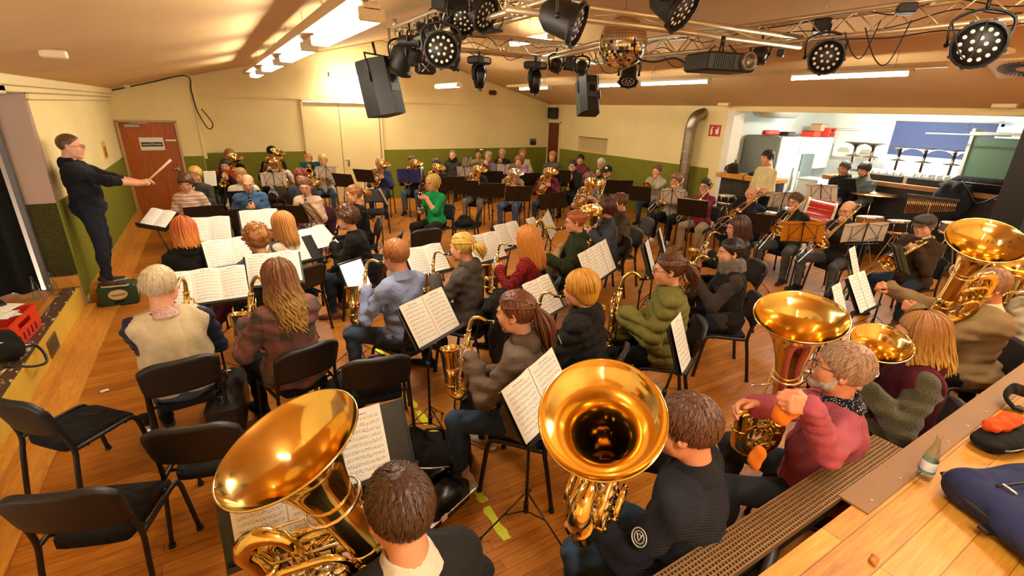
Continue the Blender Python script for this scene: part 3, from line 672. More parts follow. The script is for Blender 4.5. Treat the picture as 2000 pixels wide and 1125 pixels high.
# ================================================================ INSTRUMENTS (mouth at the origin, player looks along +y, x is his right)
PROTO = {}
def bell_prof(rb, rt, L, n=22, p=2.6, wall=.0016):
    o = [(rt*(rb/rt)**((1-i/n)**p), -L*i/n) for i in range(n+1)]
    return [(r-wall, z) for r, z in reversed(o)]+[(rb-.001, .003), (rb+.0035, .003), (rb+.0035, -.003), (rb, -.005)]+o[1:]
def arcp(c, u, v, r, a0, a1, n=9):
    return [tv(c)+r*(math.cos(a)*tv(u)+math.sin(a)*tv(v)) for a in np.linspace(rad(a0), rad(a1), n)]
def hornbody(root, F, rb, L, rt, Wd, deep, mouth, tr=(.042, .014), bm=BRASS, tm=BRASS, nv=4, mp=None, seg=40, loops=3, topk=.42, side=1, lead=None):
    "upright oval brass: F is the frame at the bell rim (z out of the bell, x towards the valve side)"
    F = np.array(F)
    def g(u, w, t): return xf(F, np.array([[u*side, t, w]]))[0]
    mb = MB(); mb.lathe(bell_prof(rb, rt, L), seg, 0, F); mb.build('bell', bm, root)
    # conical main tube: down from the bell, round the bottom bow, up the far side, over and down to the valves
    pts = [g(0, -L, 0)]; b = -L-deep; h = Wd/2
    pts += [g(0, -L-(deep-h)*.5, 0)]+[g(h-h*math.cos(a), b+h-h*math.sin(a)*1.0, 0) for a in np.linspace(0, PI, 11)]
    top = -L*topk; pts += [g(Wd, (b+h+top)/2, .0), g(Wd, top-.05, 0)]+[g(Wd-h*.42+h*.42*math.cos(a), top-.03+h*.42*math.sin(a), .012) for a in np.linspace(.3, PI, 7)]
    pts += [g(Wd-h*.84, (top+b)*.5, .02), g(Wd-h*.84, b+h*1.2, .03)]
    mb = MB(); mb.tube(pts, np.concatenate([np.linspace(rt, tr[0], 13), np.linspace(tr[0]*.92, tr[1], len(pts)-13)]), 14)
    for q, rr in ((1, rt*1.03), (13, tr[0]*.98), (len(pts)-12, tr[0]*.75)):
        a = pts[q]; d = unit(pts[q+1]-pts[q-1]); mb.cyl(a-d*.012, a+d*.012, rr+.004, 14)
    mb.build('main_tube', tm, root)
    mb = MB(); tr2 = tr[1]*.72
    for i in range(loops):
        x0, x1 = Wd*.12+i*.010, Wd*.92-i*.022; w0, w1 = b+h*.7+i*.030, top-.05-i*.045; t = (.035+.020*i)*(1 if i % 2 else -1)*1.1; rc = min((x1-x0)/2, .06)
        P = []
        for cx, cw, a0 in ((x1-rc, w1-rc, 0), (x0+rc, w1-rc, 90), (x0+rc, w0+rc, 180), (x1-rc, w0+rc, 270)): P += [g(cx+rc*math.cos(rad(a)), cw+rc*math.sin(rad(a)), t) for a in np.linspace(a0, a0+90, 6)]
        mb.tube(P, tr2, 9, closed=True)
    for i in range(nv):
        x = Wd*.25+i*Wd*.17; w = (b+top)*.5-.02; tt = .055; l = .06+.028*((i*2) % 3)
        mb.tube([g(x, w, tt), g(x, w-l, tt+.02)]+[g(x+.014-.014*math.cos(a), w-l-.014*math.sin(a), tt+.02) for a in np.linspace(.3, PI, 6)]+[g(x+.028, w, tt)], tr2*.8, 8)
        mb.tube([g(x, w+.03, -.03), g(x-.012, w+.07+.02*i, -.055), g(x+.01, w+.10, -.03)], tr2*.8, 8)
    mb.build('slides', tm, root)
    for i in range(nv):
        m2 = MB(); x = Wd*.26+i*Wd*.17; w = (b+top)*.5; rv = .019 if Wd < .25 else .026
        m2.cyl(g(x, w-.035, .045), g(x, w+.045, .045), rv, 14); m2.cyl(g(x, w+.045, .045), g(x, w+.055, .045), rv*1.15, 14); m2.cyl(g(x, w-.045, .045), g(x, w-.035, .045), rv*1.15, 14)
        m2.cyl(g(x, w+.055, .045), g(x, w+.085, .045), .004, 8); vo = m2.build('valve', SILVER, root); m2 = MB(); m2.cyl(g(x, w+.084, .045), g(x, w+.090, .045), rv*.6, 12); m2.build('finger_button', SILVER, vo)
    for w in (-L*.62, -L*.95, (b+top)*.5): mb = MB(); mb.cyl(g(rt*.6, w, 0), g(Wd-tr[0]*.5, w, .0), .005, 8); mb.build('brace', SILVER, root)
    mb = MB(); mb.tube([g(rt*1.5*math.cos(a), -L*.55, rt*1.5*math.sin(a)) for a in np.arange(16)*PI/8], .006, 8, closed=True)
    mb.build('guard_ring', SILVER, root)
    vb = g(Wd*.8, (b+top)*.5+.04, -.02); m = tv(mouth[0]); d = tv(mouth[1]); mb = MB()
    e = lead if lead is not None else [g(Wd*1.0, top+.02, -.06)]
    P = smoothpath([m+d*.06, m+d*.11]+[tv(x) for x in e]+[vb], 7); mb.tube(P, np.linspace(.0055, .008, len(P)), 8); mb.build('lead_pipe', tm, root)
    mouthpiece(root, m, d, .019 if rb > .17 else .015)
def mouthpiece(root, m, d, r=.014):
    mb = MB(); F = frame(m, d); k = r/.014
    mb.lathe([(.003, .004), (.008*k, .002), (r, 0), (r+.001, .003), (r*.95, .016), (.008*k, .03), (.0055, .05), (.0062, .085)], 16, 0, F); mb.build('mouthpiece', SILVER, root)
def p_trumpet(root):
    mb = MB(); mb.lathe(bell_prof(.061, .0075, .30, 20, 2.9, .001), 28, 0, frame((-.038, .52, 0), (0, 1, 0))); mb.build('bell', BRASS, root)
    mb = MB(); mb.tube(smoothpath([(0, .07, 0), (0, .34, 0)], 3)+arcp((0, .355, -.045), (0, 1, 0), (0, 0, 1), .045, 80, -90, 9)+[(0, .30, -.09), (0, .26, -.09), (-.018, .23, -.08)], .0058, 8)
    mb.tube([(-.038, .23, 0), (-.038, .13, 0)]+arcp((-.038, .115, -.045), (0, -1, 0), (0, 0, 1), .045, 80, -90, 9)+[(-.03, .15, -.09), (-.018, .18, -.08)], .0068, 8)
    for y, l in ((.165, .05), (.205, .03), (.245, .07)): mb.tube([(-.018, y, -.05), (.02, y, -.05), (.03+l*.3, y, -.05), (.034+l*.3, y, -.062), (.03+l*.3, y, -.074), (-.018, y, -.074)], .005, 7)
    mb.cyl((0, .13, 0), (-.038, .13, 0), .003, 6); mb.cyl((0, .30, 0), (-.038, .30, 0), .003, 6); mb.build('tubing', BRASS, root)
    for y in (.178, .205, .232):
        mb = MB(); mb.cyl((-.018, y, -.11), (-.018, y, .028), .0115, 12); mb.cyl((-.018, y, -.118), (-.018, y, -.108), .013, 12); mb.cyl((-.018, y, .028), (-.018, y, .05), .003, 6); mb.cyl((-.018, y, .05), (-.018, y, .054), .009, 10); mb.build('valve', SILVER, root)
    mouthpiece(root, (0, 0, 0), (0, 1, 0), .0135)
    return {1: ((.035, .13, -.005), (-.35, .8, .1), (-.75, -.1, -.6), 'keys'), -1: ((-.075, .15, -.075), (.25, .75, .35), (.95, 0, -.1), 'grip')}
def p_trombone(root):
    mb = MB(); mb.lathe(bell_prof(.105, .012, .46, 24, 2.7, .0012), 32, 0, frame((-.09, .50, -.01), (0, 1, .0))); mb.build('bell', BRASS, root)
    mb = MB(); mb.tube([(-.09, .05, -.01), (-.09, -.22, -.01)]+arcp((-.055, -.25, -.01), (-1, 0, 0), (0, -1, 0), .035, 0, 180, 10)+[(-.02, -.20, -.01), (-.02, .02, -.01), (-.005, .06, -.03)], [.011, .0095, .008], 10)
    mb.tube(smoothpath([(-.03, -.02, -.03), (-.06, -.20, -.03), (-.075, -.22, -.02), (-.085, -.16, -.03), (-.07, -.02, -.035), (-.045, .02, -.03)], 5), .007, 8)
    mb.cyl((-.02, -.1, -.01), (-.09, -.1, -.01), .004, 6); mb.cyl((-.02, .02, -.01), (-.09, .02, -.01), .004, 6); mb.build('bell_section', BRASS, root)
    mb = MB(); e = .86
    mb.tube([(0, .05, 0), (0, e, 0)]+arcp((0, e, -.045), (0, 1, 0), (0, 0, 1), .045, 85, -85, 9)+[(0, e-.01, -.09), (0, .10, -.09), (-.01, .05, -.06)], .0072, 9)
    mb.cyl((0, .30, 0), (0, .30, -.09), .004, 7); mb.cyl((0, .34, 0), (0, .34, -.09), .004, 7); mb.cyl((0, .09, 0), (0, .09, -.09), .005, 7); mb.build('slide', SILVER, root)
    mouthpiece(root, (0, 0, 0), (0, 1, 0), .015)
    return {1: ((.045, .25, -.085), (-.5, .8, .25), (-.8, .1, .2), 'grip'), -1: ((-.075, -.005, -.075), (.35, .75, .5), (.9, .0, .3), 'grip')}
def sax(root, k=1.0, ext=0):
    K = np.array([k, k, k]); z1 = -.50*1.0
    def q(*p): return tv(p)*K
    mb = MB(); mb.tube([q(0, 0, 0), q(0, .03, -.006), q(0, .085, -.012)], [.006*k, .010*k, .0115*k], 10); mb.cyl(q(0, .03, -.0065), q(0, .04, -.008), .0125*k, 10, 1); mb.build('mouthpiece', [BLKG, BRASS], root)
    mb = MB(); P = smoothpath([q(0, .075, -.010), q(0, .13, .006+ext*.02), q(0, .175, -.012), q(0, .19, -.06), q(0, .193, -.085)], 6); mb.tube(P, np.linspace(.0095, .013, len(P))*k, 10); mb.cyl(q(0, .1925, -.078), q(0, .194, -.098), .0165*k, 10)
    mb.build('neck', BRASS, root)
    mb = MB(); z0 = -.09; P = [q(0, .194, z0), q(0, .20, -.2), q(.005, .205, -.34), q(.01, .21, z1+.02)]+[q(.012, .255-.045*math.cos(a), z1-.045*math.sin(a)) for a in np.linspace(0, PI, 9)]+[q(.014, .302, z1+.08), q(.016, .308, z1+.14)]
    mb.tube(P, np.concatenate([np.linspace(.0135, .027, 4), np.linspace(.028, .036, 9), [.038, .043]])*k, 14)
    mb.cyl(q(.01, .21, z1+.01), q(.01, .21, z1+.03), .031*k, 14); mb.cyl(q(.013, .30, z1+.01), q(.013, .30, z1+.03), .041*k, 14); mb.build('body_tube', BRASS, root)
    mb = MB(); mb.lathe([(r*k, z*k) for r, z in bell_prof(.062, .042, .13, 12, 2.0, .0014)], 26, 0, frame(q(.02, .325, z1+.265), (.03, .13, 1))); mb.build('bell', BRASS, root)
    mb = MB()
    for i in range(9):
        z = -.13-.043*i; r = .010+.0016*i; a = .5 if i % 2 else -.35; d = tv((math.sin(a)*.8, -.15, 0))*1.0; c = q(.004, .202, z)+unit((math.sin(a)+.6, .75, 0))*(.02+.0016*i)*k
        F = frame(c, (math.sin(a)+.6, .75, 0)); mb.lathe([(.001, .006), (r*.9*k, .006), (r*k, .004), (r*k, 0), (.001, -.001)], 12, 0, F)
    for j, (dx, dy) in enumerate(((.034, .20), (.030, .235), (-.032, .20), (-.028, .23))): mb.cyl(q(dx, dy, -.12-.03*j), q(dx+.006, dy+.01, z1+.02+.03*j), .0032*k, 7)
    for z in (-.16, -.24, -.32, -.40, -.46): mb.cyl(q(-.03, .205, z), q(.034, .205, z), .003*k, 6); mb.sphere(q(.036, .21, z), .006*k, 8, 1); mb.sphere(q(-.034, .225, z-.02), .0055*k, 8, 1)
    for z in (-.44, -.36, -.30): F = frame(q(.062, .30, z), (1, .1, 0)); mb.lathe([(.001, .007), (.019*k, .007), (.021*k, .003), (.021*k, 0)], 14, 0, F); mb.tube([q(.03, .27, z), q(.07, .27, z), q(.078, .30, z), q(.06, .33, z)], .0025*k, 6)
    mb.build('keywork', [SILVER if k < 1.15 else BRASS, plain('pearl', 'e8e0d0', .25)], root)
    return {1: (q(.075, .16, -.40), (-.6, .75, .05), (-.75, .35, 0), 'keys'), -1: (q(-.07, .14, -.235), (.62, .75, .1), (.7, .5, -.1), 'keys')}
def p_bari(root):
    h = sax(root, 1.45); mb = MB(); P = smoothpath([(0, .27, -.13), (-.01, .27, .02), (-.02, .30, .09), (-.04, .345, .06), (-.05, .345, -.04), (-.05, .31, -.10)], 6); mb.tube(P, np.linspace(.02, .018, len(P)), 10); mb.build('upper_loop', BRASS, root)
    return h
def clar(root, L=.62):
    d = unit((0, .62, -.78)); mb = MB(); F = frame((0, 0, 0), d)
    mb.lathe([(.001, 0), (.006, .001), (.011, .04), (.0125, .06), (.0125, .085), (.016, .09), (.016, .14), (.0145, .145), (.0148, L-.16), (.0165, L-.15), (.016, L-.09), (.02, L-.05), (.034, L), (.031, L), (.016, L-.06)], 16, 0, F)
    mb.build('body_tube', plain('grenadilla', '15110f', .3), root); mb = MB()
    for w in (.086, .142, .30, .33, L-.155, L-.09, L-.003): mb.lathe([(.0172 if w < L-.01 else .0335, w-.004), (.0182 if w < L-.01 else .0352, w-.003), (.0182 if w < L-.01 else .0352, w+.003), (.0172 if w < L-.01 else .0335, w+.004)], 16, 0, F)
    for i, w in enumerate((.18, .21, .24, .27, .36, .40, .44, .48)):
        c = xf(np.array(F), np.array([[.0, .0, w]]))[0]; n = unit(np.cross(d, (1, 0, 0))); n = -n if n[2] < 0 else n; a = c+n*.016
        mb.lathe([(.005, 0), (.0085, 0), (.0085, .003), (.005, .003)], 10, 0, frame(a, n)); mb.cyl(a+tv((.009, 0, 0)), a+tv((.012, 0, 0))+d*.05, .002, 6)
    mb.cyl(xf(np.array(F), np.array([[.02, 0, .17]]))[0], xf(np.array(F), np.array([[.02, 0, .5]]))[0], .0022, 6); mb.cyl(xf(np.array(F), np.array([[-.02, 0, .34]]))[0], xf(np.array(F), np.array([[-.02, 0, .52]]))[0], .0022, 6)
    mb.build('keywork', SILVER, root); p1, p2 = d*.25, d*.43
    return {1: (p2+tv((.075, -.055, .0)), (-.6, .75, .1), (-.7, .4, -.1), 'keys'), -1: (p1+tv((-.075, -.05, .0)), (.6, .75, .1), (.7, .4, -.1), 'keys')}
def p_bassoon(root):
    a, b = tv((.17, .10, -.62)), tv((-.17, .24, .36)); d = unit(b-a); wood = plain('bassoon_maple', '4a1410', .22, coat=.4); mb = MB()
    mb.tube([a, a+d*.32], [.03, .028], 14); mb.tube([a+d*.32+tv((.0, 0, 0)), a+d*.62, b], [.019, .02, .017], 12); mb.tube([a+d*.3+tv((.03, .0, .01)), a+d*.72+tv((.03, .0, .01))], [.012, .011], 10); mb.build('body_tube', wood, root)
    mb = MB(); mb.cyl(b-d*.02, b+d*.012, .023, 16); mb.build('bell_ring', plain('ivory', 'e8e0cc', .4), root)
    mb = MB()
    for i in range(10): c = a+d*(.1+.075*i)+tv((.0, -.028, .0)); mb.lathe([(.001, .004), (.011, .004), (.012, 0)], 10, 0, frame(c, (0, -1, 0))); mb.cyl(c+tv((.02, .0, 0)), c+tv((.02, 0, 0))+d*.07, .003, 6)
    for w in (.02, .31, .6): mb.cyl(a+d*w, a+d*(w+.012), .033 if w < .3 else .024, 14)
    mb.tube(smoothpath([(0, .03, 0), (.0, .09, .015), (.02, .15, .0), tuple(a+d*.72+tv((.03, 0, .01)))], 6), .0035, 7); mb.build('keywork', SILVER, root)
    mb = MB(); mb.tube([(0, 0, 0), (0, .045, .002)], [.006, .003], 8, flat=.5); mb.build('reed', plain('cane', 'c8a060', .6), root)
    p1, p2 = a+d*.54, a+d*.26
    return {1: (p2+tv((.075, -.055, -.02)), (-.6, .75, .1), (-.7, .4, 0), 'keys'), -1: (p1+tv((-.07, -.06, -.02)), (.55, .8, .1), (.8, .4, 0), 'keys')}
def p_euph(root, bm=BRASS, tm=BRASS):
    B = tv((-.165, .15, .09)); a = unit((-.34, .20, .92)); F = frame(B, a, (1, 0.15, .3))
    hornbody(root, F, .145, .44, .034, .17, .16, ((0, 0, 0), unit((0, 1, -.12))), (.03, .012), bm, tm, 3, seg=32, side=1, lead=[(.05, .15, -.03), (.09, .16, -.10)])
    return {1: ((.10, .10, -.30), (-.35, .85, .3), (-.7, .5, 0), 'grip'), -1: ((-.14, .10, -.22), (.45, .85, .2), (.8, .4, 0), 'grip')}
def p_horn(root):
    c = tv((.03, .19, -.20)); n = unit((.75, -.1, -.25)); F = np.array(frame(c, n, (0, 0, 1))); mb = MB()
    for i, (rr, t, w) in enumerate(((.155, .010, 0), (.135, .008, .02), (.12, .007, -.015), (.105, .006, .01))): mb.tube([xf(F, np.array([[rr*math.cos(q), rr*math.sin(q)*.92, w]]))[0] for q in np.arange(32)*PI/16], t, 9, closed=True)
    mb.tube(smoothpath([(0, .06, -.005), (.0, .13, -.02), tuple(xf(F, np.array([[.155, .02, 0]]))[0])], 6), .005, 8)
    for i in range(4): mb.tube(arcp(c+tv((.02, .02*i-.04, .0)), (0, 0, 1), (.3, 1, 0), .05, 0, 300, 12), .0055, 7)
    mb.build('coil', BRASS, root); mb = MB(); mb.lathe(bell_prof(.15, .02, .30, 20, 2.6, .0014), 32, 0, frame(c+n*.16+tv((0, -.05, -.15)), n+tv((0, -.35, -.1)))); mb.build('bell', BRASS, root)
    for i in range(3): mb = MB(); q = c+tv((-.035, .03*i-.02, .03)); mb.cyl(q, q+tv((.04, 0, 0)), .018, 14); mb.tube([q, q+tv((-.02, .0, .05)), q+tv((-.02, -.02, .09))], .0035, 6); mb.build('valve', SILVER, root)
    mouthpiece(root, (0, 0, 0), unit((0, 1, -.05)), .0125)
    return {1: ((.17, .02, -.30), (.3, .7, -.3), (-.6, .5, 0), 'relax'), -1: ((-.06, .13, -.23), (.4, .8, .5), (.85, .4, 0), 'keys')}
KINDS = dict(trumpet=(p_trumpet, 'trumpet'), trombone=(p_trombone, 'trombone'), alto=(lambda r: sax(r, 1.0), 'saxophone'), tenor=(lambda r: sax(r, 1.28, 1), 'saxophone'), bari=(p_bari, 'saxophone'),
             clarinet=(clar, 'clarinet'), bassoon=(p_bassoon, 'bassoon'), euph=(p_euph, 'baritone_horn'), euphs=(lambda r: p_euph(r, SILVER, BRASS), 'baritone_horn'), horn=(p_horn, 'french_horn'))
CATS = dict(baritone_horn='horn', french_horn='horn')
def I(kind, label, yaw=0, pitch=0, roll=0, off=(0, 0, 0), group=None, hands=(1, -1)):
    def f(info):
        fn, nm = KINDS[kind]
        hm = info['headM']; fy = hm[:3, 1]; ya = math.atan2(-fy[0], fy[1])
        mw = Matrix.Translation(Vector(info['mouth'])+Matrix.Rotation(ya, 3, 'Z')@Vector(off))@Matrix.Rotation(ya+rad(yaw), 4, 'Z')@Matrix.Rotation(rad(pitch), 4, 'X')@Matrix.Rotation(rad(roll), 4, 'Y')@Matrix.Scale(info['s'], 4)
        if kind not in PROTO:
            o = thing(nm, label, CATS.get(nm, nm), group=group); PROTO[kind] = (o, fn(o)); o.matrix_world = mw
        else: o = dup(PROTO[kind][0], mw, label, group)
        A = np.array(mw); info['inst'] = o; R = {}
        for sd, q in PROTO[kind][1].items():
            if sd in hands: R[sd] = (xf(A, tv(q[0])[None])[0], A[:3, :3]@tv(q[1]), A[:3, :3]@tv(q[2]), q[3], np.array([sd*.55, -.25, -.85]), 'w')
        return R
    return f
def tuba(label, rim, axis, rb=.19, L=.44, Wd=.26, deep=.30, side=1, xdir=(1, 0, 0), bm=BRASS, hands=None, nv=4, name='tuba', lead=(), rt=.052, tr=(.05, .016), loops=4, topk=.42):
    "a big upright horn built for one player: rim = world centre of the bell, axis = world direction out of it"
    def f(info):
        o = thing(name, label, 'tuba' if name == 'tuba' else 'horn'); o.matrix_world = Matrix.Translation(Vector(rim)); F = frame((0, 0, 0), axis, xdir); d = tv(info['headM'][:3, 1]); d = unit(d)
        m = tv(info['mouth'])-tv(rim); hornbody(o, F, rb, L, rt, Wd, deep, (m, d), tr, bm, BRASS, nv, seg=64, loops=loops, side=side, topk=topk, lead=[tv(q)-tv(rim) for q in lead] if lead else [m+d*.16+tv((0, 0, -.05))])
        info['inst'] = o; A = np.array(F); R = {}
        for sd, q in (hands or {}).items():
            w = xf(A, np.array([[q[0][0]*side, q[0][2], q[0][1]]]))[0]+tv(rim) if q[-1] == 'f' else tv(q[0])
            R[sd] = (w, tv(q[1]), tv(q[2]), q[3], np.array([sd*.6, -.2, -.85]), 'w')
        return R
    return f
# ================================================================ ROOM
def wallmat(name, c, bs=18, b=.12, rough=.8, var=.06):
    def f():
        t = NT(name); v = t.coord('Object'); n = t.noise(v, 1.3, 4); h = hexf(c)
        t.col(t.mix(n, [x*(1-var) for x in h], [min(1, x*(1+var)) for x in h])); t.set(Roughness=rough); t.b.inputs['Specular IOR Level'].default_value = .25
        t.bump(t.noise(v, bs, 4), b, .006); return t.m
    return M('w_'+name, f)
CREAM = wallmat('cream_plaster', 'ead496'); CEIL = wallmat('ceiling_paint', 'd8b27a', 9, .06); MAUVE = wallmat('taupe_paint', 'a88c74'); KWALL = wallmat('pale_kitchen_paint', 'dfe6e2'); TRIMC = wallmat('cream_trim', 'e6cf96', 30, .05, .5)
def greenfelt(name, a, b):
    def f():
        t = NT(name); v = t.coord('Object'); n = t.noise(v, 70, 3, .7); m = t.noise(v, 2, 2)
        t.col(t.mix(m, t.ramp(n, [(.32, a), (.68, b)]), a)) if 0 else t.col(t.ramp(n, [(.3, a), (.7, b)])); t.set(Roughness=.95); t.b.inputs['Specular IOR Level'].default_value = .1; t.bump(n, .8, .015); return t.m
    return M('g_'+name, f)
FELT = greenfelt('green_felt', '505616', '9c9838'); FELTD = greenfelt('dark_felt', '2c2a14', '4e4a20')
def planks(name, c1, c2, c3, w, ln, axis='X', rough=.28, seam=.006, knots=0, stain=0):
    def f():
        t = NT(name); rot = (0, 0, 0) if axis == 'X' else (0, 0, PI/2); v = t.coord('Object', (1, 1, 1), rot)
        br = t.n('ShaderNodeTexBrick'); t.l(v, br.inputs['Vector']); br.offset = .37; br.offset_frequency = 2
        for k, x in (('Scale', 1.0), ('Mortar Size', seam*.5), ('Mortar Smooth', .3), ('Brick Width', ln), ('Row Height', w), ('Bias', 0)): br.inputs[k].default_value = x
        br.inputs['Color1'].default_value = (.25, .25, .25, 1); br.inputs['Color2'].default_value = (.8, .8, .8, 1); br.inputs['Mortar'].default_value = (0, 0, 0, 1)
        g = t.noise(t.coord('Object', (1.1, 15, 15) if axis == 'X' else (15, 1.1, 15)), 3.2, 5, .62, .8); g2 = t.noise(t.coord('Object', (2, 60, 60) if axis == 'X' else (60, 2, 60)), 3, 3)
        big = t.noise(v, .7, 3)
        sp = t.n('ShaderNodeSeparateColor'); t.l(br.outputs['Color'], sp.inputs[0])
        fac = t.math('ADD', t.math('MULTIPLY', g, .65), t.math('MULTIPLY', sp.outputs[0], .32)); fac = t.math('ADD', fac, t.math('MULTIPLY', t.math('SUBTRACT', g2, .5), .35)); fac = t.math('ADD', fac, t.math('MULTIPLY', t.math('SUBTRACT', big, .5), .5))
        c = t.ramp(fac, [(.22, c1), (.5, c2), (.8, c3)])
        c = t.mix(t.math('MULTIPLY', br.outputs['Fac'], .5), c, [x*.35 for x in hexf(c1)])
        if knots:
            vo = t.n('ShaderNodeTexVoronoi'); vo.inputs['Scale'].default_value = 3.3; t.l(t.coord('Object', (1, 2.2, 1)), vo.inputs['Vector'])
            c = t.mix(t.math('MULTIPLY', t.math('LESS_THAN', vo.outputs['Distance'], .055), .8), c, '7a3c10')
        t.col(c); t.l(t.math('MULTIPLY_ADD', g, .25, rough-.1), t.b.inputs['Roughness']); t.b.inputs['Specular IOR Level'].default_value = .4
        t.bump(t.math('SUBTRACT', t.math('MULTIPLY', g2, .3), br.outputs['Fac']), .25, .003); return t.m
    return M('pl_'+name, f)
WOODF = planks('floor_boards', '7c4010', 'b06a1c', 'd08e38', .078, 1.7, 'X', .34, .004)
WOODS = planks('stage_boards', '7a4412', 'b06c20', 'c8893a', .10, 2.2, 'Y', .4)
PINE = planks('pine_boards', '9c5c16', 'c8882c', 'dca446', .135, 3.1, 'X', .42, .005, 1)
def wood(name, a, b, ax=(14, 14, 1), rough=.4):
    def f():
        t = NT(name); g = t.noise(t.coord('Object', ax), 2.2, 5, .6, 1.2); t.col(t.ramp(g, [(.3, a), (.7, b)])); t.set(Roughness=rough); t.bump(g, .1, .002); return t.m
    return M('wd_'+name, f)
DOORW = wood('door_veneer', '94440f', 'b8621c'); DOORD = wood('dark_door_veneer', '4a1c0c', '6e3014'); BARTOP = wood('bar_top', '8a5a34', 'b07c4c', (3, 14, 14)); SKIRT = wood('skirting_wood', 'b87420', 'd89838', (14, 2, 14), .5)
def yellowpaint():
    t = NT('worn_yellow_paint'); v = t.coord('Object'); n = t.noise(v, 5, 5, .7); n2 = t.noise(t.coord('Object', (1, 1, 3)), 14, 4, .7)
    c = t.mix(n, 'c89a28', 'e8c048'); c = t.mix(t.math('GREATER_THAN', n2, .68), c, '3a2c14'); t.col(c); t.set(Roughness=.6); return t.m
def wall(name, poly, F, mat, th=.12, parent=None):
    "polygon in the frame's xy, pulled back behind it along -z"
    mb = MB(); mb.prism(poly, -th, 0, F); o = structure(mb.build(name, mat, parent, smooth=False)); return o
LX, RXW, FY, DY = -1.65, 9.7, 13.75, 13.0
EL, ER, AX, AZ = 2.68, 2.70, 4.2, 4.12
def ceil_z(x): return EL+(AZ-EL)*(x-LX)/(AX-LX) if x < AX else ER+(AZ-ER)*(RXW-x)/(RXW-AX)
def fr(o, x, z): return frame(o, z, x)
def boxo(name, c, size, mat, parent=None, R=None, bev=0, smooth=False):
    mb = MB(); mb.box(c, size, R, 0, bev); return mb.build(name, mat, parent, smooth=smooth)
def thinglass():
    t = NT('clear_glass'); tr = t.n('ShaderNodeBsdfTransparent'); tr.inputs[0].default_value = (.93, .97, .92, 1); gl = t.n('ShaderNodeBsdfGlossy'); gl.inputs['Roughness'].default_value = .03; f = t.n('ShaderNodeLayerWeight'); f.inputs['Blend'].default_value = .5; m = t.n('ShaderNodeMixShader')
    t.l(t.math('MULTIPLY_ADD', t.math('POWER', f.outputs['Facing'], 3), .45, .05), m.inputs[0]); t.l(tr.outputs[0], m.inputs[1]); t.l(gl.outputs[0], m.inputs[2]); t.l(m.outputs[0], t.t.nodes['Material Output'].inputs[0]); t.t.nodes.remove(t.b); return t.m
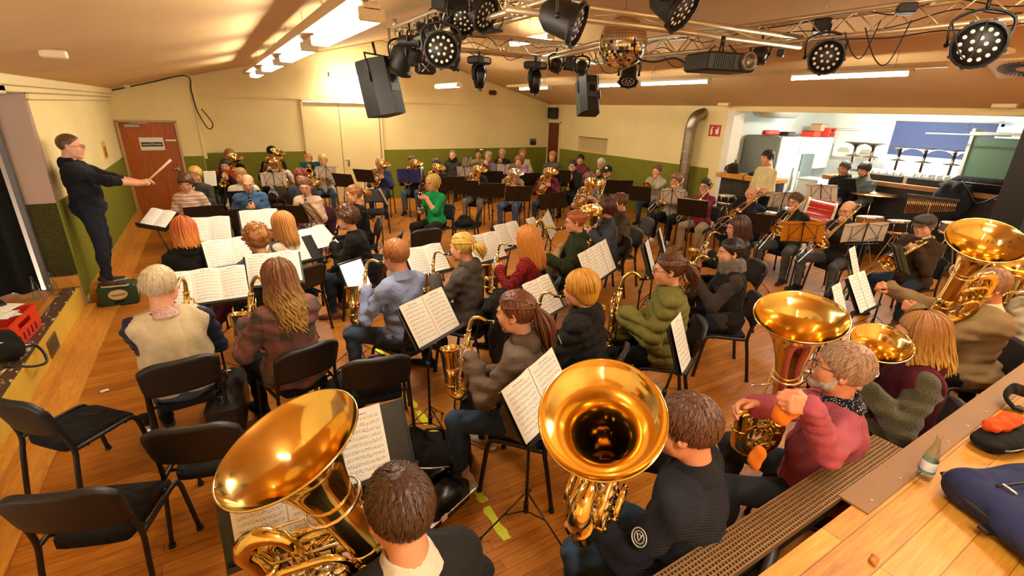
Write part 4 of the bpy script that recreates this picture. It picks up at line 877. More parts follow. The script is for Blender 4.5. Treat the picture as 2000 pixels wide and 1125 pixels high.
def room():
    st = structure
    st(boxo('floor', (5.75, 6.2, -.05), (15.2, 16.4, .1), WOODF), 'orange brown strip wood floor of the hall')
    # ceiling, two slopes
    mb = MB(); Y0, Y1 = -2.0, FY+.1
    for (xa, za), (xb, zb) in (((LX-.1, EL-.025), (AX, AZ)), ((AX, AZ), (RXW+.1, ER-.026))):
        mb.raw([(xa, Y0, za), (xb, Y0, zb), (xb, Y1, zb), (xa, Y1, za), (xa, Y0, za+.12), (xb, Y0, zb+.12), (xb, Y1, zb+.12), (xa, Y1, za+.12)], [(0, 3, 2, 1)[::-1], (4, 5, 6, 7), (0, 1, 5, 4), (2, 3, 7, 6), (1, 2, 6, 5), (3, 0, 4, 7)])
    st(mb.build('ceiling', CEIL, smooth=False), 'tan pitched ceiling')
    g = [(LX, 0), (RXW, 0), (RXW, ER), (AX, AZ), (LX, EL)]
    # far wall in pieces round the folding door
    Ff = fr((0, FY, 0), (1, 0, 0), (0, -1, 0)); gz = 1.36
    Fx = Matrix(((1, 0, 0, 0), (0, 0, -1, FY), (0, 1, 0, 0), (0, 0, 0, 1)))
    w = wall('wall_far', [(LX-.1, 0), (2.1, 0), (2.1, 2.57), (4.04, 2.57), (4.04, 0), (RXW+.1, 0), (RXW+.1, ER), (AX, AZ+.06), (LX-.1, EL)], Fx, CREAM); w['label'] = 'cream gabled far wall'
    for i, (a, b) in enumerate(((-.2, 2.08), (4.06, RXW))): st(boxo('trim_%d' % (i+1), ((a+b)/2, FY-.012, gz/2), (b-a, .024, gz), FELT), 'green felt dado on the far wall')
    st(boxo('trim_3', ((RXW+LX)/2, FY-.015, 2.635), (RXW-LX, .03, .05), TRIMC))
    for i, (xa, xb) in enumerate(((LX, AX), (AX, RXW))):
        a, b = Vector((xa, FY-.02, ceil_z(xa)-.05)), Vector((xb, FY-.02, ceil_z(xb)-.05)); mb = MB(); d = (b-a).normalized(); mb.box((a+b)/2, ((b-a).length, .04, .07), RY(-math.atan2(d.z, d.x))); st(mb.build('trim_%d' % (4+i), TRIMC, smooth=False))
    d = boxo('door_2', (3.07, FY+.06, 1.28), (1.92, .05, 2.56), wallmat('cream_door', 'e8d294', 40, .04, .5)); st(d, 'tall cream double door in the far wall')
    boxo('door_gap', (2.98, FY+.034, 1.28), (.012, .01, 2.52), plain('gap', '6a5a30', .8), d); mb = MB(); mb.box((3.12, FY+.03, 1.05), (.04, .012, .22)); mb.cyl((3.12, FY+.03, 1.1), (3.12, FY-.02, 1.1), .01); mb.cyl((3.12, FY-.02, 1.1), (3.0, FY-.02, 1.1), .011); mb.build('door_handle', STEEL, d)
    for i, x in enumerate((2.075, 4.065)): boxo('door_frame', (x, FY+.0, 1.29), (.05, .10, 2.6), TRIMC, d)
    boxo('door_frame', (3.07, FY, 2.6), (2.04, .10, .06), TRIMC, d)
    # left wall and the wall with the brown door
    Fl = Matrix(((0, 0, 1, LX), (1, 0, 0, 0), (0, 1, 0, 0), (0, 0, 0, 1)))
    w = wall('wall_left', [(7.525, 0), (DY+.2, 0), (DY+.2, EL+.02), (7.525, EL+.02)], Fl, CREAM); w['label'] = 'cream left wall beside the stage'
    mb = MB(); mb.prism([(7.40, .2), (DY, .2), (DY, 1.36), (10.15, 1.36), (10.15, 1.36), (7.40, 1.36)], 0, .02, Fl); st(mb.build('trim_6', FELT, smooth=False), 'green felt dado on the left wall')
    st(boxo('baseboard_left', (LX+.05, (7.6+DY)/2, .13), (.10, DY-7.6, .26), SKIRT), 'orange wooden skirting box along the left wall')
    st(boxo('trim_7', (LX+.19, 10.2, .006), (.22, 5.7, .012), SKIRT))
    mb = MB()
    for q, (dx, z0, z1) in enumerate(((.10, 2.60, 2.70), (.07, 2.54, 2.60), (.045, 2.47, 2.535))): mb.box((LX+dx/2, 9.6 if q < 2 else 10.2, (z0+z1)/2), (dx, 6.8 if q < 2 else 5.5, z1-z0), None, 0, .008)
    mb.box((LX+.03, 4.0, 2.62), (.08, 5.2, .2), None, 0, .01); st(mb.build('trim_8', TRIMC, smooth=False), 'stepped cream cornice above the left wall')
    Fd = Matrix(((1, 0, 0, 0), (0, 0, -1, DY), (0, 1, 0, 0), (0, 0, 0, 1)))
    w = wall('wall_door', [(LX-.05, 0), (-1.60, 0), (-1.60, 2.07), (-.62, 2.07), (-.62, 0), (-.2, 0), (-.2, ceil_z(-.2)), (LX-.05, EL)], Fd, CREAM, .75); w['label'] = 'cream wall around the brown door'
    st(boxo('trim_9', (-.41, DY-.012, .68), (.40, .024, 1.36), FELT)); st(boxo('trim_10', (-.188, DY+.37, .68), (.024, .75, 1.36), FELT)); st(boxo('trim_14', (-.17, DY-.0, 2.1), (.07, .06, 1.6), TRIMC))
    d = st(boxo('door_1', (-1.11, DY+.03, 1.03), (.96, .06, 2.05), DOORW), 'reddish brown veneered door left of the band')
    mb = MB()
    for x, z, sx, sz in ((-1.605, 1.03, .045, 2.1), (-.605, 1.03, .045, 2.1), (-1.105, 2.085, 1.05, .045)): mb.box((x, DY-.01, z), (sx, .06, sz))
    mb.build('door_frame', plain('frame_beige', 'c0a070', .5), d, smooth=False)
    mb = MB(); mb.box((-.72, DY-.004, 1.06), (.045, .012, .24)); mb.cyl((-.72, DY, 1.1), (-.72, DY-.06, 1.1), .011); mb.cyl((-.72, DY-.06, 1.1), (-.86, DY-.06, 1.1), .012); mb.build('door_handle', STEEL, d)
    boxo('door_closer', (-1.37, DY-.03, 1.99), (.26, .05, .06), plain('closer_grey', 'b8a890', .4), d, bev=.01); boxo('closer_arm', (-1.25, DY-.02, 2.045), (.3, .03, .015), STEEL, d)
    # stage opening on the left
    st(boxo('wall_return', (LX-.13, 7.46, 1.45), (.262, .12, 2.9), MAUVE), 'taupe return wall beside the stage curtain'); st(boxo('trim_11', (LX-.13, 7.39, .93), (.258, .02, .86), FELTD)); st(boxo('trim_12', (LX-.13, 7.385, .42), (.262, .03, .14), SKIRT)); st(boxo('trim_13', (LX-.28, 7.38, 1.5), (.045, .12, 2.3), plain('grey_strip', '5e564e', .6)))
    p = st(boxo('floor_stage', (-3.7, 4.7, .17), (4.0, 5.5, .34), WOODS), 'low wooden side stage'); YP = M('yp', yellowpaint)
    boxo('riser', (LX-.04, 4.7, .17), (.03, 5.5, .33), YP, p); boxo('riser_base', (LX+.02, 4.7, .045), (.11, 5.5, .09), SKIRT, p)
    def edge():
        t = NT('worn_edge_strip'); n = t.noise(t.coord('Object', (3, 1, 1)), 9, 4, .7); t.col(t.mix(t.math('GREATER_THAN', n, .60), '4a3018', 'd8c8a0')); t.set(Roughness=.6); return t.m
    boxo('edge_strip', (LX-.105, 4.7, .344), (.13, 5.5, .012), M('edge', edge), p); 
    vg = boxo('vent_plate', (LX-.018, 5.95, .2), (.012, .30, .17), plain('vent_brown', '7a6038', .5, .4), p); mb = MB()
    for i in range(7): mb.box((LX-.011, 5.95, .14+.02*i), (.006, .26, .006))
    mb.build('vent_slat', plain('vent_slat', '4a3820', .5), vg, smooth=False)
    st(boxo('trim_15', (LX+.17, 4.7, .007), (.22, 5.6, .014), SKIRT), 'floor board along the foot of the side stage')
    st(boxo('wall_left_2', (-5.7, 4, 1.6), (.1, 12, 3.3), MAUVE)); st(boxo('wall_stage_back', (-3.7, 9.0, 1.6), (3.95, .1, 3.3), MAUVE)); st(boxo('ceiling_stage', (-3.7, 3.5, 2.95), (4.1, 12, .1), CEIL)); st(boxo('wall_left_3', (-1.62, 0.2, 1.35), (.1, 3.6, 2.7), CREAM))
    # right wall
    Fr_ = Matrix(((0, 0, -1, RXW), (1, 0, 0, 0), (0, 1, 0, 0), (0, 0, 0, 1)))
    mb = MB()
    for y0, y1, z0, z1 in ((12.13, FY, 0, ER), (10.8, 12.13, 0, 1.37), (10.8, 12.13, 1.80, ER), (7.0, 10.8, 0, ER)): mb.box((RXW+.125, (y0+y1)/2, (z0+z1)/2), (.25, y1-y0, z1-z0))
    w = st(mb.build('wall_right', CREAM, smooth=False), 'cream right wall with the hatch'); 
    mb = MB()
    for y0, y1 in ((12.14, 13.02), (10.79-.9*0, 12.13), (7.3, 10.79)): mb.box((RXW-.012, (y0+y1)/2, .68), (.024, y1-y0, 1.36))
    st(mb.build('trim_16', FELT, smooth=False), 'green felt dado on the right wall')
    st(boxo('window_2', (RXW+.16, 11.465, 1.585), (.04, 1.33, .43), plain('shutter_cream', 'd8c288', .5)), 'closed cream roller shutter hatch'); mb = MB()
    for i in range(11): mb.box((RXW+.137, 11.465, 1.40+.038*i), (.01, 1.32, .03), None, 0, .004)
    mb.build('shutter_slat', plain('shutter_slat', 'cdb67c', .5), bpy.data.objects['window_2'], smooth=False)
    d = st(boxo('door_3', (RXW-.0, 13.38, 1.07), (.08, .62, 2.14), DOORD), 'dark brown door in the far right corner'); mb = MB()
    for y in (13.06, 13.70): mb.box((RXW-.02, y, 1.09), (.08, .04, 2.18))
    mb.box((RXW-.02, 13.38, 2.17), (.08, .68, .04)); mb.build('door_frame', TRIMC, d, smooth=False)
    st(boxo('wall_beam', (RXW+.2, 2.5, 2.665), (.4, 8.99, .13), CREAM), 'beam over the bar opening'); st(boxo('wall_pier', (RXW+.16, 6.94, 1.3), (.36, .16, 2.62), wallmat('white_pier', 'ece6d6')), 'white pier at the left of the bar opening')
    st(boxo('wall_right_2', (RXW+.12, -.6, 1.3), (.24, 2.8, 2.7), CREAM)); st(boxo('wall_back', (4, -2.05, 2), (11.6, .1, 4.4), CREAM))
    # kitchen behind the bar
    KX = 13.1; st(boxo('wall_kitchen_left', (11.5, 7.07, 1.45), (3.4, .1, 3.0), KWALL), 'pale kitchen side wall'); st(boxo('ceiling_kitchen', (11.5, 3.5, 3.0), (3.6, 7.4, .1), KWALL)); st(boxo('wall_kitchen_right', (11.5, -.1, 1.45), (3.4, .1, 3.0), KWALL))
    mb = MB(); y0, y1, z0, z1 = 3.42, 5.2, 1.0, 2.5
    for a, b, c, e in ((-.1, y0, 0, 3), (y1, 7.1, 0, 3), (y0, y1, 0, z0), (y0, y1, z1, 3)): mb.box((KX+.1, (a+b)/2, (c+e)/2), (.2, b-a, e-c))
    st(mb.build('wall_kitchen_back', KWALL, smooth=False), 'pale blue white kitchen back wall')
    wn = MB(); 
    for a, b, c, e in ((y0, y0+.06, z0, z1), (y1-.06, y1, z0, z1), (y0, y1, z0, z0+.06), (y0, y1, z1-.06, z1), (4.28, 4.34, z0, z1)): wn.box((KX+.06, (a+b)/2, (c+e)/2), (.06, b-a, e-c))
    w = st(wn.build('window_1', plain('white_frame', 'f2f2ee', .4), smooth=False), 'bright kitchen window'); boxo('pane', (KX+.06, (y0+y1)/2, (z0+z1)/2), (.006, y1-y0-.1, z1-z0-.1), M('thin_glass', thinglass), w)
    st(boxo('window_sill', (KX-.04, 4.3, 1.0), (.14, 1.9, .03), plain('white_sill', 'eeeeea', .4)))
    return YP
# ================================================================ FURNITURE
def make_chair():
    t = thing('chair', 'x', 'chair'); mb = MB(); n = 9
    top = []; bot = []
    for i in range(n):
        v = -.21+.43*i/(n-1)
        for lst, dz in ((top, 0), (bot, -.045)): lst.append([(u*.225*(1-.18*(abs(u)**6))*(1-.10*(max(0, -v)/.21)**3), v*(1-.10*(abs(u)**5)), .465+dz-.012*(1-u*u)*(1 if dz == 0 else .3)-(.03*max(0, (v-.12)/.10)**2)) for u in np.linspace(-1, 1, 11)])
    def closed(mb, A, B, mi=0):
        A, B = np.array(A), np.array(B); a, b = A.shape[:2]; base = mb.nv; V = np.concatenate([A.reshape(-1, 3), B.reshape(-1, 3)]); N = a*b; F = []
        for i in range(a-1):
            for j in range(b-1): F += [(i*b+j, i*b+j+1, (i+1)*b+j+1, (i+1)*b+j), (N+i*b+j, N+(i+1)*b+j, N+(i+1)*b+j+1, N+i*b+j+1)]
        rim = [j for j in range(b)]+[i*b+b-1 for i in range(1, a)]+[(a-1)*b+j for j in range(b-2, -1, -1)]+[i*b for i in range(a-2, 0, -1)]
        for i in range(len(rim)): p, q = rim[i], rim[(i+1) % len(rim)]; F.append((q, p, N+p, N+q))
        mb.raw(V, F, mi)
    closed(mb, top, bot); mb.build('seat', fabric('15110f'), t)
    mb = MB(); A = []; B = []
    for i in range(10):
        v = i/9; z = .575+.275*v; w = .248*(1-.06*(1-v))*(1-.22*max(0, (v-.75)/.25)**3-.10*max(0, (.2-v)/.2)**2); y0 = -.235-.075*v
        A.append([(u*w, y0+.028*u*u-.002, z-.02*max(0, abs(u)-.75)*4*v) for u in np.linspace(-1, 1, 13)]); B.append([(u*w*.97, y0-.040+.034*u*u, z-.02*max(0, abs(u)-.75)*4*v-(.004 if i == 9 else 0)) for u in np.linspace(-1, 1, 13)])
    closed(mb, A, B); mb.build('backrest', BLKP, t)
    for s in (1, -1):
        mb = MB(); mb.tube(smoothpath([(s*.245, .245, 0), (s*.236, .205, .30), (s*.232, .185, .41), (s*.228, .14, .448), (s*.225, 0, .448), (s*.225, -.20, .446)], 4), .0165, 9, flat=.75); lg = mb.build('leg', BLK, t); mb = MB(); mb.cyl((s*.245, .245, 0), (s*.2445, .243, .022), .0195, 10); mb.build('foot_cap', RUB, lg)
        mb = MB(); mb.tube(smoothpath([(s*.245, -.275, 0), (s*.235, -.225, .30), (s*.228, -.20, .45), (s*.218, -.228, .60), (s*.212, -.262, .76)], 4), .0165, 9, flat=.75); lg = mb.build('leg', BLK, t); mb = MB(); mb.cyl((s*.245, -.275, 0), (s*.2445, -.273, .022), .0195, 10); mb.build('foot_cap', RUB, lg)
    mb = MB(); mb.cyl((-.225, .12, .432), (.225, .12, .432), .010, 8); mb.cyl((-.225, -.12, .432), (.225, -.12, .432), .010, 8); mb.build('seat_frame', BLK, t)
    return t
CHAIR = []
def chair(x, y, rz, label, group=None):
    mw = TRS((x, y, 0), rz)
    if not CHAIR: CHAIR.append(make_chair()); o = CHAIR[0]; o.matrix_world = mw; o['label'] = label
    else: o = dup(CHAIR[0], mw, label)
    if group: o['group'] = group
    elif 'group' in o: del o['group']
    return o
def papermat():
    t = NT('printed_sheet_music'); uv = t.n('ShaderNodeUVMap'); sp = t.n('ShaderNodeSeparateXYZ'); t.l(uv.outputs[0], sp.inputs[0]); u, v = sp.outputs[0], sp.outputs[1]
    inx = t.math('MULTIPLY', t.math('GREATER_THAN', u, .08), t.math('LESS_THAN', u, .93)); iny = t.math('MULTIPLY', t.math('GREATER_THAN', v, .06), t.math('LESS_THAN', v, .88))
    s = t.math('FRACT', t.math('MULTIPLY', v, 11.0)); band = t.math('MULTIPLY', t.math('GREATER_THAN', s, .28), t.math('LESS_THAN', s, .72)); band2 = t.math('MULTIPLY', t.math('GREATER_THAN', s, .16), t.math('LESS_THAN', s, .84))
    ln = t.math('LESS_THAN', t.math('FRACT', t.math('MULTIPLY', t.math('SUBTRACT', s, .28), 11.3)), .2); line = t.math('MULTIPLY', t.math('MULTIPLY', ln, band), .55)
    mp = t.n('ShaderNodeMapping'); t.l(uv.outputs[0], mp.inputs[0]); mp.inputs['Scale'].default_value = (46, 60, 1); n = t.noise(mp.outputs[0], 1.0, 1.5, .6)
    oi = t.n('ShaderNodeObjectInfo'); mp.inputs['Location'].default_value = (0, 0, 0); cx = t.n('ShaderNodeCombineXYZ'); t.l(t.math('MULTIPLY', oi.outputs['Random'], 90), cx.inputs[0]); t.l(cx.outputs[0], mp.inputs['Location'])
    note = t.math('MULTIPLY', t.math('GREATER_THAN', n, .585), band2); bars = t.math('MULTIPLY', t.math('LESS_THAN', t.math('FRACT', t.math('MULTIPLY', u, 5.3)), .03), band)
    ink = t.math('MULTIPLY', t.math('MULTIPLY', t.math('MAXIMUM', t.math('MAXIMUM', line, t.math('MULTIPLY', note, .8)), t.math('MULTIPLY', bars, .6)), inx), iny)
    tit = t.math('MULTIPLY', t.math('MULTIPLY', t.math('GREATER_THAN', v, .91), t.math('LESS_THAN', v, .935)), t.math('MULTIPLY', t.math('GREATER_THAN', u, .3), t.math('LESS_THAN', u, .7)))
    ink = t.math('MAXIMUM', ink, t.math('MULTIPLY', t.math('MULTIPLY', tit, t.math('GREATER_THAN', n, .47)), .7))
    t.col(t.mix(ink, 'f3ead8', '2a241e')); t.set(Roughness=.75); t.b.inputs['Specular IOR Level'].default_value = .2; return t.m
def sheet(label, c, yaw, tilt, pages=2, pw=.225, ph=.31, roll=0, fold=.012, mat=None, group=None, name='sheet_music', cat='sheet music', plainback=True):
    "open music: centre c, readable from local -y, leaning back by tilt degrees from upright"
    m = mat or M('paper', papermat); mb = MB(); N = 7
    for p in range(pages):
        x0 = (p-pages/2)*pw; P = []
        for i in range(6):
            v = i/5; P.append([(x0+pw*(j/(N-1)), -fold*math.sin(PI*j/(N-1))*(1 if pages > 1 else .4)-.004*(p % 2), (v-.5)*ph+.003*math.sin(p*5+j)) for j in range(N)])
        mb.sheet(P)
    for p in range(pages):
        x0 = (p-pages/2)*pw; mb.sheet([[(x0+pw*(j/(N-1)), -fold*math.sin(PI*j/(N-1))*(1 if pages > 1 else .4)-.004*(p % 2)+.0015, (i-.5)*ph*.999) for j in range(N-1, -1, -1)] for i in (0, 1)], 1, uv=False)
    o = mb.build(name, [m, plain('paper_back', 'e6d8c0', .8)]); o.matrix_world = Matrix.Translation(Vector(c))@Matrix.Rotation(yaw, 4, 'Z')@Matrix.Rotation(rad(roll), 4, 'Y')@Matrix.Rotation(-rad(tilt), 4, 'X')
    return tag(o, label, cat, group)
def stand(label, x, y, yaw, h=1.0, kind='wire', tilt=22, group=None, w=.48, hh=.32, foot=.30, roll=0, name='music_stand'):
    "desk centre at height h over (x, y); the reader sits towards local -y"
    t = thing(name, label, 'music stand', (0, 0, 0), 0, group); t.matrix_world = TRS((x, y, 0), yaw); A = np.array(Matrix.Translation((0, 0, h))@Matrix.Rotation(rad(roll), 4, 'Y')@Matrix.Rotation(-rad(tilt), 4, 'X'))
    def q(u, v, d=0): return xf(A, np.array([[u, d, v]]))[0]
    mb = MB(); b = q(0, -hh*.30, .035)
    if kind == 'desk':
        mb.box((0, .012, 0), (w, .006, hh), None, 0, .002); mb.box((0, -.02, -hh/2+.003), (w, .06, .006)); mb.box((0, -.05, -hh/2+.012), (w, .005, .022))
        for u in (-1, 1): mb.box((u*w*.5, .012, 0), (.008, .014, hh))
        mb.cyl((0, .02, -.02), (0, .045, -.02), .022, 12); V = np.concatenate(mb.v); mb.v = [xf(A, V)]
    else:
        r = .0042
        for u in (-1, 1):
            mb.tube([q(0, hh*.55, .018), q(u*w*.30, -hh*.12, .014), q(u*w*.32, -hh*.5, .012)], r, 6); mb.tube([q(0, hh*.55, .018), q(u*w*.34, hh*.42, .014), q(u*w*.56, hh*.52, .008)], r, 6)
            mb.tube([q(u*w*.34, hh*.42, .014), q(u*w*.33, -hh*.05, .014), q(u*w*.36, -hh*.5, .012), q(u*w*.36, -hh*.52, -.03), q(u*w*.36, -hh*.44, -.035)], r, 6); mb.tube([q(u*w*.04, -hh*.34, .016), q(u*w*.36, -hh*.16, .014)], r*.8, 6)
        mb.tube([q(-w*.40, -hh*.5, .012), q(w*.40, -hh*.5, .012)], r, 6); mb.tube([q(0, -hh*.62, .018), q(0, hh*.62, .018)], r*1.9, 7)
    mb.build('desk', BLK, t, smooth=True, angle=40)
    mb = MB(); mb.tube([b, (0, .05, h*.62), (0, .05, .18)], [.009, .0095, .011], 10); mb.cyl((0, .05, h*.60), (0, .05, h*.60+.05), .016, 10); mb.tube([(0, .05, h*.62+.01), (.03, .05, h*.62+.01)], .006, 7); mb.cyl((0, .05, .12), (0, .05, .20), .017, 10); mb.build('pole', BLK, t)
    for k in range(3):
        a = k*2*PI/3+.5; d = tv((math.cos(a), math.sin(a), 0)); mb = MB(); e = tv((0, .05, 0))+d*foot+tv((0, 0, .012)); mb.tube([tv((0, .05, .27))+d*.015, e], .0065, 7, flat=.6); mb.tube([tv((0, .05, .13))+d*.015, tv((0, .05, .27))*.52+e*.48], .0045, 6); mb.sphere(e, .012, 8); mb.build('leg', BLK, t)
    return t
# ================================================================ THE BAND
BAND = 'musicians of the wind band'
JE = ('1d2633', 'denim'); JL = ('3a4a60', 'denim'); BK = ('121216', 'plain'); JG = ('4a4a48', 'denim')
def tilted(px, py, dep, bx, by, ang):
    "world rim centre and bell axis of a horn whose body runs along (bx, by) in the picture and opens ang degrees off the line of sight"
    c = atd(px, py, dep); d = ray(px, py).normalized(); b = (RGT*bx-UPV*by); b = (b-d*b.dot(d)).normalized()
    return c, (-d*math.cos(rad(ang))-b*math.sin(rad(ang))).normalized()
def people():
    P = person
    # ---- conductor on the crate
    info = P('conductor', 'man conducting from a beer crate in a black hooded jacket, holding a white baton', 138, 287, stand=.26, yaw=-92, lean=-3, fat=1.15, s=1.06, sleeve=1.3, head=(0, 6), hr=('buzz', '4a2e1a'), glasses='2a1a14', top=('hoodie', '17171b', 'plain', None), hood=('131317',), legs=('1e2026', 'denim'), shoes=('4a3a2c', 'c8b8a0'),
        hands={1: (np.array([.10, .53, 1.20]), (-.1, .95, .25), (-.5, 0, -.8), 'fist'), -1: (np.array([-.10, .50, 1.19]), (.1, .95, .2), (.3, 0, -.9), 'relax')}, dz=0)
    # ---- front left rows, backs to the camera
    P('old', 'grey haired man from behind in a cream waistcoat over navy shirt', 313, 560, yaw=6, lean=4, s=1.08, fat=1.34, head=(-26, 6), hr=('short', 'b09a78'), top=('shirt', '23283a', 'satin', None), vest=('c8b48c', 'satin'), collar=('c8a090', 'dots', '3a3040'), legs=JL, inst=I('tenor', 'tenor saxophone held by grey haired man in the waistcoat', roll=10))
    P('wavy', 'woman from behind with long wavy golden hair and plaid wool coat', 545, 545, 'f', yaw=16, s=1.08, lean=6, fat=1.1, hr=('long', '7a4a20', 'e0b458'), hl=.36, wave=.014, top=('coat', '7e5048', 'bigcheck', '4e4238'), legs=BK, inst=I('tenor', 'tenor saxophone held by the wavy haired woman in plaid', roll=8, yaw=18))
    P('redhair', 'woman from behind with orange red hair in a black hooded sweater', 360, 452, 'f', yaw=10, lean=6, hr=('long', 'c05a12', 'e08a28'), hl=.17, wave=.006, top=('hoodie', '17130f', 'plain', None), hood=('1b1713',), legs=BK, inst=I('clarinet', 'clarinet played by the orange haired woman'))
    P('curly', 'woman from behind with short brown curls and blue grey jacket', 503, 470, 'f', yaw=14, lean=7, hr=('curly', '8a5a2c'), top=('jacket', '4a5a70', 'plain', None), legs=BK, inst=I('clarinet', 'clarinet played by the curly haired woman in blue grey'))
    P('straight', 'woman from behind with long straight light brown hair and cream sweater', 553, 440, 'f', yaw=24, lean=7, hr=('long', 'a06a30'), hl=.22, top=('sweater', 'd8c4a8', 'plain', None), legs=JE, inst=I('clarinet', 'clarinet played by the woman in the cream sweater'))
    P('darkcurl', 'woman with dark brown curls bent forward in a black blouse', 678, 428, 'f', yaw=62, lean=16, hr=('curly', '4a2c18'), top=('sweater', '15130f', 'plain', None), legs=JE, shoes=('7a4a38', '5a3a2c'), inst=I('clarinet', 'clarinet held low by the dark curly haired woman', pitch=-14))
    P('blue', 'man from behind in a creased pale blue shirt and jeans', 773, 500, yaw=24, s=1.08, fat=1.15, lean=8, hr=('short', '8a5428'), sk='d89a74', top=('shirt', '8a94b4', 'linen', None), legs=('3a4656', 'denim'), shoes=('6a4020', '4a2c18'), spread=.26, inst=I('alto', 'alto saxophone held by the man in the pale blue shirt', roll=14, yaw=24))
    P('grey', 'woman with blond ponytail seen from behind in dark grey hoodie', 903, 484, 'f', yaw=38, s=1.06, lean=6, hr=('pony', 'c08a3c'), hl=.13, top=('hoodie', '4a433c', 'plain', None), hood=('4a433c',), legs=BK, shoes=('1a1612', '2a2622'), inst=I('alto', 'alto saxophone played by the blond woman in grey hoodie', roll=4))
    P('redcheck', 'woman from behind with long reddish blond hair in red checked shirt', 1028, 468, 'f', yaw=40, s=1.04, lean=5, hr=('long', 'b06c28'), hl=.30, top=('shirt', '9a2020', 'check', '2a1014'), legs=BK, inst=I('alto', 'alto saxophone played by the woman in red checks', roll=4))
    P('pony', 'woman with long brown ponytail in a taupe outdoor jacket playing saxophone', 1008, 612, 'f', s=1.10, lean=10, yaw=40, hr=('pony', '5a3018'), hl=.30, top=('jacket', '6a5a4c', 'plain', None), hood=('6a5a4c',), legs=('2c3c50', 'denim'), shoes=('c8b0a0', 'e0d4c8'), spread=.2, inst=I('alto', 'alto saxophone played by woman in the taupe jacket', roll=6))
    P('puffer', 'woman with short ginger blond hair in black quilted jacket', 1133, 566, 'f', s=1.06, yaw=34, lean=7, hr=('bob', 'c07c28'), hl=.03, top=('puffer', '1d1915', 'plain', None), hood=('1d1915',), legs=BK, inst=I('alto', 'alto saxophone played by the woman in black quilted jacket', roll=4))
    P('olive', 'woman with brown ponytail and glasses in olive quilted coat', 1306, 528, 'f', s=1.08, yaw=48, lean=4, hr=('pony', '4a2814'), hl=.22, glasses='1a1612', top=('puffer', '6e6830', 'plain', None), legs=BK, inst=I('tenor', 'tenor saxophone played by the woman in olive coat', roll=4))
    P('scarf', 'woman with dark hair bun and knitted grey scarf over black vest', 1428, 494, 'f', s=1.05, lean=5, hr=('bun', '1c1410'), top=('sweater', '443830', 'knit', None), vest=('1c1a18', 'puffer'), scarf=('6a5e52', 'fleece'), legs=BK, inst=I('alto', 'alto saxophone played by the woman in the scarf', roll=4, pitch=8))
    P('brownlong', 'woman with long dark brown hair playing behind the scarf wearer', 1440, 446, 'f', lean=6, hr=('long', '3a2014'), hl=.16, top=('sweater', '2a241c', 'plain', None), legs=BK, inst=I('alto', 'saxophone played by the long haired woman behind the scarf', pitch=6))
    P('greenjacket', 'red haired woman in glasses and dark green jacket playing low saxophone', 1123, 434, 'f', lean=6, hr=('bun', '8a4418'), glasses='4a3a2c', top=('jacket', '2c3018', 'plain', None), hood=('2c3018',), legs=BK, inst=I('bari', 'large baritone saxophone played by the red haired woman'))
    P('slate', 'woman with dark red bob in slate grey zip jacket', 1183, 408, 'f', lean=6, hr=('bob', '42160e'), hl=.08, top=('jacket', '44464e', 'plain', None), legs=BK, inst=I('euph', 'baritone horn played by the woman in slate grey'))
    P('tan', 'man with short brown hair in brown jacket beside the slate jacket', 1209, 396, lean=6, hr=('short', '5a3418'), top=('jacket', '5a4a34', 'plain', None), legs=JE, inst=I('euph', 'baritone horn played by the man in brown jacket', roll=-4))
    # ---- left block facing the camera
    P('stripes', 'woman in glasses and a striped cardigan reading beside the brown door', 363, 358, 'f', yaw=172, head=(0, 20), hr=('crop', '4a2a18'), glasses='c8a080', top=('jacket', 'd8bca0', 'stripe', 'a86a54'), legs=JE)
    P('hornwoman', 'woman with short blond hair in a dark grey sweater behind striped cardigan', 382, 342, 'f', yaw=165, head=(0, 12), hr=('crop', 'b88848'), top=('sweater', '3c3a38', 'plain', None), legs=JE, inst=I('horn', 'french horn held by the short blond woman'))
    P('trumpetman', 'dark haired man in glasses playing over an orange folder', 440, 324, yaw=166, hr=('short', '1c1410'), glasses='14100e', beard='241a14', top=('sweater', '191614', 'plain', None), legs=BK, inst=I('trumpet', 'trumpet played over the orange folder', pitch=-24))
    P('euphback', 'person in black with a horn behind the man in glasses', 449, 305, yaw=166, seat=.50, lean=0, s=1.09, hr=('crop', '8a5a34'), top=('sweater', '171513', 'plain', None), legs=BK, inst=I('euph', 'baritone horn in front of the green wall at far left'))
    P('cream', 'man with short fair hair in a cream pullover behind the bald man', 471, 344, yaw=170, head=(0, 14), hr=('short', '8a6238'), top=('sweater', 'd8ceb0', 'plain', None), legs=BK)
    P('bluejacket', 'bald man in glasses and an open blue jacket reading downwards', 484, 358, yaw=174, head=(0, 20), s=1.06, hr=('bald', '6a5a48'), glasses='8a7a68', top=('jacket', '3e5878', 'plain', None), vest=None, legs=BK, inst=I('clarinet', 'clarinet held upright by the bald man in blue', pitch=-30))
    P('blackcap', 'person in a black cap behind the man in the brown waistcoat', 531, 299, yaw=168, seat=.52, lean=0, s=1.14, hat=('plain', '15120f'), hr=('short', '1c1410'), top=('sweater', '161412', 'plain', None), legs=BK, inst=I('euph', 'baritone horn raised behind the brown waistcoat', off=(.02, 0, .04)))
    P('waistcoat', 'man in glasses with brown waistcoat and white sleeves playing a horn', 535, 319, yaw=170, hr=('crop', '6a4424'), glasses='2a2018', top=('shirt', 'd8d0c0', 'plain', None), vest=('2a1e16',), legs=BK, inst=I('euph', 'baritone horn played by the man in brown waistcoat', roll=40, off=(.0, 0, 0)))
    P('redglasses', 'woman with long red hair and glasses in a grey jacket', 587, 345, 'f', yaw=172, head=(0, 16), hr=('long', '6a2c18'), hl=.16, glasses='2a2018', top=('jacket', '3a3c42', 'plain', None), legs=BK)
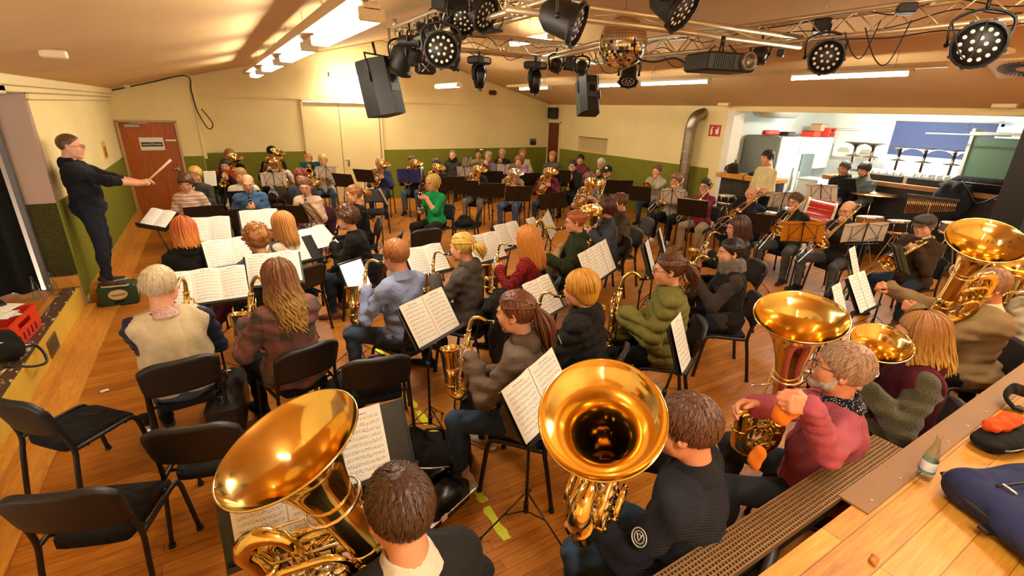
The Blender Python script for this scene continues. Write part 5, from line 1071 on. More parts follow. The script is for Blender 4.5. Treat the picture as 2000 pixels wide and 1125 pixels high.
    P('tealtrombone', 'fair haired man playing trombone behind the teal folder', 602, 312, yaw=160, hr=('short', '9a6838'), top=('sweater', '3a4038', 'plain', None), legs=BK, inst=I('trombone', 'trombone played behind the teal folder', pitch=-16))
    P('blondhorn', 'short haired blond woman playing horn beside the folding door', 631, 314, 'f', yaw=165, hr=('crop', 'c0985c'), top=('sweater', 'c8bca4', 'plain', None), legs=JL, inst=I('horn', 'french horn played by the blond woman before the cream door'))
    P('pinksweater', 'young woman in glasses and pale pink sweater holding a clarinet', 597, 364, 'f', yaw=158, head=(0, 16), hr=('pony', '5a3418'), hl=.16, glasses='1a1410', top=('sweater', 'd0a88c', 'plain', None), legs=('3a4252', 'denim'), inst=I('clarinet', 'clarinet held by the woman in pale pink', pitch=-22))
    P('profile', 'woman with brown ponytail in black seen in profile facing left', 692, 380, 'f', yaw=80, hr=('pony', '8a5a2c'), hl=.14, glasses='1a1410', top=('sweater', '17140f', 'plain', None), legs=BK, inst=I('clarinet', 'clarinet of the woman in black sitting in profile', pitch=-16))
    # ---- middle, low brass
    P('oldeuph', 'bald older man in glasses and blue sweater playing baritone horn', 741, 318, yaw=150, hr=('bald', '9a8a74'), glasses='3a2c20', top=('sweater', '3e4468', 'plain', None), legs=JE, inst=I('euph', 'baritone horn played by the older man in blue sweater'))
    P('floral', 'man in pink patterned shirt and dark jacket behind the blue folder', 805, 316, yaw=148, hr=('short', '4a3424'), sk='c08058', top=('jacket', '231e1c', 'plain', None), collar=('b87a78', 'dots', '6a3038'), legs=('4a5a6c', 'denim'), inst=I('euph', 'baritone horn played behind the blue folder'))
    P('hiddeneuph', 'man in dark sweater hidden behind his horn bell', 852, 322, yaw=146, hr=('short', '3a281c'), top=('sweater', '2a2622', 'plain', None), legs=BK, inst=I('euph', 'baritone horn bell above the green blouse', off=(.05, 0, -.03)))
    P('green', 'blond woman in a bright green blouse playing bassoon', 845, 358, 'f', yaw=118, s=1.05, head=(-10, 6), hr=('bob', 'c88c40'), hl=.06, glasses='5a3c28', top=('tee', '188a48', 'plain', None), legs=('241c18', 'plain'), shoes=('14110f', '1a1714'), inst=I('bassoon', 'dark red bassoon played by the woman in green'))
    P('scarfman', 'bald man with dark scarf sitting against the green wall', 884, 303, yaw=140, hr=('buzz', '6a5a4a'), beard='7a6a58', top=('jacket', '3a342e', 'plain', None), scarf=('1c1a1a', 'plain'), legs=BK)
    P('greytrousers', 'man in dark sweater and grey trousers behind his baritone horn', 930, 328, yaw=138, hr=('short', '4a3424'), top=('sweater', '302c2a', 'plain', None), legs=('6e665c', 'denim'), inst=I('euph', 'baritone horn played by the man in grey trousers'))
    P('beigeboy', 'young man in beige sweater standing trumpet upright on his knee', 935, 301, yaw=140, hr=('short', '2c1c12'), top=('sweater', 'a08a5c', 'plain', None), legs=BK, inst=I('trumpet', 'trumpet held upright by the young man in beige', pitch=84, off=(-.12, .26, -.30), hands=(1,)))
    P('mauveman', 'grey haired man in glasses and mauve shirt playing trumpet', 954, 306, yaw=136, hr=('short', '8a7a68'), glasses='5a4a3c', top=('shirt', '6a5c66', 'plain', None), legs=BK, inst=I('trumpet', 'trumpet played by the man in mauve', pitch=-12))
    P('silvertrumpet', 'grey haired man in black playing trumpet before the green wall', 981, 300, yaw=134, hr=('short', '9a8e80'), glasses='3a3028', top=('sweater', '242020', 'plain', None), legs=BK, inst=I('trumpet', 'trumpet played by the grey haired man in black', pitch=-22))
    P('longlight', 'young woman with long light brown hair at the back wall', 1021, 300, 'f', yaw=132, hr=('long', '8a5c30'), hl=.18, top=('sweater', 'c0ac90', 'plain', None), legs=BK)
    P('lilac', 'woman with brown hair in a lilac pullover', 1014, 316, 'f', yaw=130, hr=('bob', '6a3c1c'), hl=.08, top=('sweater', '9878a0', 'plain', None), legs=BK, inst=I('trumpet', 'trumpet played by the woman in lilac pullover', pitch=-20))
    P('plaid', 'man in brown plaid shirt and jeans behind a silver horn bell', 1001, 334, yaw=134, hr=('short', '4a3424'), top=('shirt', '7a4838', 'check', 'c8b090'), legs=('42526a', 'denim'), inst=I('euphs', 'baritone horn with silver bell played by the man in plaid'))
    P('cornerboy', 'fair haired young man in olive shirt by the corner door', 1079, 306, yaw=128, hr=('crop', '9a6a3c'), top=('shirt', '5a5440', 'plain', None), legs=BK)
    P('maroon', 'man in maroon sweater and dark jeans playing baritone horn', 1069, 332, yaw=132, hr=('short', '2a1a12'), top=('sweater', '6a2436', 'plain', None), legs=('2c3644', 'denim'), inst=I('euph', 'baritone horn played by the man in maroon sweater'))
    P('blackglasses', 'young man in glasses and black hoodie holding trumpet', 1118, 324, yaw=126, hr=('short', '1c1410'), glasses='14100e', top=('hoodie', '221e1e', 'plain', None), hood=('221e1e',), legs=BK, inst=I('trumpet', 'trumpet held low by the young man in black hoodie', pitch=-50))
    P('maroonhood', 'dark haired young man in maroon hooded top at the hatch', 1134, 312, yaw=124, hr=('short', '1c1410'), top=('hoodie', '70303a', 'plain', None), hood=('70303a',), legs=BK)
    P('oldolive', 'white haired man in glasses and olive sweater at the right wall', 1174, 320, yaw=122, hr=('short', 'c0b4a0'), glasses='6a5a48', top=('sweater', '4e4630', 'plain', None), legs=BK, inst=I('trumpet', 'trumpet played by the white haired man', pitch=-30))
    P('trucker', 'bearded man in a black trucker cap and green shirt', 1186, 336, yaw=122, hat=('patch', '17140f'), hr=('short', '2a1a12'), glasses='14100e', beard='3a2418', top=('tee', '5c5a34', 'plain', None), legs=BK, inst=I('trumpet', 'trumpet held by the man in the black cap', pitch=-50))
    P('leopard', 'woman in black and white leopard blouse behind two brass bells', 1150, 352, 'f', yaw=128, hr=('bob', '5a3820'), hl=.06, top=('tee', '1c1816', 'leopard', 'd0c4ac'), legs=BK, inst=I('euph', 'baritone horn played by the woman in leopard print'))
    # ---- trombones on the right
    P('tb1', 'young man with short hair and beige hoodie playing first trombone', 1283, 334, yaw=106, hr=('short', '5a3820'), top=('hoodie', 'b0a48c', 'plain', None), hood=('b0a48c',), legs=('2e3846', 'denim'), inst=I('trombone', 'trombone of the young man in beige hoodie by the stovepipe', pitch=-24))
    P('tb2', 'boy in glasses and grey beige hoodie playing second trombone', 1320, 353, yaw=104, hr=('crop', '6a4424'), glasses='8a6a4c', top=('hoodie', 'a4967e', 'plain', None), hood=('a4967e',), legs=BK, shoes=('d8d0c4', 'e8e2d8'), inst=I('trombone', 'trombone of the boy in glasses', pitch=-24))
    P('tb3', 'dark haired woman in glasses, red patterned shirt and beige trousers playing trombone', 1377, 364, 'f', yaw=104, s=1.05, hr=('bun', '24160e'), glasses='14100e', top=('shirt', '7a2034', 'dots', '541424'), legs=('a08c6c', 'plain'), shoes=('8a5a44', 'd8ccc0'), inst=I('trombone', 'trombone of the woman in red patterned shirt', pitch=-24))
    P('tb4', 'bald man in navy cardigan playing trombone by the drums', 1471, 380, yaw=92, s=1.04, hr=('bald', '6a5844'), top=('sweater', '1d1f2a', 'plain', None), legs=BK, inst=I('trombone', 'trombone of the bald man in navy', pitch=-24))
    P('tb5', 'man in glasses and black pullover with jeans playing trombone', 1553, 394, yaw=92, s=1.05, hr=('short', '4a2e1c'), glasses='6a5038', top=('sweater', '1d1a18', 'plain', None), legs=JG, shoes=('3a2418', '2a1c14'), spread=.22, inst=I('trombone', 'trombone of the man behind the orange folder', pitch=-36))
    P('tb6', 'balding man in dark glasses and charcoal sweater playing bass trombone', 1655, 412, yaw=82, s=1.06, hr=('bald', '5a4a3c'), glasses='14100e', top=('sweater', '2a2420', 'plain', None), legs=JG, spread=.24, inst=I('trombone', 'bass trombone of the man in charcoal sweater', pitch=-36))
    P('flatcap', 'man in brown flat cap and brown cardigan holding trombone', 1806, 442, yaw=80, s=1.05, hat=('flat', '4a4238'), hr=('short', '5a4a3a'), glasses='14100e', top=('coat', '46321f', 'knit', None), collar=('b8a880', 'dots', '7a6a48'), legs=JE, shoes=('4a2a1a', '2c1c14'), spread=.2, inst=I('trombone', 'trombone of the man in flat cap', pitch=-20, off=(0, .05, -.14)))
    # ---- standing by the bar
    P('creamtee', 'young man standing at the bar in an oversized cream t-shirt', 1499, 309, stand=0, yaw=70, s=1.09, fat=1.2, lean=0, hr=('short', '20140e'), sk='d8a078', top=('tee', 'd8c490', 'plain', None), legs=BK, hands={1: (np.array([.10, .22, .98]), (-.8, .5, -.1), (0, -.6, -.8), 'relax'), -1: (np.array([-.12, .22, .98]), (.8, .5, -.1), (0, -.6, -.8), 'relax')})
    P('blackhoodie', 'grey bearded man standing in black hooded top with blue lettering', 1650, 329, stand=0, yaw=78, s=1.0, lean=2, hr=('short', '3a3430'), sk='b87a54', beard='6a6058', top=('hoodie', '171618', 'plain', None), hood=('171618',), legs=BK, head=(0, 14))
    P('denim', 'young man standing in grey denim jacket looking down at percussion', 1688, 332, stand=0, yaw=78, s=1.0, lean=3, hr=('crop', '24160e'), beard='3a2818', top=('jacket', '5a605e', 'denim', None), legs=BK, head=(0, 24), hands={1: (np.array([.16, .3, 1.0]), (-.3, .9, -.2), (0, 0, -1), 'relax'), -1: (np.array([-.16, .3, 1.0]), (.3, .9, -.2), (0, 0, -1), 'relax')})
    # ---- near row along the stage: big horns
    c1, a1 = tilted(562, 866, 1.40, .62, .78, 58)
    P('tuba1', 'man with dark brown hair from behind, black pullover over white collar, with tuba', 781, 996, yaw=4, s=1.10, lean=4, lod=0, hr=('short', '3a2416'), top=('sweater', '242322', 'plain', None), scarf=None, collar=('e0d4bc',), legs=JE, inst=tuba('large brass tuba with wide bell tipped left at lower left', c1, a1, .215, .50, .36, .30, 1, -RGT*.95-UPV*.25, rt=.062, topk=.72, tr=(.048, .018), hands={1: ((.46, 1.46, .84), (-.5, .6, .2), (-.7, .5, 0), 'grip'), -1: ((.12, 1.52, .86), (.4, .6, .1), (.7, .5, .1), 'grip')}))
    c2, a2 = tilted(1175, 812, 1.55, .08, 1.0, 22)
    P('tuba2', 'man with brown hair and navy ribbed sweater behind a tuba bell', 1341, 836, s=1.10, lean=8, fat=1.2, lod=0, hr=('short', '4a2c1a'), glasses='1c1612', sk='c88860', top=('sweater', '24242c', 'knit', None), collar=('1c1b1e',), legs=('34465a', 'denim'), inst=tuba('brass tuba with round bell facing the camera', c2, a2, .205, .50, .27, .20, 1, -UPV-RGT*.3, rt=.055, topk=.5, hands={1: ((1.33, 1.52, .86), (-.6, .6, .1), (-.5, .7, 0), 'grip'), -1: ((1.22, 1.28, .80), (.1, .9, .2), (.8, .4, 0), 'grip')}))
    c3, a3 = tilted(1563, 616, 2.22, -.22, .97, 54)
    P('pink', 'man with grey beard and glasses in dusty pink sweater playing tuba', 1641, 722, s=1.10, lean=4, fat=1.25, lod=0, head=(0, -6), hr=('short', '8a6a50'), glasses='2a2018', beard='9a8a78', sk='d08c64', top=('sweater', 'a04a54', 'plain', None), collar=('1a1820', 'dots', 'd8d0c8'), legs=('2c2c2e', 'denim'), spread=.2, inst=tuba('upright brass tuba of the man in pink, bell facing up', c3, a3, .195, .70, .19, .26, -1, RGT, rt=.046, topk=.95, tr=(.042, .013), hands={1: (atd(1478, 792, 2.34), (-.7, .3, .1), (-.3, -.7, -.4), 'keys'), -1: (atd(1585, 796, 2.02), (-.75, .5, .15), (-.1, .9, -.2), 'grip')}))
    P('blond', 'woman with long blond hair in burgundy vest and olive fleece sleeves playing horn', 1795, 655, 'f', s=1.08, lean=5, lod=0, hr=('long', 'a87034', 'f0bc58'), hl=.22, wave=.006, glasses='2a1c18', top=('jacket', '4c4426', 'fleece', None), vest=('4e1420',), hood=('4e1420',), legs=BK, inst=I('euph', 'tenor horn played by the woman in burgundy vest', yaw=20, off=(0, .05, -.02)))
    c4, a4 = tilted(1925, 468, 3.05, -.55, .83, 52)
    P('beard', 'bearded man in beige ribbed cardigan playing tuba at the right edge', 1931, 560, s=1.08, lean=4, fat=1.15, lod=0, hr=('short', '7a5030'), glasses='c8a078', beard='8a6a4c', sk='c88458', top=('coat', '9a7a50', 'knit', None), collar=('d0bc94',), legs=BK, inst=tuba('tall brass tuba of the man in beige cardigan', c4, a4, .205, .56, .22, .28, 1, RGT, rt=.05, topk=.72, hands={1: ((5.15, 1.72, 1.05), (-.7, .3, .3), (-.6, .5, 0), 'grip'), -1: ((4.92, 1.42, .98), (.1, .9, .2), (.7, .5, 0), 'grip')}))
    c5, a5 = tilted(1992, 518, 4.2, -.35, .93, 60)
    P('whiteshirt', 'person in cream shirt mostly hidden behind the beige cardigan', 2038, 556, s=1.05, lod=1, hr=('short', '5a4434'), top=('shirt', 'd8c49c', 'plain', None), legs=BK, inst=tuba('second brass tuba bell cut by the right edge', c5, a5, .19, .46, .24, .30, -1, RGT, hands={}))
# ================================================================ LAMPS, TRUSS, SPEAKERS
def tubemat(k=1.0, c=(1, .925, .76)):
    def f():
        t = NT('lit_fluorescent_cover'); t.col('fff4dc'); t.b.inputs['Emission Color'].default_value = (*c, 1); t.b.inputs['Emission Strength'].default_value = LAMP*k; return t.m
    return M('tube%.2f%.2f' % (k, c[2]), f)
LAMP = 62.0
def lamp(label, c, ln, k=1.0, chain=.3, w=.14, bare=False, rz=0, group='ceiling fluorescent lamps'):
    if chain > .1: chain = ceil_z(c[0])-c[2]-.06
    t = thing('fluorescent_lamp', label, 'lamp', c, rz, group); WH = plain('lamp_housing', 'e4d8bc', .4)
    mb = MB(); mb.box((0, 0, .03), (w*.7, ln, .05), None, 0, .01); mb.build('housing', WH, t, smooth=False)
    mb = MB()
    if bare: mb.cyl((0, -ln/2+.04, -.02), (0, ln/2-.04, -.02), .02, 12)
    else: mb.box((0, 0, -.02), (w, ln-.05, .05), None, 0, .018)
    mb.build('diffuser', tubemat(k), t, smooth=False)
    for s in (1, -1): mb = MB(); mb.box((0, s*(ln/2-.012), -.01), (w*1.05, .024, .075), None, 0, .008); mb.build('end_cap', WH, t, smooth=False)
    if chain > .1:
        for s in (1, -1):
            mb = MB(); n = max(4, int(chain/.03)); y = s*ln*.36
            for i in range(n):
                z = .055+chain*(i+.5)/n; a = (1, 0) if i % 2 else (0, 1); L = chain/n*.62; mb.tube([(a[0]*.006*math.cos(q), y+a[1]*.006*math.cos(q), z+L*math.sin(q)) for q in np.arange(8)*PI/4], .0018, 4, closed=True)
            mb.build('chain', STEEL, t)
    return t
def truss(label, A, B, size, nseg, two=False, name='lighting_truss'):
    A, B = tv(A), tv(B); L = np.linalg.norm(B-A); t = thing(name, label, 'truss', A); d = (B-A)/L; s = unit(np.cross(d, (0, 0, 1))); z = tv((0, 0, 1)); h = size/2; r = .0245
    cs = [s*h+z*h, -s*h+z*h, -s*h-z*h, s*h-z*h] if not two else [z*h, -z*h]
    for c in cs: mb = MB(); mb.tube([c, c+d*L], r if not two else .027, 12); mb.build('chord', ALU, t)
    mb = MB()
    pr = [(0, 1), (1, 2), (2, 3), (3, 0)] if not two else [(0, 1)]
    for a, b in pr:
        for i in range(nseg):
            p0 = cs[a] if i % 2 == 0 else cs[b]; p1 = cs[b] if i % 2 == 0 else cs[a]; mb.cyl(p0+d*L*i/nseg, p1+d*L*(i+1)/nseg, .0075 if not two else .009, 6)
    mb.build('lattice', ALU, t)
    for e in (0, 1):
        mb = MB()
        for a, b in pr: mb.cyl(cs[a]+d*L*e, cs[b]+d*L*e, .012, 8)
        mb.build('end_frame', ALU, t)
    return t
def led_face(mb, R, z, F, mi_lens, n=18):
    k = 0
    for rr, cnt in ((R*.30, 5), (R*.72, 13)):
        for i in range(cnt):
            a = 2*PI*i/cnt+rr*9; G = np.array(F); c = xf(G, np.array([[rr*math.cos(a), rr*math.sin(a), z]]))[0]; mb.lathe([(.0001, .004), (R*.085, .003), (R*.10, 0)], 9, mi_lens, frame(c, G[:3, 2]))
LENS = plain('lens_glass', 'f4ecdc', .12, coat=.5)
def par(label, c, aim, R=.12, L=.22, led=True, yoke=True, group=None, name='par_can'):
    "round stage lamp; aim = direction of its face"
    t = thing(name, label, 'stage light', c, 0, group); F = frame((0, 0, 0), aim); mb = MB()
    mb.lathe([(.0001, -L*.55), (R*.5, -L*.55), (R*.86, -L*.35), (R*.92, L*.25), (R*1.02, L*.30), (R*1.10, L*.34), (R*1.10, L*.44), (R*1.0, L*.45), (R*.97, L*.36), (.0001, L*.36)], 20 if R > .09 else 12, 0, F)
    for i in range(8 if R > .09 else 4):
        a = i*PI/4*(1 if R > .09 else 2); q = xf(np.array(F), np.array([[R*1.08*math.cos(a), R*1.08*math.sin(a), L*.39]]))[0]; mb.box(q, (.026, .026, .03), np.array(F)[:3, :3]@RZ(a), 0)
    mb.build('housing', BLKP, t, angle=40); mb = MB()
    if led: led_face(mb, R*.97, L*.372, F, 0); mb.lathe([(.0001, L*.368), (R*.96, L*.368), (R*.96, L*.35)], 20, 1, F)
    else: mb.lathe([(.0001, L*.40), (R*.9, L*.37)], 18, 0, F)
    mb.build('lens', [LENS, BLKP], t)
    if yoke:
        s = unit(np.cross(tv(aim), (0, 0, 1))); mb = MB(); P = smoothpath([s*R*1.12, s*R*1.16+tv((0, 0, R*1.1)), tv((0, 0, R*1.55)), -s*R*1.16+tv((0, 0, R*1.1)), -s*R*1.12], 4); mb.tube(P, .009, 6, flat=1.6); mb.cyl((0, 0, R*1.5), (0, 0, R*1.5+.08), .014, 8); mb.sphere(s*R*1.14, .02, 8); mb.sphere(-s*R*1.14, .02, 8); mb.build('yoke', BLK, t)
    return t
def moving_head(label, c, group):
    t = thing('moving_head', label, 'stage light', c, .4, group); mb = MB(); mb.box((0, 0, -.04), (.30, .22, .10), None, 0, .02); mb.cyl((0, 0, 0), (0, 0, .08), .02, 8); mb.build('base', BLKP, t, smooth=False)
    boxo('display', (.03, -.114, -.035), (.13, .008, .05), plain('panel_grey', 'b0a490', .4), t)
    mb = MB()
    for s in (1, -1): mb.tube(smoothpath([(s*.06, 0, -.09), (s*.12, 0, -.13), (s*.135, 0, -.22), (s*.11, 0, -.30)], 4), [.03, .028, .03, .022], 8)
    mb.build('yoke', BLKP, t); mb = MB(); mb.lathe([(.0001, -.10), (.06, -.10), (.095, -.15), (.10, -.22), (.085, -.32), (.06, -.40), (.05, -.41), (.05, -.44), (.0001, -.44)], 18); mb.build('head', BLKG, t, angle=40)
    return t
def speaker(label, c, aim, s=1.0, name='loudspeaker'):
    "wedge cabinet, long axis leaning; its face looks along aim"
    t = thing(name, label, 'speaker'); y = -Vector(aim).normalized(); x = y.cross(Vector((0, 0, 1))).normalized(); z = x.cross(y)
    t.matrix_world = Matrix(((x.x, y.x, z.x, c[0]), (x.y, y.y, z.y, c[1]), (x.z, y.z, z.z, c[2]), (0, 0, 0, 1)))@Matrix.Scale(s, 4)
    w, h, d = .38, .64, .36; poly = [(-w/2, -d/2), (w/2, -d/2), (w/2, d*.05), (w*.28, d/2), (-w*.28, d/2), (-w/2, d*.05)]; mb = MB()
    b = .02; mb.prism(poly, -h/2, h/2); mb.build('cabinet', plain('cabinet_black', '120f0d', .5, bumpy=.2, bs=200), t, smooth=False)
    mb = MB(); mb.box((0, -d/2-.008, 0), (w*.95, .02, h*.96), None, 0, .01); mb.build('grille', plain('grille_black', '1f1b18', .7, bumpy=.6, bs=400), t, smooth=False)
    mb = MB(); mb.box((0, d/2-.005, .06), (w*.46, .02, .26), None, 0, .005); mb.build('rear_panel', plain('rear_panel', '4a4238', .4), t, smooth=False); mb = MB(); mb.box((0, d/2+.006, .09), (w*.30, .012, .13)); mb.build('recess', BLKG, t, smooth=False); mb = MB(); mb.box((-w*.42, d*.25, 0), (.03, .06, .16), RZ(.9)); mb.build('handle', BLK, t, smooth=False)
    mb = MB(); mb.tube([(-w/2-.01, 0, h*.1), (-w/2-.02, 0, h/2+.06), (w/2+.02, 0, h/2+.06), (w/2+.01, 0, h*.1)], .012, 6); mb.cyl((0, 0, h/2+.06), (0, 0, h/2+.2), .016, 8); mb.build('bracket', BLK, t)
    return t
def cable(label, pts, r=.006, mat=None, name='cable', n=7):
    mb = MB(); P = smoothpath(pts, n); o = tv(pts[0]); mb.tube([p-o for p in P], r, 6); ob = mb.build(name, mat or RUB); ob.location = o; return tag(ob, label, 'cable')
def rig():
    zt, zb = 3.5, 3.28; zc = (zt+zb)/2; X0, X1, Y0, Y1 = 2.44, 5.72, 3.5, 6.85
    truss('aluminium truss along the left of the lighting rig', (X0, 3.3, zc), (X0, Y1+.11, zc), .22, 15)
    truss('long aluminium truss across the far side of the rig', (X0+.12, Y1, zc), (X1+.1, Y1, zc), .22, 15)
    truss('aluminium truss along the right of the rig reaching towards camera', (X1, .9, zc), (X1, Y1-.12, zc), .22, 24)
    t = truss('double pipe beam crossing the near side of the rig', (2.1, 3.62, 3.27), (5.66, 3.36, 3.27), .09, 6, True, 'lighting_beam')
    truss('short pipe beam beside the mirror ball', (4.0, 4.6, 3.24), (4.55, 6.7, 3.24), .05, 2, True, 'lighting_beam')
    mb = MB()
    for dx in (-.09, .09): mb.cyl((dx, 0, 0), (dx, 0, -.36), .02, 10)
    for z in (-.02, -.18, -.34): mb.cyl((-.09, 0, z), (.09, 0, z), .012, 8)
    mb.cyl((0, 0, .02), (0, 0, .12), .03, 10); o = mb.build('corner_post', ALU); o.location = (X0-.1, Y1+.12, zb+.19); tag(o, 'vertical tube pair at the far left corner of the rig', 'truss post')
    for i, (x, y) in enumerate(((X0, 4.5), (X1, 3.2), (X1, 6.2), (4.4, Y1))): cable('thin steel rope holding the truss near the '+('left side', 'right near side', 'right far side', 'far middle')[i], [(x, y, zt-.02), (x, y, ceil_z(x)+.01)], .004, STEEL, 'steel_rope', 1)
    # mirror ball
    b = atd(1216, 84, 5.25); t = thing('mirror_ball', 'large mirror ball hanging behind the near pipe beam', 'mirror ball', b)
    mb = MB(); R = .265; n = 26
    for i in range(n):
        th0, th1 = PI*i/n, PI*(i+1)/n; m = max(4, int(2*n*math.sin((th0+th1)/2)))
        for j in range(m):
            a0, a1 = 2*PI*j/m, 2*PI*(j+1)/m; g = .93; q = []
            for th, a in ((th0+.07*(th1-th0), a0+.05*(a1-a0)), (th1-.07*(th1-th0), a0+.05*(a1-a0)), (th1-.07*(th1-th0), a1-.05*(a1-a0)), (th0+.07*(th1-th0), a1-.05*(a1-a0))): q.append((R*math.sin(th)*math.cos(a), R*math.sin(th)*math.sin(a), R*math.cos(th)))
            mb.raw(q, [(0, 1, 2, 3)])
    mb.build('mirror_tiles', metal('mirror', 'f0e6d4', .04), t, smooth=False); mb = MB(); mb.sphere((0, 0, 0), R*.985, 32); mb.build('core', plain('ball_grey', '6a6056', .5), t); mb = MB(); mb.cyl((0, 0, R*.97), (0, 0, R+.06), .03, 12); mb.cyl((0, 0, R+.06), (0, 0, ceil_z(b.x)-b.z), .005, 6); mb.build('hanger', STEEL, t)
    # stage lights
    G = 'stage lights on the rig'; cam_ = lambda p: (EYE-p)
    def at(px, py, D): return atd(px, py, D)
    for lab, px, py, D, aim, R, L, led in (
        ('led stage light with round white lenses facing the camera', 862, 97, 4.4, None, .145, .24, True),
        ('big led stage light on the near beam facing right', 1100, 38, 3.45, (.75, -.95, -.45), .135, .30, True),
        ('big led stage light cut by the top edge', 1312, 4, 3.5, (.3, -.95, -.7), .14, .30, True),
        ('led stage light under the right truss facing left', 1608, 112, 4.9, (-.75, -.62, -.1), .15, .32, True),
        ('large led stage light near the ceiling vent facing left', 1905, 86, 3.75, (-.75, -.35, -.12), .155, .38, True),
        ('flat led stage light tilted at the top of left truss', 905, 36, 4.4, (-.3, -.9, -.75), .12, .12, True),
        ('angular led stage light beside the top left cluster', 941, 24, 4.3, (.4, -.9, -.5), .14, .14, True),
        ('dark stage light above the white lensed light', 846, 62, 5.6, (-.6, .5, -.4), .15, .28, False),
        ('dark stage light lying beside the left cluster', 884, 50, 5.3, (.9, .35, -.1), .13, .26, False),
        ('chrome striped theatre lamp under the left corner', 783, 117, 6.2, (-.2, .5, -.9), .16, .34, False),
        ('small dark flood lamp left of the white lensed light', 812, 110, 6.0, (.2, .6, -.8), .10, .16, False),
        ('dark lamp below right of the white lensed light', 884, 117, 5.8, (-.2, .5, -.9), .10, .18, False),
        ('glass fronted spot inside the left truss corner', 800, 80, 5.9, (.8, -.6, 0), .075, .26, False),
        ('small dark spot hanging right of second moving head', 1086, 126, 6.8, (.3, .7, -.6), .09, .14, False),
        ('slim dark spot hanging beside the speaker arm', 1112, 124, 6.6, (.2, .3, -.9), .07, .16, False),
        ('small black spot behind the speaker arm', 1136, 130, 6.9, (.5, .7, -.4), .09, .14, False),
        ('black can light pointing down below the mirror ball', 1228, 146, 6.1, (-.35, -.35, -.87), .11, .26, True),
        ('small black spot under the right truss beside projector', 1484, 106, 5.6, (.6, .5, -.5), .09, .14, False)):
        p = at(px, py, D); par(lab, p, aim or cam_(p), R, L, led, group=G)
    for lab, px, py in (('left of two moving head lights under the far truss', 936, 112), ('right of two moving head lights under the far truss', 1046, 122)): moving_head(lab, at(px, py, 6.75), 'moving heads')
    p = at(831, 133, 6.1); t = thing('flood_light', 'boxy flood light with barn door grid under left truss', 'stage light', p); mb = MB(); mb.box((0, 0, 0), (.24, .16, .15), None, 0, .03); mb.build('housing', BLKP, t, smooth=False); mb = MB()
    for s in (1, -1): mb.cyl((-.08, -.084, -.05*s), (.02, -.084, .05*s), .006, 6)
    mb.build('grid_bars', STEEL, t); mb = MB(); mb.tube([(-.13, 0, 0), (-.13, 0, .14), (.13, 0, .14), (.13, 0, 0)], .008, 6); mb.build('yoke', BLK, t)
    for i, (px, py, D, sz, lab) in enumerate(((1525, 104, 5.2, (.16, .07, .07), 'thin black led bar hanging right of the projector'), (1770, 18, 4.3, (.2, .14, .08), 'black dimmer box inside the right truss, near camera'), (1605, 52, 5.2, (.34, .16, .12), 'black control box inside the right truss, far part'), (895, 14, 4.6, (.62, .16, .12), 'long black power strip box on the left truss'))):
        p = at(px, py, D); t = thing('control_box', lab, 'device', p, .5); mb = MB(); mb.box((0, 0, 0), sz, None, 0, .01); mb.build('case', BLKP, t, smooth=False); boxo('socket_plate', (sz[0]*.2, -sz[1]/2-.003, 0), (sz[0]*.25, .006, sz[2]*.6), plain('label_grey', '8a7c68', .5), t)
    # PA speakers and projector
    speaker('black loudspeaker hanging from the left corner of the rig', atax(748, 172, 1, 6.75), (-.45, .60, -.16), 1.08); speaker('black loudspeaker hanging from the middle of the far truss', atax(1150, 188, 1, 6.9), (.25, .75, -.3), .92)
    p = atd(950, 34, 6.4); t = thing('amplifier_box', 'cream rear panelled box above the far truss', 'device', p, .3); boxo('case', (0, 0, 0), (.34, .3, .34), BLKP, t); boxo('rear_panel', (.03, -.156, 0), (.26, .01, .28), plain('panel_cream', 'b8a47c', .5), t)
    p = atd(1405, 124, 4.35); t = thing('projector', 'black video projector hanging under the near pipe beam', 'projector', p, -.28); mb = MB(); mb.box((0, 0, 0), (.50, .36, .155), None, 0, .018); mb.build('case', BLKP, t, smooth=False)
    mb = MB(); mb.lathe([(.075, -.02), (.075, .03), (.062, .035), (.058, .0), (.0001, -.005)], 24, 0, frame((.15, -.185, .01), (0, -1, 0))); mb.build('lens', [plain('lens_ring', '7a7264', .3, .6)], t); mb = MB()
    for i in range(10): mb.box((-.18+.022*i, -.182, .0), (.006, .008, .11))
    mb.build('vent_slats', BLK, t, smooth=False); mb = MB()
    for x, y in ((-.1, -.1), (.1, -.1), (.1, .1), (-.1, .1)): mb.cyl((x, y, .07), (x*.4, y*.4, .15), .008, 6)
    mb.cyl((0, 0, .15), (0, 0, .22), .02, 10); mb.build('mount', BLK, t)
    # cables looping through the rig
    rg = random.Random(5); names = 0
    L = [((2.44, 3.6), (2.44, 6.8), 'left truss'), ((2.6, 6.85), (5.6, 6.85), 'far truss'), ((5.72, 1.4), (5.72, 6.6), 'right truss')]
    for (a, b, nm) in L:
        for k, (zz, hue) in enumerate(((zb+.02, 'lower run'), (zc, 'middle run'), (zt-.03, 'upper run'))):
            pts = []
            for i in range(15): u = i/14; pts.append((a[0]+(b[0]-a[0])*u+rg.uniform(-.07, .07), a[1]+(b[1]-a[1])*u+rg.uniform(-.05, .05), zz+rg.uniform(-.09, .06)-(.10 if i % 3 == 1 and k == 0 else 0)))
            cable('black cable winding along the %s, %s' % (nm, hue), pts, .0055)
    q = [atd(x, y, D) for x, y, D in ((1240, 75, 4.9), (1242, 110, 4.8), (1275, 121, 4.7), (1320, 114, 4.55), (1352, 137, 4.4))]; cable('thick black cable sagging from beam to projector', q, .009)
    q = [atd(x, y, 6.6) for x, y in ((1160, 100), (1180, 140), (1210, 138), (1222, 105))]; cable('thin cable hanging by the second speaker', q, .005)
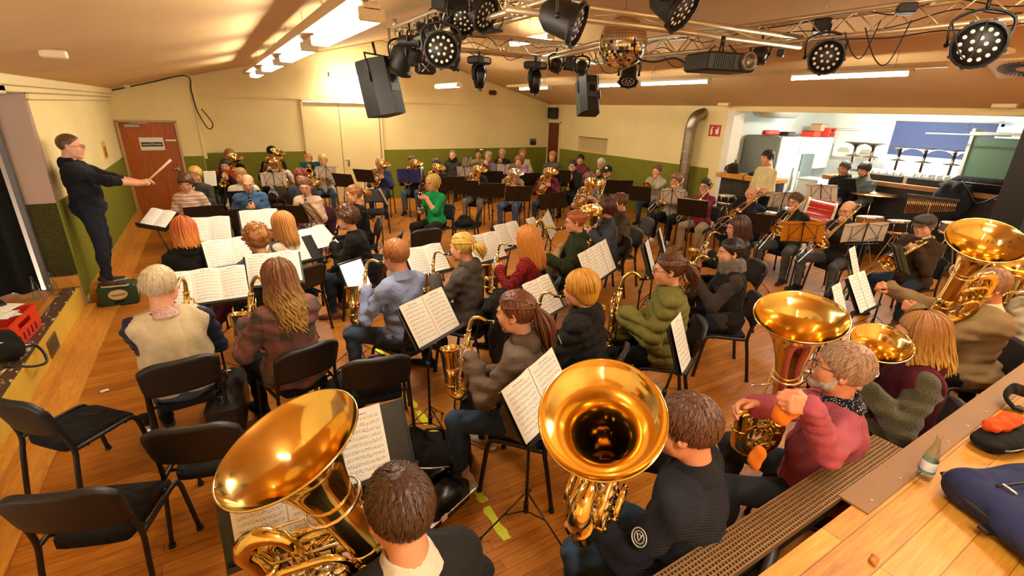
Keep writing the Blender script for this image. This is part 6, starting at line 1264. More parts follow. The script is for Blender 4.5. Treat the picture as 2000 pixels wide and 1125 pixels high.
    for k, (x0, x1, s) in enumerate(((1650, 1720, 60), (1690, 1780, 75), (1860, 1930, 60))): cable('black cable loop hanging from the right truss, '+('far one', 'middle one', 'near one')[k], [atd(x0, 62-k*8, 4.2-.4*k), atd(x0+.2*(x1-x0), 62+s*.7, 4.2-.4*k), atd((x0+x1)/2, 62+s*.8, 4.15-.4*k), atd(x1, 40, 4.1-.4*k)], .005)
    # fluorescent rows
    for i, (y, ln) in enumerate(((3.75, 1.5), (5.75, 1.5), (7.9, 1.5), (10.3, 1.2))): lamp('lit fluorescent lamp in the left row, '+('nearest to camera', 'second from camera', 'third from camera', 'farthest from camera')[i], (.88+.0*i, y, 2.99), ln)
    for i, (ya, yb) in enumerate(((3.0, 11.2),)):
        t = structure(boxo('trim_20', (.80, (ya+yb)/2, 3.07), (.10, yb-ya+1.2, .07), plain('lamp_rail', 'cdb48a', .5))); t['label'] = 'long cable rail carrying the left lamp row'
    t = structure(boxo('trim_21', (7.12, 7.3, 3.10), (.09, 9.6, .06), plain('lamp_rail2', 'd8c090', .5)))
    for i, (y, ln) in enumerate(((3.5, 1.42), (6.3, 1.5), (8.1, 1.5), (10.7, 1.3))): lamp('tube lamp in the right row, '+('nearest to camera', 'second from camera', 'third from camera', 'farthest from camera')[i], (7.06, y, 3.03), ln, .9, .25, .10, True)
    lamp('lit fluorescent lamp hanging on long chains before the gable', (5.0, 11.3, 3.0), 1.3, 1.0, .78)
    q = atd(1040, 44, 7.2); lamp('lit fluorescent lamp hanging behind the big stage light', (4.9, 7.6, 3.62), 1.2, 1.0, .2)
    lamp('bright lamp close to the gable hidden behind left speaker', (3.3, 13.25, 3.2), 1.2, 1.2, .5, rz=PI/2)
    lamp('unseen fill lamp added over the near end of the hall', (4.3, .4, 3.55), 1.5, 1.5, .4); lamp('unseen fill lamp added over the stage corner', (1.0, -.6, 2.98), 1.5, 1.5, .15); lamp('unseen fill lamp added over the stage in line with the right row', (7.06, .3, 3.03), 1.5, 1.3, .2); lamp('unseen lamp added on the kitchen ceiling to brighten the kitchen', (11.2, 4.6, 2.9), 1.5, 2.8, .0); bpy.data.objects[lamp.__name__] if 0 else None  # out-of-view lamps, added as fill for the near hall and the kitchen
    cable('black supply cable along the door wall', [(-1.55, 12.97, 2.66), (-.9, 12.97, ceil_z(-.9)-.03), (-.24, 12.96, ceil_z(-.24)-.03), (-.2, 12.93, 2.7), (-.16, 12.9, 2.3), (-.02, 12.85, 1.95), (.08, 12.85, 2.05), (-.08, 12.9, 2.35)], .012)
    for i, (px, py, ax, v, sz, lab) in enumerate(((112, 132, 0, -.95, (.16, .10, .06), 'small white junction box on the ceiling near the cornice'), (245, 157, 1, 12.6, (.10, .10, .06), 'small white sensor box on the ceiling above the door'), (1975, 73, 0, 7.5, (.2, .1, .05), 'white box on the right ceiling above pendant cord'))):
        p = atax(px, py, ax, v); t = thing('ceiling_box', lab, 'box', (p.x, p.y, ceil_z(p.x)-.035 if i != 2 else ceil_z(7.5)-.03)); boxo('case', (0, 0, 0), sz, plain('box_cream', 'e0c898', .5), t, bev=.01)
    for px, py, lab in ((1415, 199, 'white cable box low on the right ceiling, left one'), (1965, 198, 'white cable box low on the right ceiling near vent')):
        p = atax(px, py, 0, 9.45); o = boxo('ceiling_box', (0, 0, 0), (.08, .26, .06), plain('box_cream', 'e0c898', .5), bev=.01); o.location = (9.45, p.y, ceil_z(9.45)-.035); tag(o, lab, 'box')
    # square ceiling vent
    p = atax(1985, 124, 0, 8.1); cz = ceil_z(8.1); N = Vector((-.26, 0, -1)).normalized(); t = thing('ceiling_vent', 'square ceiling vent with round slotted grille at upper right', 'vent'); t.matrix_world = frame((8.1, p.y-.1, cz-.01), N, (0, 1, 0)); mb = MB(); mb.box((0, 0, 0), (.62, .62, .03), None, 0, .01); mb.build('plate', plain('vent_cream', 'd8b888', .5), t, smooth=False); mb = MB()
    for i in range(36):
        a = i*PI/18; mb.box((.165*math.cos(a), .165*math.sin(a), .018), (.17, .010, .006), RZ(a+.35))
    mb.build('slot', BLK, t, smooth=False)
# ================================================================ THINGS ON WALLS
def textobj(name, s, size, mat, parent, M4, ext=.001):
    cu = bpy.data.curves.new(name, 'FONT'); cu.body = s; cu.size = size; cu.extrude = ext; cu.align_x = 'CENTER'; cu.align_y = 'CENTER'; cu.materials.append(mat); q = bpy.data.objects.new(name, cu); COL.objects.link(q); me = bpy.data.meshes.new_from_object(q); bpy.data.objects.remove(q); o = bpy.data.objects.new(name, me); COL.objects.link(o); o.parent = parent; o.matrix_local = M4; return o
def onwall(p, n, up=(0, 0, 1)):
    n = Vector(n).normalized(); y = Vector(up); x = y.cross(n).normalized(); y = n.cross(x); return Matrix(((x.x, y.x, n.x, p[0]), (x.y, y.y, n.y, p[1]), (x.z, y.z, n.z, p[2]), (0, 0, 0, 1)))
WHITE = plain('white_paper', 'f0e8d8', .7); RED = plain('sign_red', 'c02018', .5)
def wallthings():
    dY = DY-.006; p = atax(297, 281, 1, dY); t = thing('door_notice', 'white printed notice with black band on the brown door', 'sign', mw=onwall(p, (0, -1, 0))); boxo('sheet', (0, 0, 0), (.42, .26, .004), WHITE, t); boxo('band', (0, -.01, .003), (.37, .09, .003), BLK, t); textobj('lettering', 'H', .095, WHITE, t, Matrix.Translation((0, -.01, .006))); boxo('lettering', (-.105, -.012, .005), (.12, .03, .002), plain('print_grey2', 'b8ac98', .7), t); boxo('lettering', (.105, -.012, .005), (.12, .03, .002), plain('print_grey2', 'b8ac98', .7), t)
    p = atax(334, 274, 1, dY); o = boxo('door_label', (0, 0, 0), (.19, .004, .035), WHITE); o.location = p; tag(o, 'narrow white label strip on the brown door', 'label')
    p = atax(205, 293, 0, LX+.004); t = thing('wall_notice', 'yellow paper notice on the left wall beside the door', 'sign', mw=onwall(p, (1, 0, 0))); boxo('sheet', (0, 0, 0), (.34, .30, .004), plain('yellow_paper', 'd8a838', .7), t); mb = MB(); mb.cyl((-.08, -.1, .004), (.08, .05, .004), .006, 6); mb.cyl((-.08, .05, .004), (.08, -.1, .004), .006, 6); mb.tube([(-.09, -.11, .004), (.09, -.11, .004), (.09, .06, .004), (-.09, .06, .004)], .006, 6, closed=True); mb.build('symbol', plain('brown_ink', '8a5a14', .7), t)
    p = atax(1079, 219, 0, RXW-.08); t = thing('wall_speaker', 'small black wall speaker above the corner door', 'speaker', (RXW-.1, 13.4, 2.44)); mb = MB(); mb.box((0, 0, 0), (.18, .36, .34), None, 0, .02); mb.build('case', BLKP, t, smooth=False); mb = MB(); mb.lathe([(.11, 0), (.10, .01), (.04, -.01), (.0001, .0)], 18, 0, frame((-.092, 0, 0), (-1, 0, 0))); mb.build('cone', BLK, t)
    p = atax(1041, 277, 1, FY-.03); t = thing('switch_box', 'dark switch box on the far wall beside the corner door', 'switch', p); boxo('case', (0, 0, 0), (.22, .05, .19), plain('dark_brown', '2a1a14', .4), t, bev=.01); boxo('cover', (0, -.028, .05), (.2, .01, .06), plain('grey_cover', '6a5a4c', .4), t)
    p = atax(962, 181, 1, FY-.03); t = thing('alarm_sounder', 'pair of small dark red alarm discs on the gable', 'alarm', p)
    for s in (-.06, .06): mb = MB(); mb.lathe([(.07, 0), (.065, .03), (.03, .045), (.0001, .045)], 16, 0, frame((s, 0, 0), (0, -1, 0))); mb.build('disc', plain('dark_red', '5a100c', .4), t)
    p = atax(440, 295, 1, FY-.03); t = thing('socket_strip', 'row of white wall sockets above green felt at left', 'socket', (p.x, FY-.012, p.z)); boxo('plate', (0, 0, 0), (.24, .02, .08), TRIMC, t)
    for s in (-.075, 0, .075): mb = MB(); mb.cyl((s, -.008, 0), (s, -.013, 0), .025, 14); mb.build('socket', WHITE, t)
    p = atax(1396, 255, 0, RXW-.008); t = thing('fire_sign', 'red and white fire extinguisher sign by the white pier', 'sign', mw=onwall((RXW-.008, p.y, p.z), (-1, 0, 0))); boxo('plate', (0, 0, 0), (.30, .24, .008), RED, t); mb = MB(); mb.box((-.08, -.03, .006), (.05, .12, .004), None, 0, .001); mb.box((-.08, .05, .006), (.025, .03, .004)); mb.box((-.06, .07, .006), (.06, .014, .004)); mb.box((.05, -.02, .006), (.04, .10, .004)); mb.box((.09, .0, .006), (.03, .16, .004)); mb.build('symbol', WHITE, t, smooth=False)
    # stove pipe
    t = thing('flue_pipe', 'grey steel flue pipe bending into the right wall', 'pipe', (9.42, 7.74, .3)); mb = MB(); mb.tube(smoothpath([(0, 0, 0), (0, 0, .8), (0, 0, 1.75), (0, -.02, 1.98), (.06, -.05, 2.16), (.30, -.07, 2.24)], 6), .125, 20); mb.build('pipe', metal('galvanised', '9a9080', .35), t)
    for k in range(7): mb = MB(); z = .25+.23*k; mb.lathe([(.127, z-.008), (.133, z), (.127, z+.008)], 20); mb.build('seam', STEEL, t)
    # black column
    structure(boxo('column', (9.55, 2.08, 1.33), (.34, .34, 2.66), plain('column_black', '1a1612', .4)), 'black square column before the bar')
# ================================================================ KITCHEN AND BAR
def kitchen():
    s1 = thing('bar_counter', 'left bar counter with dark tiled front and yellow wood edge', 'counter', (9.72, 6.20, 0)); tile = planks('dark_tiles', '2a241e', '3a322a', '463c30', .3, .3, 'Y', .35, .02)
    boxo('front', (0, 0, .62), (.4, 1.2, 1.24), tile, s1); boxo('worktop', (-.06, 0, 1.29), (.56, 1.3, .09), PINE, s1, bev=.01)
    s2 = thing('bar_counter', 'long right bar counter with black front and brown top', 'counter', (11.05, 3.9, 0)); boxo('front', (0, -.2, .66), (.3, 3.1, 1.32), plain('bar_black', '1d1916', .5), s2); boxo('worktop', (0, -.2, 1.365), (.5, 3.3, .09), BARTOP, s2, bev=.01)
    W = plain('appliance_white', 'eef0ea', .3); G = plain('appliance_grey', '7c827c', .5)
    t = thing('refrigerator', 'tall grey cabinet fridge with notices behind the left bar', 'fridge', (10.75, 6.48, 0)); boxo('body', (0, .1, 1.06), (.75, .8, 2.12), G, t, bev=.02); boxo('door', (.02, -.32, 1.08), (.72, .04, 2.04), plain('appliance_pale', 'c4c6bc', .4), t, bev=.01); boxo('notice', (-.12, -.345, 1.74), (.26, .005, .2), WHITE, t); boxo('notice', (.0, -.345, 1.25), (.18, .005, .22), plain('cream_note', 'd8d4c4', .7), t); boxo('handle', (.33, -.36, 1.2), (.03, .04, .5), STEEL, t)
    t = thing('refrigerator', 'white glass door drinks fridge beside the grey fridge', 'fridge', (11.65, 6.5, 0)); boxo('body', (0, .1, 1.02), (.75, .7, 2.04), W, t, bev=.02); boxo('glass_door', (.1, -.265, .95), (.5, .04, 1.55), plain('fridge_glass', '5a6462', .15), t); boxo('light_box', (0, -.27, 1.88), (.72, .05, .28), plain('lightbox_white', 'f6f6f2', .3), t, bev=.015); boxo('handle', (-.2, -.30, 1.0), (.02, .03, .7), STEEL, t)
    t = thing('wall_cabinet', 'white kitchen wall cabinet below the red crate', 'cabinet', (12.55, 6.62, 1.72)); boxo('body', (0, 0, 0), (.78, .5, .72), W, t, bev=.01); boxo('door', (-.0, -.26, 0), (.76, .02, .70), plain('cab_white', 'f4f4f0', .3), t, bev=.005)
    t = thing('kitchen_counter', 'white kitchen counter with trays under the wall cabinet', 'counter', (12.45, 6.45, 0)); boxo('body', (0, 0, .45), (1.0, .7, .9), W, t); boxo('worktop', (0, 0, .92), (1.05, .75, .05), plain('top_grey', 'c8c8c0', .3), t)
    t = thing('serving_trolley', 'white trolley standing in the gap between both bars', 'trolley', (11.3, 5.75, 0)); boxo('body', (0, 0, .62), (.5, .42, 1.2), W, t, bev=.02); boxo('tray', (0, 0, 1.24), (.54, .46, .04), plain('tray', 'e0e0d8', .3), t)
    for (x, y, z, sx, sy, sz, nm, lab, c) in ((10.55, 6.5, 2.12, .5, .12, .1, 'roll', 'pink paper roll on top of grey fridge', 'c85a58'), (11.0, 6.4, 2.12, .28, .22, .07, 'tray', 'dark tray on the edge of the grey fridge', '3a2420'), (12.35, 6.6, 2.08, .3, .3, .13, 'box', 'flat red box on the wall cabinet', 'c83820'), (12.62, 6.6, 2.21, .26, .26, .16, 'box', 'beige carton stacked behind the red box', 'c8a47c')):
        t = thing(nm, lab, 'box' if nm != 'roll' else 'roll', (x, y, z)); 
        if nm == 'roll': mb = MB(); mb.cyl((-sx/2, 0, .06), (sx/2, 0, .06), .055, 16); mb.build('paper', plain('pink', c, .6), t); mb = MB(); mb.cyl((-sx/2-.004, 0, .06), (sx/2+.004, 0, .06), .02, 10); mb.build('core', BLK, t)
        else: boxo('case', (0, 0, sz/2), (sx, sy, sz), plain('c_'+c, c, .6), t, bev=.01); boxo('lid', (0, 0, sz+.006), (sx*1.03, sy*1.03, .014), plain('c2_'+c, [q*.8 for q in hexf(c)], .6), t)
    crate('red plastic crate standing on the white wall cabinet', (12.85, 6.55, 2.09), .15, 'd23a2c', (.42, .30, .20))
    # framed pictures, rail
    KX = 13.0
    for px, py, lab in ((1648, 292, 'framed landscape print on the kitchen wall, left one'), (1692, 296, 'framed house drawing on the kitchen wall, right one')):
        p = atax(px, py, 0, KX-.01); t = thing('framed_picture', lab, 'picture', mw=onwall(p, (-1, 0, 0))); mb = MB()
        for x, y, sx, sy in ((-.22, 0, .02, .34), (.22, 0, .02, .34), (0, .16, .46, .02), (0, -.16, .46, .02)): mb.box((x, y, .006), (sx, sy, .02))
        mb.build('frame', plain('frame_white', 'e8e8e0', .4), t, smooth=False); boxo('mat', (0, 0, 0), (.43, .31, .006), WHITE, t); mb = MB(); mb.prism([(-.13, -.06), (.13, -.06), (.13, .0), (.06, .05), (-.08, .05), (-.13, .0)], 0, .002, Matrix.Translation((0, 0, .004))); mb.build('print', plain('print_grey', '9aa08c', .7), t, smooth=False)
    p, q = atax(1590, 250, 0, KX-.05), atax(1686, 251, 0, KX-.05); cable('thin hanging rail on the kitchen wall', [p, (p+q)/2, q], .008, STEEL, 'hanging_rail', 1)
    a, b = atax(1808, 260, 0, 11.9), atax(1975, 266, 0, 11.9); t = thing('hanging_rod', 'pale rod hanging in front of the blue blind', 'rod', a); mb = MB(); mb.cyl((0, 0, 0), tuple(b-a), .012, 8); mb.build('rod', plain('rod_grey', 'b0b4b8', .4), t); mb = MB(); m = (b-a)*.5; mb.cyl(tuple(m), (m.x, m.y, 2.95-a.z), .004, 6); mb.build('cord', STEEL, t)
    t = thing('roller_blind', 'dark blue roller blind half down over the kitchen window', 'blind', (KX-.03, 4.32, 2.52)); bl = MB()
    bl.box((.0, 0, -.37), (.008, 1.70, .74)); bl.build('fabric', plain('blind_blue', '3c4c7c', .7), t, smooth=False); mb = MB(); mb.cyl((0, -.92, .0), (0, .92, 0), .03, 12); mb.build('roller', plain('white_tube', 'f0f0ec', .4), t); boxo('bottom_bar', (0, 0, -.745), (.02, 1.7, .03), plain('bar_w', 'dcdcd8', .4), t)
    # upturned bistro tables
    for i, (px, D) in enumerate(((1668, 11.0), (1703, 10.8), (1757, 10.5), (1808, 10.2), (1866, 9.8))):
        p = atax(px, 300, 0, 12.35); t = thing('bistro_table', 'upturned dark table base with flared foot, '+('leftmost of five by the window', 'second from left by the window', 'middle one by the window', 'fourth from left by the window', 'rightmost of five by the window')[i], 'table', (p.x, p.y, 1.42), .2*i, 'upturned bar tables'); t.scale = (.76, .76, .62 if i < 2 else .58); BR = plain('bronze_metal', '5a4638', .35, .6); sz = .95
        mb = MB(); mb.cyl((0, 0, .02), (0, 0, .88), .035, 12); mb.build('column', BR, t)
        mb = MB(); mb.lathe([(.0001, .80), (.05, .82), (.09, .88), (.20, .935), (.30, .96), (.31, .975), (.0001, .975)], 20); mb.build('foot', BR, t)
        mb = MB(); mb.lathe([(.036, .54), (.07, .55), (.20, .515), (.21, .50), (.06, .515), (.036, .50)], 20); mb.build('foot_ring', BR, t); mb = MB(); mb.lathe([(.0001, 0), (.33, 0), (.34, .012), (.33, .025), (.0001, .025)], 24); mb.build('tabletop', plain('top_dark', '4a3a2c', .4), t)
    for i, (px, py) in enumerate(((1706, 344), (1746, 349), (1800, 354), (1846, 358))):
        p = atax(px, py, 0, 11.0); t = thing('glass_rack', 'dark crate of glasses on the bar, '+('leftmost', 'second', 'third', 'rightmost')[i]+' of the row', 'crate', (11.02, p.y, 1.41), 0, 'crates of glasses'); mb = MB(); mb.box((0, 0, .06), (.3, .36, .12), None, 0, .01); mb.build('rack', plain('rack_black', '1f1c1a', .6), t, smooth=False)
        for a in range(3):
            for b in range(3): mb = MB(); mb.lathe([(.03, .115), (.036, .2), (.033, .2), (.028, .125)], 10, 0, Matrix.Translation((-.09+.09*a, -.11+.11*b, 0))); mb.build('glass', plain('clear_ware', 'd8d8d4', .15), t)
    p = atax(1767, 352, 0, 10.95); o = boxo('paper_cup', (0, 0, .07), (.07, .07, .15), WHITE, bev=.01); o.location = (10.95, p.y, 1.41); tag(o, 'white paper cup between the crates on the bar', 'cup')
    # things lying on the counters
    bag('dark brown bag on the left bar counter', (9.66, 6.62, 1.335), .5, (.34, .26, .2), '2c241e'); t = thing('handbag', 'black flat pouch with strap on the left bar', 'bag', (9.68, 6.1, 1.335)); boxo('pouch', (0, 0, .035), (.2, .3, .07), BLKP, t, bev=.03); mb = MB(); mb.tube(smoothpath([(-.1, .1, .05), (-.3, .08, .0), (-.33, .05, -.2), (-.3, .0, -.28)], 5), .01, 6); mb.build('strap', BLK, t)
    p = atax(1866, 372, 0, 10.78); t = thing('jacket', 'dark jacket draped over the bar counter edge', 'jacket', (10.83, p.y, 1.41)); S = Solid(); S.ell((0, 0, .06), (.2, .26, .1), .06).ell((-.12, 0, -.2), (.10, .28, .32), .08).ell((-.14, .1, -.42), (.07, .12, .2), .08); S.ripple(lambda X, Y, Z: .018*np.sin(Y*38)*np.sin(Z*12+1)); v, f = S.mesh(.022); mb = MB(); mb.raw(v, f); mb.build('cloth', fabric('25262a'), t)
    p = atax(1930, 355, 0, 10.9); t = thing('keyboard_bag', 'long black instrument bag on the right end of the bar', 'bag', (10.95, p.y, 1.42), .1); mb = MB(); mb.box((0, 0, .11), (.36, .95, .22), None, 0, .06); mb.build('case', fabric('141516'), t, smooth=True, angle=50); mb = MB(); mb.tube(smoothpath([(-.19, .3, .15), (-.3, .15, .02), (-.32, 0, -.16), (-.28, -.2, -.02), (-.19, -.32, .15)], 5), .016, 6); mb.build('strap', BLK, t); mb = MB(); mb.tube([(-.185, -.45, .14), (-.185, .45, .14)], .006, 5); mb.build('zipper', STEEL, t)
    p = atax(1920, 320, 0, 12.2); t = thing('shelf_unit', 'open shelf unit with green panel right of the window', 'shelf', (12.2, 2.9, 0)); boxo('green_panel', (-.02, .25, 1.5), (.05, .75, 1.5), plain('board_green', '3c5440', .6), t); mb = MB()
    for y in (-.75, -.18, .66): mb.box((.12, y, 1.2), (.4, .05, 2.4))
    mb.build('upright', plain('shelf_grey', 'a8a89c', .5), t, smooth=False); boxo('top_board', (.12, -.05, 2.32), (.44, 1.5, .05), plain('shelf_grey', 'a8a89c', .5), t)
    o = boxo('wooden_tray', (0, 0, .04), (.3, .55, .08), plain('tray_brown', '5c4636', .5), bev=.01); o.location = (12.25, 2.6, 2.35); tag(o, 'brown tray on top of the shelf unit', 'tray')
    t = thing('ventilation_duct', 'fat white ventilation duct under the kitchen ceiling', 'duct', (10.9, 6.6, 2.72)); mb = MB(); mb.cyl((-.7, 0, 0), (.5, .0, 0), .24, 24); mb.build('pipe', plain('duct_white', 'd0d0c8', .5), t)
def crate(label, loc, rz, c, size, holes=True, name='crate', ret=None):
    t = thing(name, label, 'crate', loc, rz); m = plain('plastic_'+c, c, .4); sx, sy, sz = size; mb = MB(); w = .012
    for x, y, a, b in ((0, -sy/2, sx, w), (0, sy/2, sx, w), (-sx/2, 0, w, sy), (sx/2, 0, w, sy)):
        mb.box((x, y, sz*.30), (a if a > w else w, b if b > w else w, sz*.58)); mb.box((x, y, sz*.93), (a+.01 if a > w else w*1.8, b+.01 if b > w else w*1.8, sz*.16))
        for k in (-1, 1): mb.box((x+(k*sx*.36 if a > w else 0), y+(k*sy*.36 if b > w else 0), sz*.72), (sx*.26 if a > w else w, sy*.26 if b > w else w, sz*.3))
    mb.box((0, 0, .008), (sx, sy, .016)); mb.build('shell', m, t, smooth=False); mb = MB()
    for k in range(5): mb.box((sx*(-.3+.15*k), -sy/2-.008, sz*.28), (.018, .006, sz*.3))
    mb.build('side_slot', plain('slot_dark', '3a0f08', .8), t, smooth=False); return t
def bag(label, loc, rz, size, c, name='backpack', strap=True, top=True, kind='plain', tilt=(0, 0, 0)):
    t = thing(name, label, 'bag'); t.matrix_world = Matrix.Translation(Vector(loc))@Matrix.Rotation(rz, 4, 'Z')@Matrix.Rotation(tilt[0], 4, 'X')@Matrix.Rotation(tilt[1], 4, 'Y'); sx, sy, sz = size; S = Solid(); k = .07
    for x in (-1, 1):
        for y in (-1, 1): S.cone((x*sx*.30, y*sy*.22, sz*.28), (x*sx*.28, y*sy*.20, sz*.68), min(sx, sy)*.26, min(sx, sy)*.24, k)
    S.ell((0, 0, sz*.48), (sx*.46, sy*.46, sz*.46), k); S.ell((0, -sy*.42, sz*.32), (sx*.34, sy*.16, sz*.26), .02)
    ph = len(label); S.ripple(lambda X, Y, Z: .008*np.sin(X*34+ph)*np.sin(Z*31+Y*22)); S.cut((0, 0, .004), (0, 0, -1)); v, f = S.mesh(.014); mb = MB(); mb.raw(v, f); mb.build('sack', fabric(c, kind), t)
    mb = MB(); mb.tube(smoothpath([(-sx*.36, -sy*.40, sz*.55), (0, -sy*.52, sz*.62), (sx*.36, -sy*.40, sz*.55)], 5), .006, 5); mb.build('zipper', STEEL, t)
    if strap:
        for q in (-1, 1): mb = MB(); mb.tube(smoothpath([(q*sx*.2, sy*.40, sz*.88), (q*sx*.34, sy*.62, sz*.66), (q*sx*.36, sy*.66, sz*.25), (q*sx*.28, sy*.46, .03)], 5), .022, 6, flat=.35); mb.build('strap', BLK, t)
    if top: mb = MB(); mb.tube(smoothpath([(-.07, 0, sz*.9), (-.055, 0, sz*.9+.09), (.055, 0, sz*.9+.09), (.07, 0, sz*.9)], 5), .011, 7); mb.build('handle', BLK, t)
    return t
def bottle(label, loc, h=.26, c='clear', lab=None, tilt=0, name='bottle'):
    t = thing(name, label, 'bottle', loc); t.rotation_euler = (tilt, 0, 0); m = M('thin_glass', thinglass); r = h*.135; mb = MB()
    mb.lathe([(.0001, .003), (r*.9, 0), (r, .01), (r, h*.42), (r*.94, h*.52), (r*.5, h*.74), (r*.36, h*.84), (r*.36, h*.97), (r*.42, h*.975), (r*.42, h), (r*.3, h), (r*.3, h*.84), (r*.88, h*.5), (r*.94, h*.4), (r*.94, .014), (.0001, .012)], 18); mb.build('glass', m, t)
    if lab: mb = MB(); mb.lathe([(r*1.01, h*.22), (r*1.02, h*.225), (r*1.02, h*.42), (r*1.01, h*.425)], 18); mb.build('label', plain('label_'+lab, lab, .6), t); mb = MB(); mb.lathe([(r*1.012, h*.17), (r*1.022, h*.175), (r*1.022, h*.225), (r*1.012, h*.23)], 18); mb.build('label_band', plain('label_blue', '4a90b0', .6), t)
    return t
# ================================================================ CHAIRS, STANDS AND MUSIC
def short(lbl, n=12):
    w = lbl.split()[:n]
    while w[-1] in ('in', 'with', 'and', 'the', 'a', 'over', 'of', 'from', 'behind', 'beside', 'by', 'his', 'to', 'an', 'before', 'at', 'seen', 'white', 'long', 'dark', 'brown', 'red', 'short', 'green', 'black'): w.pop()
    return ' '.join(w)
def band_chairs():
    for k, i in PEOPLE.items():
        if i['obj']['category'] != 'person' or k in ('conductor', 'creamtee', 'blackhoodie', 'denim'): continue
        f = Vector((-math.sin(i['yaw']), math.cos(i['yaw']), 0)); r = Vector(i['root'])+f*.045
        chair(r.x, r.y, i['yaw'], 'black chair under '+short(i['obj']['label']), 'chairs of the seated musicians')
    for px, py, yw, lab in ((158, 826, -46, 'empty black chair nearest the side stage at lower left'), (222, 990, -20, 'empty black chair cut by the bottom left corner'), (425, 875, -16, 'empty black chair partly behind the tipped tuba bell'), (735, 748, -10, 'black chair with open bag beyond the left tuba'),
                          (822, 487, 0, 'empty black chair facing away beyond the pale blue shirt'), (742, 505, 62, 'empty black chair turned left beside the curly woman'), (735, 410, 165, 'empty black chair facing the camera behind the profile woman'),
                          (908, 440, 58, 'black chair holding a dark jacket beside the bassoon player'), (1050, 540, 38, 'black chair with fur trimmed parka over its back'), (838, 352, 150, 'empty black chair near the green wall behind the horns'), (1230, 470, 70, 'empty black chair behind the brown jacket man'), (1988, 720, 30, 'black chair cut by the right edge near the stage')):
        p = atz(px, py, .46); chair(p.x, p.y, rad(yw), lab, 'spare chairs')
def ST(px, py, z, who, what, kind='wire', sheet_lab=None, tilt=34, pages=2, pw=.215, ph=.30, yaw=None, folder=None, roll=0, w=None, music=True, g=None):
    p = atz(px, py, z)
    if yaw is None:
        q = PEOPLE[who]['root']; d = (q[0]-p.x, q[1]-p.y); yw = math.atan2(d[0], -d[1])
    else: yw = rad(yaw)
    W = w or (max(.48, pages*pw*.98) if kind == 'desk' else .48)
    stand(what, p.x, p.y, yw, z, kind, tilt, 'music stands of the band', W, .33 if kind == 'desk' else .32, .30, roll)
    n = Vector((0, -1, 0)); R = Matrix.Rotation(yw, 3, 'Z')@Matrix.Rotation(rad(roll), 3, 'Y')@Matrix.Rotation(-rad(tilt), 3, 'X'); off = R@Vector((0, -.012, .012))
    if folder: 
        o = sheet(folder[1], p+off, yw, tilt, 2, .25, .33, roll, .004, plain('folder_'+folder[0], folder[0], .55), 'folders on music stands', 'music_folder', 'folder'); o.data.materials[1] = plain('folder_'+folder[0], folder[0], .55); off = R@Vector((0, -.024, .012))
    if sheet_lab: sheet(sheet_lab, p+off, yw, tilt, pages, pw, ph, roll, group='open sheet music')
